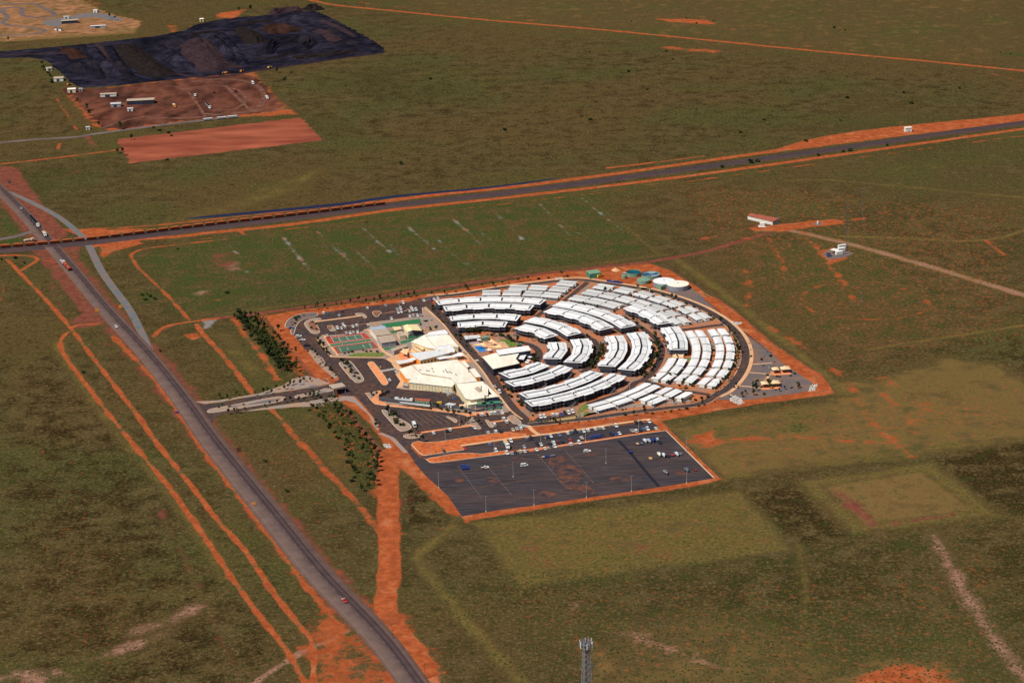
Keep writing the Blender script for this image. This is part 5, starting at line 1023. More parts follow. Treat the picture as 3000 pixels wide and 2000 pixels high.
mast('short radio mast in the middle of the oval track',(2521,892),13,.3)
# lattice communications tower close to the camera
def tower():
    h=80.; top=P(1717,1868,h); t=thing('communications_tower','grey steel lattice communications tower with antenna headframe at the bottom of the view','tower',(top.x,top.y,0),.35)
    wt=1.1; wb=3.9; W_=lambda z: wb+(wt-wb)*z/h
    cs=[(1,1),(-1,1),(-1,-1),(1,-1)]
    for c in cs: m=MB(); m.tube((c[0]*wb,c[1]*wb,0),(c[0]*wt,c[1]*wt,h-1),.17,n=6,r2=.12); m.build('leg','tower_steel',t)
    z=0; lv=[]
    while z<h-2: lv.append(z); z+=max(2.2,W_(z)*1.7)
    lv.append(h-1.5)
    for z0,z1 in zip(lv[:-1],lv[1:]):
        m=MB(); a,b=W_(z0),W_(z1); zm=(z0+z1)/2; c_=W_(zm)
        for i in range(4):
            p,q=cs[i],cs[(i+1)%4]
            m.tube((p[0]*a,p[1]*a,z0),(q[0]*b,q[1]*b,z1),.075,n=4); m.tube((q[0]*a,q[1]*a,z0),(p[0]*b,p[1]*b,z1),.075,n=4); m.tube((p[0]*b,p[1]*b,z1),(q[0]*b,q[1]*b,z1),.065,n=4)
        m.build('bracing','tower_steel',t)
    m=MB()
    for s in (-.3,.3): m.tube((s,wt*.2,0),(s,wt*.2,h),.05,n=4)
    for z in np.arange(30,h,.5): m.tube((-.3,wt*.2,z),(.3,wt*.2,z),.025,n=3)
    m.build('ladder','steel_dark',t)
    m=MB(); m.box(-.25,.1,-.5,-.1,10,h-2); m.build('cable_tray','steel_dark',t)
    for z in (h-2.2,h-4.0):
        m=MB(); rr=2.9
        for i in range(12):
            a,b=2*math.pi*i/12,2*math.pi*(i+1)/12; m.tube((rr*math.cos(a),rr*math.sin(a),z),(rr*math.cos(b),rr*math.sin(b),z),.08,n=4)
            if i%3==0: m.tube((0,0,z),(rr*math.cos(a),rr*math.sin(a),z),.07,n=4)
        m.build('headframe','tower_steel',t)
    m=MB(); m.prism([(1.9*math.cos(2*math.pi*i/10),1.9*math.sin(2*math.pi*i/10)) for i in range(10)],h-4.15,h-4.05); m.build('platform','steel_dark',t)
    for i in range(12):
        a=2*math.pi*(i+.5)/12; m=MB(); c,s=math.cos(a),math.sin(a); x,y=3.0*c,3.0*s
        u=(-s*.2,c*.2); n_=(c*.12,s*.12); q=[(x-u[0]-n_[0],y-u[1]-n_[1]),(x+u[0]-n_[0],y+u[1]-n_[1]),(x+u[0]+n_[0],y+u[1]+n_[1]),(x-u[0]+n_[0],y-u[1]+n_[1])]
        m.prism(q,h-4.3,h-1.5 if i%3 else h-1.0); m.build('panel_antenna','wall_white' if i%2==0 else 'tower_steel',t)
    for i in range(3): m=MB(); a=i*2.1; m.tube((1.2*math.cos(a),1.2*math.sin(a),h-2),(1.2*math.cos(a),1.2*math.sin(a),h+1.6-.5*i),.05); m.build('whip_antenna','steel',t)
    m=MB(); m.cyl((1.9,-1.6),.9,h-14,h-13.4,n=12); m.build('microwave_dish','steel_dark',t)
tower()
# ================================================================== vehicles
def car_proto(kind):
    t=thing('parked_car','car','car')
    S_={'sedan':(4.6,1.8,1.42),'wagon':(4.9,1.95,1.85),'ute':(5.2,1.9,1.75),'van':(4.9,1.9,2.1),'bus':(7.0,2.2,2.7)}[kind]; L,w,h=S_; hw=w/2; b=MB(); g=MB()
    zb=.38; zw={'sedan':.92,'wagon':1.12,'ute':1.08,'van':1.2,'bus':1.45}[kind]
    def sec(x,y,z): return (x,y,z)
    prof={'sedan':[(-L/2,.45,.80),(-L/2+.1,.40,zw-.02),(-L/2+.9,.38,zw+.02),(L/2-1.3,.38,zw),(L/2-.15,.40,zw-.18),(L/2,.45,zw-.28)],
          'wagon':[(-L/2,.5,zw-.05),(-L/2+.1,.45,zw),(L/2-1.35,.45,zw+.02),(L/2-.2,.45,zw-.08),(L/2,.5,zw-.2)],
          'ute':[(-L/2+1.9,.5,zw),(L/2-1.35,.45,zw+.02),(L/2-.2,.45,zw-.08),(L/2,.5,zw-.2)],
          'van':[(-L/2,.4,zw),(L/2-.7,.4,zw),(L/2,.45,zw-.25)],'bus':[(-L/2,.4,zw),(L/2-.3,.4,zw),(L/2,.45,zw-.2)]}[kind]
    n=len(prof); vs=[]
    for x,z0,z1 in prof: vs+= [(x,-hw*.97,z0),(x,-hw,(z0+z1)/2),(x,-hw*.93,z1),(x,hw*.93,z1),(x,hw,(z0+z1)/2),(x,hw*.97,z0)]
    fs=[]
    for i in range(n-1):
        for j in range(6): a=i*6+j; c=i*6+(j+1)%6; fs.append((a,c,c+6,a+6))
    fs.append(tuple(range(5,-1,-1))); fs.append(tuple((n-1)*6+j for j in range(6))); b.add(vs,fs)
    cab={'sedan':(-L/2+.55,-L/2+1.25,L/2-2.15,L/2-1.35),'wagon':(-L/2+.08,-L/2+.35,L/2-2.0,L/2-1.4),'ute':(-L/2+1.95,-L/2+2.15,L/2-2.05,L/2-1.4),'van':(-L/2+.05,-L/2+.2,L/2-1.3,L/2-.65),'bus':(-L/2+.03,-L/2+.1,L/2-.55,L/2-.25)}[kind]
    x0,x1,x2,x3=cab; iy=hw*.93; ty=hw*.74 if kind!='bus' else hw*.9
    g.hexa([(x0,-iy,zw-.02),(x3,-iy,zw-.02),(x3,iy,zw-.02),(x0,iy,zw-.02)],[(x1,-ty,h-.07),(x2,-ty,h-.07),(x2,ty,h-.07),(x1,ty,h-.07)])
    g.build('glasshouse','glass_dark',t)
    rf=MB(); rf.hexa([(x1-.03,-ty-.02,h-.08),(x2+.03,-ty-.02,h-.08),(x2+.03,ty+.02,h-.08),(x1-.03,ty+.02,h-.08)],[(x1+.05,-ty+.08,h),(x2-.05,-ty+.08,h),(x2-.05,ty-.08,h),(x1+.05,ty-.08,h)])
    if kind in('van','bus','wagon'):
        for s in (-1,1):
            for x in np.linspace(x1+.1,x2-.2,4 if kind!='bus' else 7): rf.box(x-.05,x+.05,s*(ty+.06)-.05,s*(ty+.06)+.05,zw,h-.06) if kind!='wagon' else None
    rf.build('roof_panel','paint_white',t); bo=b.build('body','paint_white',t)
    if kind=='ute':
        tr=MB(); tr.box(-L/2,-L/2+1.95,-hw,hw,.78,.86); 
        for s in (-1,1): tr.box(-L/2,-L/2+1.95,s*hw-.04,s*hw+.04,.86,1.12)
        tr.box(-L/2,-L/2+.06,-hw+.04,hw-.04,.86,1.12); tr.build('tray','steel',t)
        lo=MB(); lo.box(-L/2+.3,-L/2+1.7,-hw+.2,hw-.2,.86,1.0); lo.build('tray_load','footpath',t)
    for sx in (-1,1):
        for sy in (-1,1):
            wm=MB(); x=sx*L*.31; r=.34 if kind=='sedan' else .38; n_=8
            c=[(x+r*math.cos(2*math.pi*i/n_),r+r*math.sin(2*math.pi*i/n_)) for i in range(n_)]; ya,yb=sy*(hw-.2),sy*(hw+.01)
            wm.add([(a,ya,z) for a,z in c]+[(a,yb,z) for a,z in c],[(i,(i+1)%n_,n_+(i+1)%n_,n_+i) for i in range(n_)]+[tuple(range(n_,2*n_)),tuple(range(n_-1,-1,-1))]); wm.build('wheel','tyre',t)
    for sy in (-1,1):
        hl=MB(); hl.box(L/2-.12,L/2+.015,sy*hw*.72-.16,sy*hw*.72+.16,.6,.74); hl.build('headlight','roof_white',bo)
    kids(t); return t
CP={k:car_proto(k) for k in('sedan','wagon','ute','van','bus')}; CU={k:0 for k in CP}
ax=(P(1478,1164)-P(1430,1089)); AXA=math.atan2(ax.y,ax.x); ROWA=AXA+math.pi/2
NM={'sedan':'sedan','wagon':'wagon','ute':'ute','van':'van','bus':'minibus'}
def put_car(px,py,kind,colr,label,head='a',grp=None,z=.05):
    t=CP[kind]; 
    if CU[kind]: t=dup(t)
    CU[kind]+=1; p=P(px,py,.9); t.location=(p.x,p.y,z)
    ang={'a':AXA,'h':ROWA}.get(head,head); ang=ang+(math.pi if R.random()<.5 and head=='a' else 0)+R.uniform(-.04,.04); t.rotation_euler=(0,0,ang); s=.98+.0*R.random(); t.scale=(s,s,s)
    for c in t.children:
        if c.name.split('.')[0] in('body','roof_panel'):
            c.material_slots[0].link='OBJECT'; c.material_slots[0].material=M['paint_'+colr]
    tag(t,label,{'bus':'bus','van':'van'}.get(kind,'car'),grp); return t
CW={'white':'white','silver':'silver','grey':'grey','dark':'dark navy','blue':'blue','lightblue':'light blue','teal':'teal','red':'red','maroon':'maroon','cream':'cream','orange':'orange'}
def row(where,side,L,z=.05,grp=None):
    for i,e in enumerate(L):
        x,y,kd,cl=e[:4]; hd=e[4] if len(e)>4 else 'a'
        put_car(x,y,kd,cl,'%s %s, %s from the %s %s'%(CW[cl],NM[kd],ORD[i] if i<20 else 'last',side,where),hd,grp or ('cars parked '+where),z)
s,w,u='sedan','wagon','ute'
row('along the north kerb of the northern car park','left',[(948,916,w,'white'),(960,916,s,'teal'),(1001,910,s,'maroon'),(1076.6,900,s,'white'),(1130,893,s,'silver'),(1181,886,w,'white')])
row('on the road at the top of the main street','left',[(1242,879,s,'white'),(1264,877,s,'blue'),(1272,875,s,'white'),(1283,872,s,'white')])
row('in the double row by the bowling turf','left',[(1163.5,904,s,'silver'),(1167,914,s,'white'),(1173.4,903,w,'white'),(1176,912,s,'white'),(1186.5,909,u,'dark'),(1200,910,s,'white'),(1205,899.5,s,'white'),(1208.8,907,w,'white'),(1219,906,w,'white')])
row('in the row beside the turf fence','left',[(1147,932,u,'white'),(1200.5,924.4,u,'white'),(1211.3,923,u,'white'),(1222.8,922,u,'white'),(1233.6,921.6,u,'silver')])
row('in the upper row above the tennis court','left',[(989,960,w,'white'),(1000.5,960,s,'white'),(1005,949,u,'white'),(1011,956.5,w,'white'),(1033.6,954.6,s,'white'),(1044.7,952.4,w,'white'),(1078,950,s,'white')])
row('in the row against the tennis court','left',[(959,982.7,u,'white'),(1015,975,u,'white'),(1025.6,974,u,'white'),(1035.6,973,u,'white'),(1047.7,971,u,'white')])
row('parked sideways on the west side road','top',[(853.4,959,s,'blue','h'),(874.8,984,w,'white','h'),(885,995,u,'white','h'),(899,1010.7,w,'dark','h')])
put_car(993.7,924,'wagon','silver','silver four wheel drive wagon driving between rows in the northern car park')
put_car(1161,1087,'sedan','white','white sedan standing at the zebra crossing of the drop off'); put_car(1141.5,1111,'sedan','white','white sedan beside the lower end of the orange drop off island')
put_car(1449.5,1132,'ute','white','white tray back ute on the main street, upper of the two vehicles'); put_car(1463.5,1147,'van','white','white van on the main street below the ute')
put_car(1359.6,1031,'ute','white','white ute at the street side of the walkway canopy')
put_car(1213.5,1244,'bus','white','white minibus in the bus parking area','a')
row('on the strip below the bus parking area','left',[(1230.8,1269.6,u,'red'),(1270,1266,s,'white'),(1308.3,1260.6,w,'dark'),(1318.4,1257,w,'white'),(1391.5,1251,s,'white')])
row('along the dark yard fence','left',[(1401,1215,s,'maroon'),(1411.6,1213,w,'white'),(1426.5,1212,s,'dark'),(1438,1209,w,'white'),(1449,1208,w,'white'),(1460.4,1207,s,'lightblue'),(1472,1204.5,s,'white')])
row('on the short strip west of the main street end','left',[(1449,1242,w,'white'),(1476,1225,w,'white'),(1484.3,1234,w,'white')])
row('against the orange bank below the small island','left',[(1431,1267,u,'white'),(1452.7,1263,w,'white'),(1467,1263,w,'dark'),(1503,1257,s,'cream'),(1515,1255.5,u,'white'),(1526.5,1254,w,'white')])
row('in front of the southmost two storey block','left',[(1584,1220,w,'white'),(1594.8,1218.6,w,'white'),(1618.6,1213.5,w,'white'),(1631,1213.5,w,'white'),(1644.5,1212,s,'blue'),(1655,1209,w,'dark'),(1666,1208,w,'white'),(1677.7,1204.5,w,'white')],.09)
row('in the upper row of the long car park','left',[(1361.5,1310.7,s,'red'),(1435,1299,s,'lightblue'),(1472,1295,s,'teal'),(1497,1290,w,'white'),(1543.5,1284.6,w,'grey'),(1556,1282,w,'dark'),(1603.5,1277.6,w,'blue'),(1614,1275.5,s,'white'),(1639,1271.6,s,'lightblue'),(1663,1266.5,s,'white'),(1674.7,1264.4,w,'grey'),(1686.6,1262.3,w,'dark'),(1698,1262.7,s,'grey'),(1710.4,1261,s,'white'),(1723,1259,w,'white'),(1744,1254.4,s,'white'),(1755.5,1251.7,w,'cream'),(1766.8,1252,s,'white'),(1805,1245.7,w,'white')])
row('at the far right of the long car park','left',[(1863.5,1235.7,w,'dark'),(1877,1235.7,u,'dark'),(1902,1233,s,'white'),(1863,1260.6,w,'white'),(1875,1259,s,'dark'),(1885.8,1255.7,w,'lightblue'),(1897.5,1255,w,'white'),(1922,1253,s,'white')])
row('in the lower row of the long car park','left',[(1453,1318,w,'white'),(1536,1307,s,'silver'),(1574.4,1300.6,w,'dark'),(1585.4,1300,s,'white'),(1610.5,1298.4,s,'dark'),(1621.8,1295,w,'white'),(1635,1293.5,s,'maroon'),(1647.3,1291.8,s,'dark'),(1670.7,1287.6,s,'red'),(1705,1282,u,'white'),(1731.7,1280,s,'blue'),(1742.3,1278,w,'blue'),(1754.4,1276,w,'blue'),(1766.8,1274.4,s,'dark'),(1790.8,1271.6,w,'dark'),(1804,1270,s,'blue'),(1815,1267.4,s,'white'),(1852,1261,u,'silver')])
row('along the top kerb of the truck park','left',[(1485.7,1325.4,w,'white'),(1500,1326,s,'silver'),(1510.6,1324.4,s,'dark'),(1524,1321,w,'cream'),(1537,1320,s,'white'),(1572,1315,s,'white'),(1596.7,1311.6,s,'white'),(1614.8,1308.4,s,'teal'),(1626,1305.7,w,'white'),(1673,1299.5,w,'white'),(1697,1295,w,'white')])
put_car(1361.9,1365,'wagon','blue','blue wagon parked sideways in the truck park, upper of the touching pair','h'); put_car(1362.8,1371,'wagon','blue','blue wagon parked sideways in the truck park, lower of the touching pair','h')
put_car(1421,1368,'ute','white','white ute with a loaded tray alone on the left of the truck park','h'); put_car(1536,1361.6,'van','white','white van alone near the upper middle of the truck park','h'); put_car(1720.4,1320,'wagon','white','white wagon alone near the top middle of the truck park','h')
put_car(1598.8,1337,'ute','blue','dark blue ute towing a grey trailer on the dusty bays','h'); put_car(1932.8,1295,'wagon','dark','dark wagon at the right end of the upper boat row'); put_car(1300,1319,'sedan','dark','dark car standing on the orange bank')
put_car(62,609,'sedan','silver','silver sedan queued behind the road train north of the railway',None or HA if 0 else math.atan2((P(127,693)-P(61,617)).y,(P(127,693)-P(61,617)).x))
HA=lambda a,b:(lambda d:math.atan2(d.y,d.x))(P(*b)-P(*a))
put_car(179,762,'sedan','white','white sedan just in front of the orange road train',HA((201,778),(127,693))); put_car(340,955,'ute','white','white ute on the highway beside the orange sign',HA((296,893),(430,1040))); put_car(1009,1757,'ute','red','red and blue ute on the lower highway',HA((931,1677),(1103,1858)))
def trailerlike(label,px,py,cat,kind,ang,c1='paint_white',c2='wall_navy'):
    p=P(px,py,.6); t=thing({'boat':'boat_on_trailer','trailer':'trailer','quad':'quad_bike'}[kind],label,cat,(p.x,p.y,.035),ang)
    if kind=='boat':
        mb=MB(); st=[(-2.8,1.0,.7),(-1,1.1,.7),(1,1.0,.75),(2.4,.5,.95),(3.2,.05,1.15)]; vs=[]
        for x,hw,zz_ in st: vs+=[(x,-hw,zz_+.7),(x,-hw*.7,zz_),(x,0,zz_-.25),(x,hw*.7,zz_),(x,hw,zz_+.7)]
        fs=[(i*5+j,i*5+j+1,i*5+j+6,i*5+j+5) for i in range(4) for j in range(4)]+[(0,1,2,3,4)]; mb.add(vs,fs); mb.build('hull',c1,t)
        mb=MB(); mb.add([(x,sgn*hw*.85,zz_+.55) for x,hw,zz_ in st for sgn in(-1,1)],[(2*i,2*i+1,2*i+3,2*i+2) for i in range(4)]); mb.build('deck',c2,t)
        mb=MB(); mb.hexa([(-1,-.7,1.3),(1,-.7,1.3),(1,.7,1.3),(-1,.7,1.3)],[(-.8,-.55,2.2),(.6,-.55,2.2),(.6,.55,2.2),(-.8,.55,2.2)]); mb.build('cabin',c1,t)
        mb=MB(); mb.box(-3.2,-2.85,-.2,.2,.6,1.7); mb.build('outboard_motor','steel_dark',t); mb=MB(); mb.box(-2.4,3.6,-.08,.08,.35,.47); mb.box(-1.2,-.2,-1.1,1.1,.35,.45); mb.build('trailer_frame','steel_dark',t)
    elif kind=='trailer':
        mb=MB(); mb.box(-1.5,1.3,-.9,.9,.5,.58); mb.box(-1.5,1.3,-.9,-.84,.58,1.0); mb.box(-1.5,1.3,.84,.9,.58,1.0); mb.box(-1.5,-1.44,-.84,.84,.58,1.0); mb.box(1.24,1.3,-.84,.84,.58,1.0); mb.build('tray',c1,t); mb=MB(); mb.box(-1.4,1.2,-.8,.8,.6,.92); mb.build('cargo',c2,t); mb=MB(); mb.tube((1.3,-.5,.5),(2.6,0,.5),.05); mb.tube((1.3,.5,.5),(2.6,0,.5),.05); mb.build('drawbar','steel_dark',t)
    else:
        mb=MB(); mb.box(-.9,.9,-.35,.35,.5,.85); mb.box(-.7,.1,-.3,.3,.85,1.05); mb.build('body',c1,t); mb=MB(); mb.tube((.5,-.5,1.15),(.5,.5,1.15),.04); mb.build('handlebar','steel_dark',t)
    for sx in ((-.2,) if kind!='quad' else (-.7,.7)):
        for sy in (-1,1): mb=MB(); mb.cyl((0,0),.33,-.1,.1,n=8); o=mb.build('wheel','tyre',t); o.rotation_euler=(math.pi/2,0,0); o.location=(sx,sy*(1.0 if kind!='quad' else .55),.33)
A_=AXA
for lb,x,y,k_,c1,c2 in (('white boat with a blue canopy, leftmost of the upper boat row',1889,1292,'boat','paint_white','paint_lightblue'),('silver covered boat, middle of the upper boat row',1901,1292,'boat','paint_silver','paint_silver'),('bright blue covered boat, third in the upper boat row',1912.6,1290,'boat','paint_blue','paint_blue'),('grey tinny on its trailer behind the dark wagon of the upper boat row',1926,1289,'boat','paint_silver','paint_dark'),
  ('large white cabin boat, leftmost of the lower boat row',1930.7,1332,'boat','paint_white','paint_cream'),('open white boat beside the large cabin boat',1944,1334,'boat','paint_white','paint_grey'),('white and blue runabout at the right of the lower boat row',1982.3,1331,'boat','paint_white','paint_lightblue'),('grey aluminium dinghy alone on the lower right of the truck park',1950.4,1384.5,'boat','paint_grey','paint_silver'),('small grey dinghy beside the light pole at lower right',2011,1377,'boat','paint_grey','paint_grey')): trailerlike(lb,x,y,'boat',k_,A_+R.uniform(-.1,.1),c1,c2)
for lb,x,y,c1,c2 in (('rusty box trailer left of the upper boat row',1868,1300,'paint_grey','footpath'),('dark box trailer just left of the blue canopy boat',1880,1299,'paint_dark','paint_grey'),('orange loaded box trailer in the truck park',1906,1342.6,'paint_cream','paint_orange'),('dark blue box trailer right of the white boats',1958,1336,'paint_dark','paint_dark'),('dark blue trailer with red load beside the runabout',1970,1333,'paint_dark','paint_red'),('grey trailer at the right end of the lower boat row',1994.4,1329,'paint_grey','paint_grey'),('grey covered trailer behind the dark blue ute',1619.6,1334,'paint_grey','paint_grey'),('dark blue trailer on the asphalt patch',1847,1324,'paint_dark','paint_blue')): trailerlike(lb,x,y,'trailer','trailer',A_ if x not in(1619.6,1847) else ROWA,c1,c2)
trailerlike('red quad bike at the far lower right of the truck park',2038.4,1376.6,'quad bike','quad',A_,'paint_red')
def truck(label,px,py,ang,n,cabc,boxc,name='road_train',load='ore_black'):
    p=P(px,py,1.5); t=thing(name,label,'truck',(p.x,p.y,.05),ang); mb=MB(); mb.box(-2.6,0,-1.2,1.2,.9,3.2); mb.hexa([(0,-1.1,.9),(1.5,-1,.9),(1.5,1,.9),(0,1.1,.9)],[(0,-1.1,2.1),(1.4,-.9,1.9),(1.4,.9,1.9),(0,1.1,2.1)]); mb.build('cab',cabc,t); mb=MB(); mb.box(-.02,.06,-1,1,2.15,2.95); mb.build('windscreen','glass_dark',t)
    mb=MB(); mb.box(-6,1.3,-.9,.9,.5,.9); mb.build('chassis','steel_dark',t); x=-3.6
    for i in range(n):
        mb=MB(); L=9.5 if n>1 else 5.5; mb.hexa([(x-L+.6,-1,1.1),(x-.6,-1,1.1),(x-.6,1,1.1),(x-L+.6,1,1.1)],[(x-L,-1.25,2.8),(x,-1.25,2.8),(x,1.25,2.8),(x-L,1.25,2.8)]); mb.build('trailer_body',boxc,t); mb=MB(); mb.box(x-L+.25,x-.25,-1.05,1.05,2.81,2.95); mb.build('load',load,t)
        mb=MB(); mb.box(x-L+.4,x-.4,-.9,.9,.6,1.1); mb.build('trailer_chassis','steel_dark',t)
        for wx in (x-1.6,x-L+1.2,x-L+2.4):
            for sy in(-1,1): w_=MB(); w_.cyl((0,0),.5,-.15,.15,n=8); o=w_.build('wheel','tyre',t); o.rotation_euler=(math.pi/2,0,0); o.location=(wx,sy*1.05,.5)
        x-=L+1.2
    for wx in (.8,-2.2,-3.4):
        for sy in(-1,1): w_=MB(); w_.cyl((0,0),.5,-.15,.15,n=8); o=w_.build('wheel','tyre',t); o.rotation_euler=(math.pi/2,0,0); o.location=(wx,sy*1.05,.5)
truck('white cabbed road train with dark tipper trailers queued at the level crossing',112,661,HA((61,617),(127,693)),3,'paint_white','steel_dark')
truck('small orange and white truck first at the level crossing',133,688,HA((61,617),(127,693)),1,'paint_white','paint_orange','truck','footpath')
truck('red and white tipper road train south of the level crossing',185,768,HA((201,778),(127,693)),2,'paint_white','paint_red','road_train','ore_heap')
truck('white truck waiting behind the ore train left of the highway',99,702,HA((60,700),(110,690)),1,'paint_cream','paint_cream','truck','concrete')
truck('longest road train with white cab in the haulage yard, front one',615,316,HA((560,255),(615,316)),2,'paint_white','steel','road_train','ore_blue')
truck('second road train close behind in the haulage yard',572,280,HA((560,255),(575,283)),1,'paint_white','steel_dark','road_train','ore_blue')
truck('red tanker truck on the pale turning circle of the haulage yard',690,268,HA((680,250),(692,270)),1,'paint_maroon','paint_maroon','truck','ore_heap')
truck('white truck by the shrubs at the upper right of the haulage yard',742,245,HA((735,235),(745,250)),1,'paint_white','paint_cream','truck','concrete')
truck('white truck at the lower right of the haulage yard',784,288,HA((772,275),(786,290)),1,'paint_white','paint_cream','truck','concrete')
truck('orange cabbed tanker by the sheds of the haulage yard',513,312,HA((500,300),(515,315)),1,'paint_orange','paint_cream','truck','concrete')
truck('white truck parked in the main truck park row of cars',1488,1309,AXA,1,'paint_white','paint_cream','truck','footpath')
for i,(x,y) in enumerate(((609,354),(650,350),(681,347))):
    p=P(x,y); t=thing('side_tipper_trailer','%s white tipper trailer from the left on the south edge of the haulage yard'%ORD[i],'trailer',tuple(p),HA((600,356),(690,347)),'tipper trailers standing on the yard edge'); mb=MB(); mb.hexa([(-4.4,-1,1.2),(4.4,-1,1.2),(4.4,1,1.2),(-4.4,1,1.2)],[(-5.2,-1.3,2.9),(5.2,-1.3,2.9),(5.2,1.3,2.9),(-5.2,1.3,2.9)]); mb.build('tub','paint_white',t); mb=MB(); mb.box(-4.6,4.6,-.9,.9,.5,1.2); mb.build('chassis','steel_dark',t)
# ore train
a,b=P(0,722,0),P(1108,601,0); ta=min(range(len(TR[0])),key=lambda i:(TR[0][i]-P(-30,725)).length)
track=TR[0]; Ls=[0]
for p,q in zip(track[:-1],track[1:]): Ls.append(Ls[-1]+(q-p).length)
def at_len(s):
    i=max(0,min(len(track)-2,np.searchsorted(Ls,s)-1)); f=(s-Ls[i])/(Ls[i+1]-Ls[i]); p=track[i].lerp(track[i+1],f); d=track[i+1]-track[i]; return p,math.atan2(d.y,d.x)
def wagon():
    t=thing('ore_wagon','red brown ore wagon coupled in the long loaded train','wagon',group='ore wagons of the train on the north track'); L=4.55
    mb=MB(); mb.hexa([(-L+1.1,-1.2,1.3),(L-1.1,-1.2,1.3),(L-1.1,1.2,1.3),(-L+1.1,1.2,1.3)],[(-L,-1.55,3.1),(L,-1.55,3.1),(L,1.55,3.1),(-L,1.55,3.1)]); mb.box(-L+1,L-1,-1.4,1.4,1.05,1.3)
    for x in np.linspace(-L+.3,L-.3,7): mb.box(x-.07,x+.07,-1.62,1.62,1.9,3.12)
    mb.build('body','ore_wagon',t)
    mb=MB(); n=8; vs=[]; 
    for i in range(n+1):
        x=-L+.2+(2*L-.4)*i/n; h=3.12+.65*math.sin(math.pi*i/n)**.6
        vs+=[(x,-1.4,3.1),(x,-.5,h),(x,.5,h),(x,1.4,3.1)]
    mb.add(vs,[(i*4+j,i*4+j+1,i*4+j+5,i*4+j+4) for i in range(n) for j in range(3)]); mb.build('ore_load','ore_heap',t)
    for x in (-3.1,3.1):
        mb=MB(); mb.box(x-1.2,x+1.2,-1.0,1.0,.65,1.04); mb.build('bogie','steel_dark',t)
        for dx in (-.85,.85):
            w_=MB(); w_.cyl((0,0),.45,-.95,.95,n=8); o=w_.build('wheelset','tyre',t); o.rotation_euler=(math.pi/2,0,0); o.location=(x+dx,0,.95)
    mb=MB(); mb.box(-L-.55,-L,-.15,.15,1.1,1.4); mb.build('coupler','steel_dark',t); kids(t); return t
wg=wagon(); sE=min(range(len(track)),key=lambda i:(track[i]-P(1100,603)).length); s=Ls[sE]; i=0
while s>Ls[ta]-25:
    p,an=at_len(s); t=wg if i==0 else dup(wg); t.location=(p.x,p.y,.12); t.rotation_euler=(0,0,an)
    if i==0: tag(t,'last ore wagon of the train, at its right hand end beside the ditch')
    elif i: tag(t,'red brown ore wagon coupled in the long loaded train')
    s-=10.55; i+=1
# ================================================================== ore heaps
def mound(label,pts,w,h,m,name='ore_stockpile',seg=44,cr=13):
    c=smooth(PP(pts),n=max(3,int(seg/len(pts)))); nn=normals(c); cen=c[len(c)//2]; t=MB(); N=len(c)
    for i,(p,q) in enumerate(zip(c,nn)):
        f=i/(N-1); e=min(1,math.sin(math.pi*f)*2.2)**.8
        for j in range(cr+1):
            v=-1+2*j/cr; z=h*.8*e*max(0,1-abs(v)**1.1)*(.85+.45*mnoise.noise(Vector((p.x*.08+j*.7,p.y*.08,h))))+.25*mnoise.noise(Vector((p.x*.3,j*1.7,h)))*e*(abs(v)<.95); q2=p+q*(v*w/2*(.85+.3*mnoise.noise(Vector((p.x*.04,p.y*.04,j)))))
            t.v.append((q2.x,q2.y,.03+max(0,z)))
    for i in range(N-1):
        for j in range(cr): a=i*(cr+1)+j; t.f.append((a,a+1,a+cr+2,a+cr+1)); t.m.append(0)
    o=t.build(name,m,None,(cen.x,cen.y,0)); o.location=(cen.x,cen.y,0); tag(o,label,'stockpile')
mound('long dark blue grey ridge near the left of the ore yard',[(262,140),(290,170),(320,200),(350,222)],26,7,'ore_blue')
mound('narrow black ridge left of the big brown heap',[(318,135),(335,165),(360,205),(385,232)],20,7,'ore_black')
mound('big brown heap right of the narrow black ridge',[(352,135),(390,165),(430,195),(475,225)],46,11,'ore_brown')
mound('black rounded heap at the top middle of the ore yard',[(400,132),(450,125),(520,128),(545,135)],36,9,'ore_black')
mound('dark teal grey heap right of the big brown heap',[(490,150),(515,170),(560,205)],30,6,'ore_blue')
mound('broad purple brown heap in the middle of the ore yard',[(575,118),(590,150),(625,190),(650,205)],62,12,'ore_purple')
mound('dark ridge just right of the purple heap',[(605,105),(635,125),(665,160),(683,188)],26,9,'ore_blue')
mound('low brown heap behind the central black heap',[(690,95),(715,95),(745,115),(752,128)],34,8,'ore_brown')
mound('rust brown heap beside the central black heap',[(778,92),(820,88),(862,94)],46,11,'ore_rust')
mound('central black horseshoe heap',[(775,160),(790,140),(830,125),(880,115),(905,125),(880,145),(820,158)],28,10,'ore_black')
mound('far dark purple bank at the top edge of the ore yard',[(795,42),(830,35),(885,30)],26,9,'ore_purple')
mound('small far cone at the top right of the ore yard',[(898,31),(918,25),(935,31)],26,9,'ore_brown')
mound('small brown heap with rusty top at the left of the ore yard',[(178,150),(205,150),(232,172)],26,6,'ore_rust')
mound('small dark heap at the lower left of the ore yard',[(200,188),(225,190),(252,218)],26,6,'ore_black')
mound('low flat heap at the lower right of the ore yard',[(860,170),(930,162),(1040,150)],26,3,'ore_brown')
mound('low dark heap near the right corner of the ore yard',[(985,130),(1020,125),(1055,130)],24,5,'ore_black')
mound('low blue grey heap at the upper right of the ore yard',[(815,55),(860,50),(880,72)],34,6,'ore_blue')
mound('pale crusher spoil heap on the right slope',[(930,90),(960,100),(985,122)],22,4,'ore_purple')
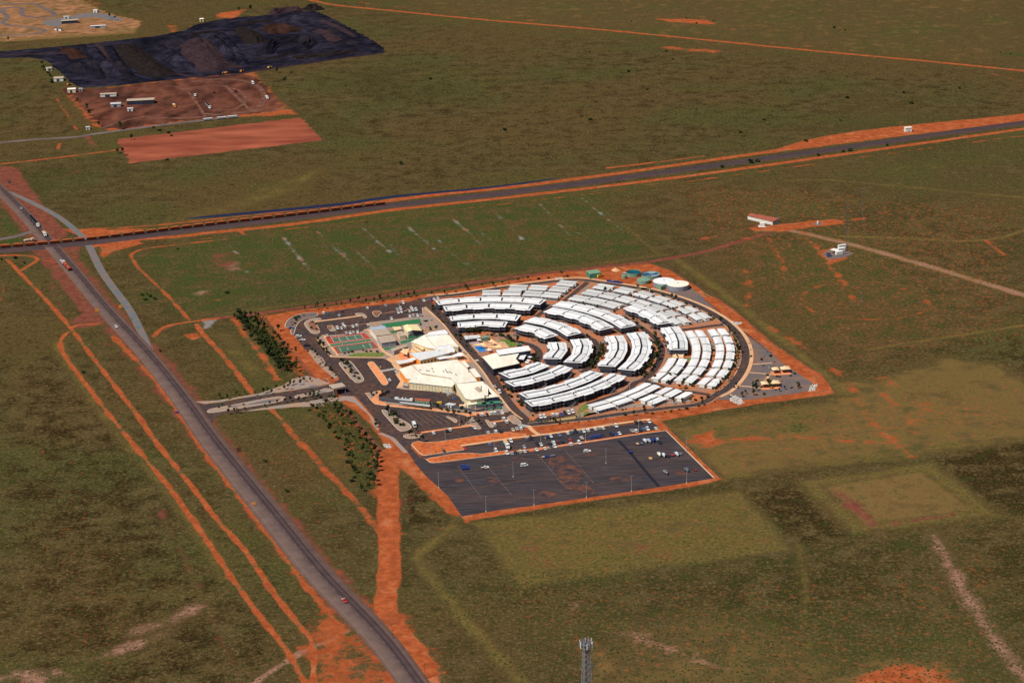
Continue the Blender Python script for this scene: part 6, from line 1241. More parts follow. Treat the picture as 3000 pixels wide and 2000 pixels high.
for i_,(pp,w_,h_,m_) in enumerate((([(236,133),(262,160),(285,195),(300,232)],12,3,'ore_black'),([(285,128),(305,150),(322,185),(345,215)],11,3.5,'ore_purple'),([(465,130),(500,160),(530,195),(545,208)],12,3,'ore_black'),([(640,95),(668,120),(700,160),(720,195)],14,3.5,'ore_blue'),([(560,110),(580,100),(640,92)],12,3,'ore_brown'),([(750,170),(800,172),(870,150)],10,2.5,'ore_brown'),([(900,75),(960,88),(1020,120)],12,3,'ore_black'),([(700,70),(760,66),(800,60)],12,3,'ore_brown'),([(940,60),(990,80),(1040,108)],10,2.5,'ore_purple'))): mound('%s of the thin low ridges counted from the left across the ore yard'%ORD[i_],pp,w_,h_,m_,'ore_ridge')
# yard sheds
def simple(label,px,py,L,Wd,h,ang,wm,rm,name='shed',cat='shed',pitch=.5):
    p=P(px,py); t=thing(name,label,cat,tuple(p),ang); w_=MB(); w_.box(-L/2,L/2,-Wd/2,Wd/2,0,h); w_.build('wall',wm,t)
    r_=MB(); e=.35; r_.hexa([(-L/2-e,-Wd/2-e,h+.005),(L/2+e,-Wd/2-e,h+.005),(L/2+e,0,h+pitch),(-L/2-e,0,h+pitch)],[(-L/2-e,-Wd/2-e,h+.12),(L/2+e,-Wd/2-e,h+.12),(L/2+e,0,h+pitch+.12),(-L/2-e,0,h+pitch+.12)]); r_.hexa([(-L/2-e,0,h+pitch),(L/2+e,0,h+pitch),(L/2+e,Wd/2+e,h+.005),(-L/2-e,Wd/2+e,h+.005)],[(-L/2-e,0,h+pitch+.12),(L/2+e,0,h+pitch+.12),(L/2+e,Wd/2+e,h+.12),(-L/2-e,Wd/2+e,h+.12)]); r_.build('roof',rm,t)
    d=MB(); d.box(-L*.2,L*.1,-Wd/2-.04,-Wd/2-.003,0,h*.75); d.build('door','wall_navy',t); return t
for a_ in (('long rusty roofed open workshop in the haulage yard',413,303,30,11,4.5,.1,'wall_charcoal','roof_tan'),('low brown roofed office with garden in the haulage yard',318,282,18,7,3,.12,'wall_white','roof_tan'),('grey roofed shed left of the open workshop',340,312,11,8,3.6,.12,'wall_grey','roof_grey'),('small white shed south of the open workshop',382,325,6,5,3,.1,'wall_white','roof_grey'),
  ('cream gabled shed at the west corner of the ore yard',211,270,9,8,4,.1,'wall_cream','roof_cream'),('white roofed flat building by the ore yard trees',173,236,11,11,3.5,.1,'wall_white','roof_tan'),('white cabin at the top west edge of the ore yard',144,206,6,8,3,.4,'wall_white','roof_tan'),('small blue grey shed beside the cream gabled shed',237,267,4,4,3,.1,'wall_grey','roof_blue'),
  ('race club house with dark front beside the kart track',205,68,22,9,4,.2,'wall_charcoal','roof_tan'),('white shed above the race club house',195,55,7,4,3,.1,'wall_white','roof_grey'),('white shed on the right of the race club grounds',282,37,6,5,3.5,-.4,'wall_white','roof_grey'),('long container with white sign face beside the kart track',172,90,12,3,3,-.6,'wall_white','wall_navy'),('row of grey sheds at the bottom of the race club grounds',288,82,20,5,3,.15,'wall_grey','roof_grey'),('white shed on the far edge of the ore yard',591,64,5,7,4,.2,'wall_cream','roof_cream'),
  ('small white hut by the haul road gate',258,380,4,4,3,.2,'wall_white','roof_grey')): simple(*a_)
for lb,x,y,c in (('yellow wheel loader at the right edge of the ore yard',790,200,'paint_yellow'),('orange loader by the centre heaps of the ore yard',660,216,'paint_orange'),('orange machine at the top right of the haulage yard',708,211,'paint_orange'),('brown excavator at the left sheds of the ore yard',204,250,'paint_orange')):
    p=P(x,y); t=thing('wheel_loader',lb,'loader',tuple(p),R.uniform(0,3)); w_=MB(); w_.box(-3,1,-1.2,1.2,.9,2.3); w_.build('body',c,t); w_=MB(); w_.box(-1,.6,-.8,.8,2.3,3.4); w_.build('cab','glass_dark',t); w_=MB(); w_.hexa([(2.6,-1.6,.3),(3.8,-1.6,.3),(3.8,1.6,.3),(2.6,1.6,.3)],[(2.4,-1.6,1.5),(3.0,-1.6,1.5),(3.0,1.6,1.5),(2.4,1.6,1.5)]); w_.build('bucket',c,t); w_=MB(); w_.tube((.8,-.7,1.8),(2.8,-.7,.9),.18); w_.tube((.8,.7,1.8),(2.8,.7,.9),.18); w_.build('lift_arm',c,t)
    for wx in(-2,1.2):
        for sy in(-1,1): w_=MB(); w_.cyl((0,0),.8,-.3,.3,n=9); o=w_.build('wheel','tyre',t); o.rotation_euler=(math.pi/2,0,0); o.location=(wx,sy*1.3,.8)
# ================================================================== poles and signs
def pole(label,px,py,h,kind,grp,m='steel',ang=0.):
    p=P(px,py); t=thing({'light':'light_pole','power':'power_pole'}[kind],label,{'light':'light pole','power':'power pole'}[kind],tuple(p),ang,grp); w_=MB(); w_.tube((0,0,0),(0,0,h),.14,n=6,r2=.09); w_.build('pole',m,t)
    if kind=='light':
        w_=MB(); w_.tube((-1.1,0,h-.1),(1.1,0,h-.1),.06,n=4); w_.build('cross_arm',m,t)
        for s_ in(-1,1): w_=MB(); w_.box(s_*1.1-.45,s_*1.1+.45,-.3,.3,h-.12,h+.08); w_.build('lamp_head','steel_dark',t)
        w_=MB(); w_.cyl((0,0),.35,0,.6,n=8); w_.build('footing','concrete',t)
    else:
        w_=MB(); w_.box(-1.1,1.1,-.07,.07,h-.7,h-.55); w_.build('cross_arm',m,t)
for i,(x,y) in enumerate(((1285.5,1429),(1424,1499),(1564.8,1480),(1718,1458),(1850.3,1439),(2011.9,1415))): pole('%s light pole from the left along the lower edge of the truck park'%ORD[i],x,y,10.3,'light','tall light poles of the truck park')
for lb,x,y in (('light pole standing alone in the left middle of the truck park',1503.8,1397),('light pole standing alone in the right middle of the truck park',1775.5,1357),('light pole on the right kerb of the truck park',2011,1323),('leftmost light pole on the kerb above the truck park',1301.5,1349),('second light pole on the kerb above the truck park',1449,1326),('third light pole on the kerb above the truck park',1584.7,1309),('fourth light pole on the kerb above the truck park',1715.7,1291),('rightmost light pole on the kerb above the truck park',1871,1264),('light pole in the bus parking strip',1305,1294)): pole(lb,x,y,10.3,'light','tall light poles of the truck park')
for i,(x,y,h) in enumerate(((1019.5,1032,9),(1004,1011,9),(1071.5,1001.6,9),(984.4,985.5,9),(1051,970,8),(1087,1021,9),(930,988,6),(970,1040,7),(1194.4,1018,16),(1255.6,962,10),(1142.8,1031,14),(1236,972,7))): pole('slender light pole around the sports courts and club sheds',x,y,h,'light','slender light poles around the courts')
for i,(x,y) in enumerate(((1463,1010),(1373,1003),(1456,955),(1560,1100),(1541,1190),(1630,1180),(1690,1170),(1780,1150),(1845,1150),(1912,1195),(1786,1248),(1110,1180),(1142,1206),(1434,870),(1170,893),(1740,1120),(1905,1020),(2083,1133),(2253,1078),(1475,1210),(1346,1245),(1265,1330))): pole('thin camp street light beside the lanes and blocks',x,y,7,'light','thin street lights of the camp')
for i,(x,y) in enumerate(((741,1382),(812,1466),(892,1558),(973,1655),(1059,1757),(1150,1869),(1246,1987))): pole('%s wooden power pole from the top along the lower right highway verge'%ORD[i],x,y,9,'power','power poles along the highway verge','trunk',.9)
for i,(x,y,h) in enumerate(((388,964,9),(445,1031,9),(501,1095,9),(566,1162,9),(569,988,10),(659,1088,9),(260,640,10),(344,734,12),(83,704,9),(165,701,8),(37,851,13),(1091,1581,11),(1226,1726,9),(1362,1886,9),(2184,767,8),(34,388,8),(113,385,8),(243,368,6))): pole(['roadside','paddock','track side'][i%3]+' wooden power pole '+['west of the entrance road, uppermost','west of the entrance road, second','west of the entrance road, third','beside the entrance road mouth','on the small round red patch','in the left camp paddock','in the upper paddock north of the train','on red earth at the crossing','left of the crossing by the queue','right of the crossing by the queue','in the far left paddock','beside the broad red strip','left of the curved grass track','at the bottom beside the tower','near the tanks and antenna field','at the far left road, first','at the far left road, second','by the haulage yard gate'][i],x,y,h,'power','scattered wooden power poles','trunk',.5)
def sign(label,px,py,w_,h_,z0,m,ang,legs=2):
    p=P(px,py); t=thing('sign',label,'sign',tuple(p),ang); q=MB(); q.box(-w_/2,w_/2,-.05,.05,z0,z0+h_); q.build('sign_board',m,t); 
    for s_ in ((-.35,.35) if legs==2 else (0,)): q=MB(); q.tube((s_*w_,.08,0),(s_*w_,.08,z0+h_),.07,n=4); q.build('post','steel',t)
sign('orange diamond road sign on the left side of the highway',284.6,915,2.6,2.6,.8,'paint_orange',.2); sign('orange road sign on the right side of the highway',353,905,2.6,2.6,.8,'paint_orange',.2); sign('orange sign beside the lower highway',743,1480,2.4,1.6,.5,'paint_orange',.1); sign('blue direction sign on the left highway verge',519,1214,2.6,1.4,1,'paint_blue',.3); sign('dark backed board at the right highway verge',700,1325,3,3,.6,'trunk',.4)
sign('tall dark road sign on two legs at the far upper left',29,542,2.6,3,1.5,'steel_dark',.3)
for lb,x,y in (('yellow green pedestrian sign at the lower zebra crossing',1553,1239),('yellow green pedestrian sign on the long car park path',1597.5,1290),('yellow green pedestrian sign left of the street zebra crossing',1379,1052),('yellow green pedestrian sign right of the street zebra crossing',1402,1045),('yellow green pedestrian sign at the drop off crossing',1115,1082)): sign(lb,x,y,.8,.9,1.6,'signlime' if 'signlime' in M else 'paint_yellow',0,1)
sign('white sign board beside the lawn at the south street corner',1706,1223,1.8,2.6,.6,'wall_white',.3,1)
p=P(990,1165); t=thing('entry_monument','tall rust red entry blade standing beside the entrance road','monument',tuple(p),.4); q=MB(); q.hexa([(-1,-.25,0),(1,-.25,0),(1,.25,0),(-1,.25,0)],[(-1.7,-.2,5.2),(-.6,-.2,5.6),(-.6,.2,5.6),(-1.7,.2,5.2)]); q.build('blade','ore_heap',t); q=MB(); q.box(-1.3,1.3,-.5,.5,0,.2); q.build('plinth','concrete',t)
a,b=P(938,1111),P(958,1119); t=thing('entry_wall','long low rust red entry wall beside the gatehouse','wall',tuple(a),math.atan2((b-a).y,(b-a).x)); q=MB(); L=(b-a).length; q.hexa([(0,-.2,0),(L,-.2,0),(L,.2,0),(0,.2,0)],[(0,-.2,.8),(L,-.2,2.4),(L,.2,2.4),(0,.2,.8)]); q.build('panel','ore_heap',t)
# yard contents
def yb(name,label,cat,x,y,L,Wd,h,m,ang=0.,m2=None,z=.0,o=A2,k=K):
    p=P(o[0]+x/k,o[1]+y/k,0); t=thing(name,label,cat,(p.x,p.y,.035+z),ang); q=MB(); q.box(-L/2,L/2,-Wd/2,Wd/2,.12,h); q.build('body',m,t); q=MB(); q.box(-L/2-.05,L/2+.05,-Wd/2-.05,Wd/2+.05,h+.003,h+.12); q.build('lid',m2 or m,t); q=MB(); q.box(-L/2+.2,L/2-.2,-Wd/2+.2,Wd/2-.2,0,.12); q.build('base','steel_dark',t)
for i,x in enumerate((290,370,480,545)): yb('parked_van','%s white van from the left behind the yard fence'%ORD[i],'van',x,885-(-6)*i,4.8,1.9,2.0,'paint_white',AXA+1.1,'paint_white')
for i,x in enumerate((1420,1480,1545)): yb('gas_cylinder_tank','%s long white gas tank from the left by the yard fence'%ORD[i],'tank',x,1015+i*8,5.2,1.4,1.5,'paint_white',.9)
yb('skip_bin','yellow skip bin by the yard fence','skip bin',1230,965,3.2,1.8,1.4,'paint_yellow',.1); yb('crate','white crate stack beside the pump shed','crate',1770,1050,4.5,3,1.7,'wall_white',0,'shade_cloth')
for i in range(4): yb('wheelie_bin','%s dark green bin from the left below the kitchen wall'%ORD[i],'bin',1110+i*55,650+i*4,1.5,1.3,1.5,'green_steel',-.1)
for i in range(9): yb('water_heater','%s small white hot water unit from the left at the kitchen corner'%ORD[i],'water heater',425+i*36+(30 if i>3 else 0),560+i*2,1.1,1.1,2.6,'wall_white',0,'steel'); 
for i in range(8): yb('pallet_stack','%s stacked pallet from the left in the service yard'%ORD[i],'pallet',1430+(i%4)*45,790-(i%4)*14-(i//4)*22,1.5,1.2,1.1+.3*(i%3),'footpath' if i%2 else 'steel',.3,'steel')
yb('forklift','blue forklift beside the pallets in the service yard','forklift',1590,860,2.8,1.3,1.9,'paint_lightblue',.4,'steel_dark'); yb('crate','blue crate near the store wall','crate',1805,950,1.6,1.3,1.1,'paint_blue')
for i in range(3): yb('pipe_bundle','%s tan bundle of pipes from the left by the kitchen roller door'%ORD[i],'pipes',1285+i*35,690-i*16,5,.7,.7,'footpath',.75)
def fence(label,pts,h,m,name='fence',solid=True,sp=5.,z0=0.):
    w=[Vector(p) for p in pts]; t=thing(name,label,'fence',(w[0].x,w[0].y,0)); off=(w[0].x,w[0].y,0)
    for a,b in zip(w[:-1],w[1:]):
        d=b-a; L=d.length; n=max(1,int(L/sp)); u=d.normalized(); q=Vector((-u.y,u.x,0))*.03
        for i in range(n):
            s_,e_=a+d*(i/n),a+d*((i+.97)/n)
            if solid: x=MB(); x.hexa([(*(s_-q)[:2],z0+.05),(*(e_-q)[:2],z0+.05),(*(e_+q)[:2],z0+.05),(*(s_+q)[:2],z0+.05)],[(*(s_-q)[:2],z0+h),(*(e_-q)[:2],z0+h),(*(e_+q)[:2],z0+h),(*(s_+q)[:2],z0+h)]); x.build('panel',m,t,off)
            else:
                x=MB(); 
                for z in (h*.25,h*.5,h*.75,h*.98): x.tube((*s_[:2],z0+z),(*(a+d*((i+1)/n))[:2],z0+z),.022,n=3)
                x.build('wire',m,t,off)
            x=MB(); x.tube((s_.x,s_.y,z0),(s_.x,s_.y,z0+h+.05),.05,n=4); x.build('post','steel_dark' if solid else m,t,off)
fence('dark solid fence round the service yard',zz((1050,1150),5.2267,[(480,0),(400,25),(318,70),(310,100),(620,150),(1110,205),(1480,240),(1800,300),(1960,275),(2170,240),(2160,180)]),1.9,'steel_dark',z0=.12)
fence('dark screen round the white hot water units',zz(A2,K,[(400,540),(400,590),(770,635),(790,600)]),1.6,'steel_dark')
fence('pale green pool fence along the main street',zz(O3,K,[(150,400),(210,430),(350,600),(430,640),(700,590),(800,570)]),1.5,'green_pale',solid=False,sp=2.5)
fence('white curved pool fence beside the lawn',zz(O3,K,[(800,365),(860,390),(960,430),(1050,480),(1100,530)]),1.4,'wall_white',solid=False,sp=2)
fence('wire boundary fence on the west side of the camp',PP([(768,928),(800,965),(830,1000),(868,1043),(905,1088),(925,1113)]),2.2,'steel_dark',solid=False,sp=6)
fence('wire boundary fence on the south west side beside the planted rows',PP([(1010,1195),(1060,1255),(1125,1330)]),2.2,'steel_dark',solid=False,sp=6)
fence('wire boundary fence along the north east edge of the camp',PP([(1910,775),(1960,792),(2060,852),(2150,912),(2240,990),(2330,1056),(2410,1104),(2446,1150)]),2.2,'steel_dark',solid=False,sp=8)
fence('wire fence beside the right edge of the truck park',PP([(1918,1222),(1955,1252),(2040,1330),(2108,1404)]),2.2,'steel_dark',solid=False,sp=6)
fence('tall court fence on the right end of the courts',zz(O2,11.76,[(1640,110),(1850,350),(2120,680)]),3.2,'steel',solid=False,sp=3,z0=.14)
# ================================================================== plants
def crown(rx,rz,z0,n,lf,seed,clumps=7,sq=.5):
    r=random.Random(seed); mb=MB(); cs=[]
    for i in range(clumps):
        a=r.uniform(0,6.28); d=r.random()**.5*.6; cs.append(Vector((rx*d*math.cos(a),rx*d*math.sin(a),z0+rz*(.35+1.1*r.random()))))
    for i in range(n):
        c=cs[i%clumps]; v=Vector((r.gauss(0,1),r.gauss(0,1),r.gauss(0,.8))).normalized()*r.random()**.4*rx*.48; p=c+v; u=Vector((r.gauss(0,1),r.gauss(0,1),r.gauss(0,.5))).normalized(); w=u.orthogonal().normalized(); w=(w*math.cos(r.uniform(0,6))+u.cross(w)*math.sin(r.uniform(0,6))); s=sq*r.uniform(.6,1.2)
        mb.add([tuple(p-u*s*.5-w*s*.35),tuple(p+u*s*.5-w*s*.2),tuple(p+u*s*.3+w*s*.4),tuple(p-u*s*.4+w*s*.3)],[(0,1,2,3)])
    return mb
TP={}
def plant(kind,seed):
    if kind=='tree': t=thing('gum_tree','tree','tree'); h=R.uniform(4,6); c=crown(1.25,1.9,h*.36,150,None,seed,8,.62); nm='crown'; tr=h*.6
    elif kind=='slim': t=thing('slender_tree','tree','tree'); c=crown(.8,2.3,1.6,110,None,seed,8,.55); nm='crown'; tr=3.2
    elif kind=='bush': t=thing('bush','bush','shrub'); c=crown(1.4,.8,.15,140,None,seed,8,.6); nm='foliage'; tr=.8
    else: t=thing('low_shrub','shrub','shrub'); c=crown(.8,.4,.05,60,None,seed,5,.45); nm='foliage'; tr=.3
    m=MB(); m.tube((0,0,0),(R.uniform(-.2,.2),R.uniform(-.2,.2),tr),.13 if kind in('tree','slim') else .06,n=5,r2=.05)
    if kind=='tree':
        for i in range(3): a=R.uniform(0,6.28); m.tube((0,0,tr*.6),(.8*math.cos(a),.8*math.sin(a),tr*1.15),.05,n=4,r2=.02)
    m.build('trunk' if kind in('tree','slim') else 'stem','trunk',t); c.build(nm,'leaf_%d'%(seed%4 if kind!='low' else (seed%5)),t); kids(t); return t
for kd,n in (('tree',4),('slim',4),('bush',5),('low',5)): TP[kd]=[plant(kd,i+(0 if kd!='slim' else 1)) for i in range(n)]
TU=set(); NP={'tree':0,'shrub':0}
def put_plant(kind,p,label,grp,s=None,z=0.):
    i=R.randrange(len(TP[kind])); t=TP[kind][i]
    if (kind,i) in TU: t=dup(t)
    TU.add((kind,i)); t.location=(p[0],p[1],z); t.rotation_euler=(0,0,R.uniform(0,6.28)); s=s or R.uniform(.75,1.25); t.scale=(s,s,s*R.uniform(.85,1.15)); cat='tree' if kind in('tree','slim') else 'shrub'; NP[cat]+=1
    tag(t,label,cat,grp)
def along(pts,n,kinds,label,grp,jit=1.,s=None,z=0.,world=False):
    w=[P(*p) for p in pts] if not world else pts; L=[0]
    for a,b in zip(w[:-1],w[1:]): L.append(L[-1]+(b-a).length)
    for i in range(n):
        t=L[-1]*(i+R.uniform(.2,.8))/n; j=min(len(w)-2,max(0,int(np.searchsorted(L,t))-1)); f=(t-L[j])/(L[j+1]-L[j]); p=w[j].lerp(w[j+1],f)+Vector((R.gauss(0,jit),R.gauss(0,jit),0))
        put_plant(R.choice(kinds),p,label,grp,(R.uniform(*s) if s else None),z)
def inpoly(pts,x,y):
    c=False; n=len(pts)
    for i in range(n):
        a,b=pts[i],pts[(i+1)%n]
        if (a[1]>y)!=(b[1]>y) and x<(b[0]-a[0])*(y-a[1])/(b[1]-a[1])+a[0]: c=not c
    return c
def fill(pts,n,kinds,label,grp,s=None,z=0.):
    w=[P(*p) for p in pts]; x0,x1=min(p.x for p in w),max(p.x for p in w); y0,y1=min(p.y for p in w),max(p.y for p in w); k_=0; it=0
    while k_<n and it<5000:
        it+=1; x,y=R.uniform(x0,x1),R.uniform(y0,y1)
        if inpoly(w,x,y): put_plant(R.choice(kinds),(x,y),label,grp,(R.uniform(*s) if s else None),z); k_+=1
g1='trees of the upper planted belt west of the camp'
along([(700,930),(740,975),(790,1035),(835,1092)],60,['tree','tree','tree','bush'],'dense dark tree in the left thick row of the upper planted belt',g1,2.2,(1.1,1.8)); along([(712,928),(755,978),(800,1035),(838,1085)],24,['tree','bush'],'dense dark tree in the left thick row of the upper planted belt',g1,1.5,(.9,1.5))
along([(736,925),(780,980),(830,1040),(862,1088)],30,['tree','bush','bush'],'dark tree in the thinner second row of the upper planted belt',g1,1.4,(1.,1.5)); along([(795,972),(830,1010),(875,1060)],9,['slim','tree'],'slim tree by the boundary fence of the upper planted belt',g1,2,(1.,1.4))
g2='trees of the lower planted belt south west of the camp'
along([(915,1185),(960,1240),(1010,1300),(1035,1360),(1040,1420)],34,['bush','tree','bush'],'dark bushy tree in the left row of the lower planted belt',g2,1.7,(.8,1.3)); along([(965,1170),(1000,1215),(1060,1290),(1080,1350),(1085,1435)],30,['bush','tree','low'],'green bush in the middle of the lower planted belt',g2,2.2,(.8,1.3))
for x,y in ((1000.5,1204),(1014,1215),(1027,1228),(1042,1256),(1054,1277),(1074,1290),(1075,1302),(1085,1316),(1099,1324),(1109,1341),(1106,1355),(1103,1368),(1104,1381),(1098,1410),(1096,1424),(1060,1440)): put_plant('tree',P(x,y),'dark tree standing apart on the fence side of the lower planted belt',g2,R.uniform(1.1,1.5))
k_=5.2267
for x,y in ((545,665),(660,680),(805,625),(930,605),(1080,625),(1215,595),(1270,575),(1340,595),(1410,530),(1535,530),(1600,530),(1680,455),(1625,470),(1770,380),(1835,410),(1930,400),(1775,460)): p=P(540+x/k_,1040+y/k_); put_plant('tree',p,'small dark tree on the upper side of the entrance road','trees along the upper side of the entrance road',R.uniform(.7,1))
for x,y in ((675,910),(820,895),(930,855),(770,885),(1240,805),(1310,760),(1425,740),(1540,735),(1625,710),(1755,725),(1845,725),(1925,650),(1975,680),(1990,640),(2055,665),(2100,695),(2220,680),(2280,720),(2310,690)): p=P(540+x/k_,1040+y/k_); put_plant('tree',p,'small dark tree on the lower side of the entrance road','trees along the lower side of the entrance road',R.uniform(.7,1.1))
for x,y in ((580,765),(525,805),(690,795),(910,765),(1155,675),(1855,600),(1960,555),(2060,560)): p=P(540+x/k_,1040+y/k_); put_plant('bush',p,'small shrub in the median of the entrance road','shrubs in the entrance median',R.uniform(.5,.8),.14)
along([(925,998),(945,1018),(966,1042)],9,['tree','bush'],'dark shrubby tree in the bed left of the sports courts','trees in the bed left of the courts',.8,(.8,1.2),.13); along([(900,1022),(930,1048),(960,1082),(985,1108)],16,['bush','low','tree'],'small plant on the gravel verge west of the side road','plants on the west gravel verge',1.6,(.6,1.))
along([(1000,1035),(1060,1030),(1110,1032)],7,['bush'],'round bush between the courts and the crescent lawn','bushes above the crescent lawn',.6,(.6,1),.13); along([(1003,1060),(1020,1075),(1035,1098),(1048,1110)],16,['bush','tree','low'],'dark shrub in the slanting bed inside the forecourt','shrubs of the forecourt bed',1.3,(.7,1.1),.14)
along([(1130,1205),(1150,1222),(1170,1240),(1190,1252)],13,['bush','tree'],'dark tree in the bed on the left of the bus parking','trees of the bus parking bed',1.1,(.8,1.2),.14); along([(1080,1160),(1110,1165)],4,['bush','tree'],'bush on the small bed at the yard entrance','bushes at the yard entrance',2,(.6,1),.14)
for x,y in ((1315,1215),(1330,1219),(1200,1278),(1207,1277),(1221,1265),(1220,1290),(1240,1294),(1378,1222),(1376,1240),(1364,1242),(1352,1245),(1390,1236),(1404,1242),(1102,1240),(1101,1252)): put_plant('tree',P(x,y),'single small tree on a car park island south of the yard','trees on the southern car park islands',R.uniform(.7,1.1),.14)
along([(1265,1195),(1310,1203),(1370,1210)],11,['bush','tree'],'dark bush along the outside of the yard fence','bushes outside the yard fence',.6,(.7,1.1),.16); fill([(850,932),(890,918),(930,914),(880,938),(852,960),(838,950)],10,['bush','low'],'small bush in the dark gravel corner bed','bushes of the north west corner bed',(.7,1.2),.14)
along([(885,912),(1000,897),(1090,886),(1230,868)],16,['slim','tree'],'slim dark tree on the strip north of the northern car park','trees north of the car park',.8,(.9,1.3)); fill([(905,945),(925,941),(940,968),(915,970)],7,['low','bush'],'low shrub in the orange bed of the curved island','shrubs of the curved island',(.5,.9),.16)
along([(1262,900),(1290,935),(1305,955)],12,['bush','low','tree'],'shrub at the street end of the north west blocks','shrubs at the street end of the north west blocks',1.2,(.6,1.1)); along([(1330,980),(1355,1005),(1390,1035)],12,['bush','low'],'light green shrub on the street side of the pool fence','shrubs beside the pool',1,(.5,.9))
along([(1414,1050),(1440,1085),(1470,1120)],14,['low','bush'],'low shrub in the strip along the recreation hall','shrubs along the recreation hall',.5,(.5,.9)); along([(1556,1040),(1575,1075),(1560,1090)],11,['bush','tree'],'dark green tree on the terrace behind the umbrellas','trees behind the terrace',1.,(.9,1.3))
along([(1462,1105),(1475,1135),(1520,1180),(1545,1200),(1562,1222)],26,['bush','low','bush','tree'],'shrub at the street end of the south rows','shrubs at the street end of the south rows',1.6,(.7,1.2)); fill([(1215,945),(1260,930),(1290,965),(1230,972)],14,['low','bush'],'dry shrub in the gravel garden behind the dining hall','shrubs of the gravel garden',(.5,1),.13)
def ringplants(r,a0,a1,n,kinds,label,grp,jit=1.,s=(.7,1.1)):
    n=int(n*1.4)
    for i in range(n): a=a0+(a1-a0)*(i+R.uniform(.2,.8))/n; q=pol(r+R.gauss(0,jit),a); put_plant(R.choice(kinds),q,label,grp,R.uniform(*s)*1.12)
ringplants(180.5,10,-32,24,['tree','slim'],'small tree between the eastern huts and the ring road','trees inside the eastern ring road',.8); ringplants(180.5,50,15,8,['tree','bush'],'small tree between the northern huts and the ring road','trees inside the northern ring road',.6)
ringplants(161.5,60,20,8,['tree','bush'],'small tree between the outer and middle northern huts','trees between northern hut rings',.7,(.6,.9)); ringplants(162.7,10,-32,8,['bush','low'],'bush in the orange gap between the eastern hut rings','bushes between eastern hut rings',.5,(.5,.9))
ringplants(123,60,20,8,['tree','bush'],'bushy tree between the hut rings and the outer northern block','trees outside the outer northern block',1,(.7,1.1)); ringplants(122.5,10,-30,16,['tree','bush','tree'],'dark tree outside the five bay eastern block','trees outside the five bay eastern block',1.,(.8,1.3))
ringplants(82,5,-30,14,['tree','bush'],'dark tree along the inner eastern lane','trees along the inner eastern lane',1.,(.8,1.2)); ringplants(78,58,20,10,['bush','low'],'shrub in the orange path between northern blocks','shrubs between northern blocks',1,(.5,.9))
ringplants(120,-45,-75,9,['tree','bush'],'tree on the gravel outside the southmost block','trees outside the southmost block',3.,(.7,1.1)); ringplants(98,-45,-75,10,['bush','tree'],'shrub in the shaded gap between the southern blocks','shrubs between southern blocks',.6,(.6,1.))
along([(1560,1000),(1620,1010),(1640,1000)],5,['bush','tree'],'tree beside the lane junction east of the lawn','trees beside the lane junction',1,(.8,1.1)); along([(1480,985),(1500,1000),(1530,1010)],9,['tree','bush'],'dark green tree at the top of the round lawn','trees around the round lawn',1.6,(.9,1.4))
along([(1340,985),(1400,978),(1440,985),(1470,985)],9,['tree','bush'],'tree in front of the two bay block behind the pool','trees behind the pool',1.,(.9,1.4)); fill([(2150,1120),(2240,1105),(2370,1140),(2200,1165),(2120,1165)],34,['tree','bush','low'],'grey green shrub in the lower picnic grounds','shrubs of the lower picnic grounds',(.6,1.2)); fill([(2160,950),(2230,1010),(2350,1110),(2280,1120),(2200,1090)],22,['bush','low'],'scattered shrub in the upper picnic grounds','shrubs of the upper picnic grounds',(.5,1.))
along([(1620,1244),(1700,1236),(1850,1216),(1980,1204),(2100,1178)],18,['bush','tree','low'],'small bush on the outer side of the south ring road','bushes outside the south ring road',.6,(.6,1.)); along([(1572,1243),(1645,1238)],8,['tree','slim'],'small tree in the row below the hatched bay','trees below the hatched bay',.6,(.6,.9))
along([(1260,868),(1400,845),(1560,820),(1680,810)],15,['bush','tree'],'dry bush on the north side of the ring road','bushes north of the ring road',1.,(.7,1.1)); along([(1980,1185),(2080,1165)],6,['bush','tree'],'small tree by the lone hut corner','trees by the lone hut corner',1.,(.7,1.)); fill([(1960,1105),(2060,1148),(1990,1140),(1900,1112)],12,['tree','bush'],'tree at the south ends of the eastern hut rows','trees south of the eastern huts',(.7,1.2))
along([(1740,1205),(1820,1200),(1900,1188),(1960,1180)],10,['low','bush'],'low shrub on gravel in front of the southern huts','shrubs before the southern huts',1.2,(.6,1.))
along([(120,180),(140,215),(160,250)],9,['tree','bush'],'dark tree along the west edge of the ore yard','trees west of the ore yard',1.5,(1.2,1.8)); 
for x,y in ((228,300),(256,325),(262,340),(290,372),(352,380),(385,410),(360,455),(345,450),(700,36),(735,34),(24,122),(322,55),(338,60),(812,215),(835,250)): put_plant('tree',P(x,y),'isolated dark tree around the haulage yard and race club','trees around the haulage yard',R.uniform(1.3,2))
for x,y in ((2361,415),(2114,492),(2200,478),(2220,475),(2397,457),(2490,443),(2600,428),(2470,445),(2670,305),(2648,273)): put_plant('bush',P(x,y),'isolated dark bush beside the right part of the railway','bushes beside the railway',R.uniform(1.3,2.2))
for x,y in ((778,1353),(840,1440),(470,1030),(245,1093),(666,860),(1074,652),(520,730),(45,757),(72,772),(5,762),(430,862),(440,870),(455,878),(425,880),(415,866),(1850,65),(2010,55),(2040,70),(2090,62),(2930,155),(2960,160)): put_plant('bush',P(x,y),'lone green bush standing in the open plain','lone bushes of the plain',R.uniform(.8,1.5))
for i in range(40):
    x,y=R.uniform(300,2950),R.uniform(80,640)
    if y<560-.1*x+60: put_plant('bush',P(x,y),'lone bush in the northern plain beyond the railway','lone bushes of the northern plain',R.uniform(.9,1.8))
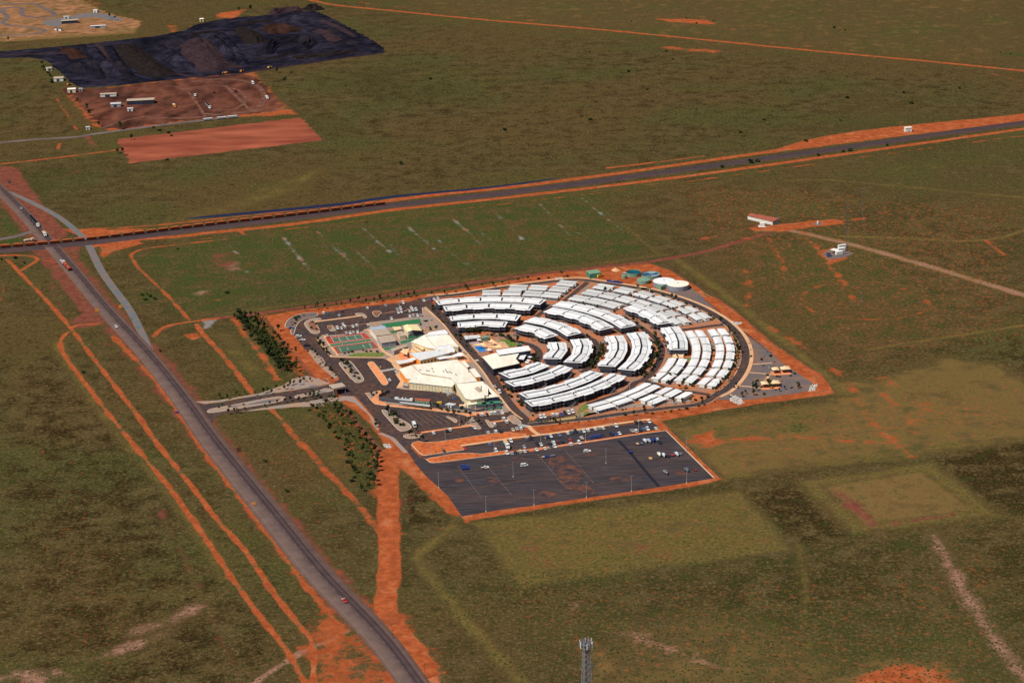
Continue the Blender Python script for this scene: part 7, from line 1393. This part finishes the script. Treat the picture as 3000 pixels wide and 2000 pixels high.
# undergrowth and rocks: masses nobody could count
def mass(name,polys,dens,rng_,m,hz=(.2,.7)):
    mb=MB()
    for poly,n in polys:
        w=[P(*p) for p in poly]; x0,x1=min(p.x for p in w),max(p.x for p in w); y0,y1=min(p.y for p in w),max(p.y for p in w); k_=0; it=0
        while k_<n and it<n*20:
            it+=1; x,y=R.uniform(x0,x1),R.uniform(y0,y1)
            if not inpoly(w,x,y): continue
            k_+=1; r=R.uniform(*rng_); h=R.uniform(*hz); a=R.uniform(0,6); pts=[(x+r*math.cos(a+i*1.257)*R.uniform(.7,1.2),y+r*math.sin(a+i*1.257)*R.uniform(.7,1.2),.02) for i in range(5)]+[(x+R.uniform(-.3,.3)*r,y+R.uniform(-.3,.3)*r,h)]
            mb.add(pts,[(i,(i+1)%5,5) for i in range(5)])
    tag(mb.build(name,m),kind='stuff')
mass('undergrowth',[([(915,1185),(985,1172),(1095,1320),(1100,1432),(1050,1438),(1010,1300)],1700),([(695,925),(775,922),(870,1085),(820,1110),(760,1010)],800)],1,(.5,1.2),'tuft_olive',(.3,.9))
mass('spinifex',[([(0,1300),(380,1300),(840,1920),(840,2000),(0,2000)],2600),([(1230,1700),(3000,1560),(3000,2000),(1500,2000)],4200)],1,(.4,.9),'tuft_green',(.2,.5))
mass('dry_tussocks',[([(1230,1560),(3000,1340),(3000,2000),(1500,2000)],4200),([(0,1200),(330,1240),(840,1920),(840,2000),(0,2000)],1200)],1,(.3,.7),'tuft_straw',(.2,.45))
mass('rock_rubble',[([(2140,1155),(2170,1165),(2178,1180),(2165,1186),(2140,1175)],160),([(1122,1300),(1140,1300),(1148,1310),(1130,1312)],60),([(2145,942),(2175,945),(2170,952),(2150,950)],50),([(2375,1130),(2395,1125),(2385,1145),(2368,1145)],50),([(1625,813),(1650,812),(1648,820),(1630,820)],30)],1,(.5,1.),'rock',(.3,.9))
STUFF={'railing','end_panel','post','lattice','bracing','staircase','ladder','headframe','pipe_rack','roof_vent','wire','deck','roof_sheet','verandah_roof','fascia','wall','trailer_frame','tray','drawbar','coupler','body','roof_panel','leg','lift_arm','cage','frame','platform','guy_wire','door','window','front_wall','ballast','trunk','crown','foliage','picnic_table','footing','cross_arm','slab','roof','bogie','wheelset'}
def islands(me):
    n=len(me.vertices); par=list(range(n))
    def f(x):
        while par[x]!=x: par[x]=par[par[x]]; x=par[x]
        return x
    for e in me.edges:
        a,b=f(e.vertices[0]),f(e.vertices[1])
        if a!=b: par[a]=b
    return len({f(i) for i in range(n)})
seen={}
for o in bpy.data.objects:
    if o.type=='MESH' and o.parent and o.name.split('.')[0] in ('railing','post','end_panel','lattice','bracing','staircase','ladder','headframe','pipe_rack','roof_vent','wire','deck','verandah_roof','fascia','crown','foliage','roof_panel','picnic_table','trailer_frame'):
        k=o.data.name
        if k not in seen: seen[k]=islands(o.data)>1
        if seen[k]: o['kind']='stuff'
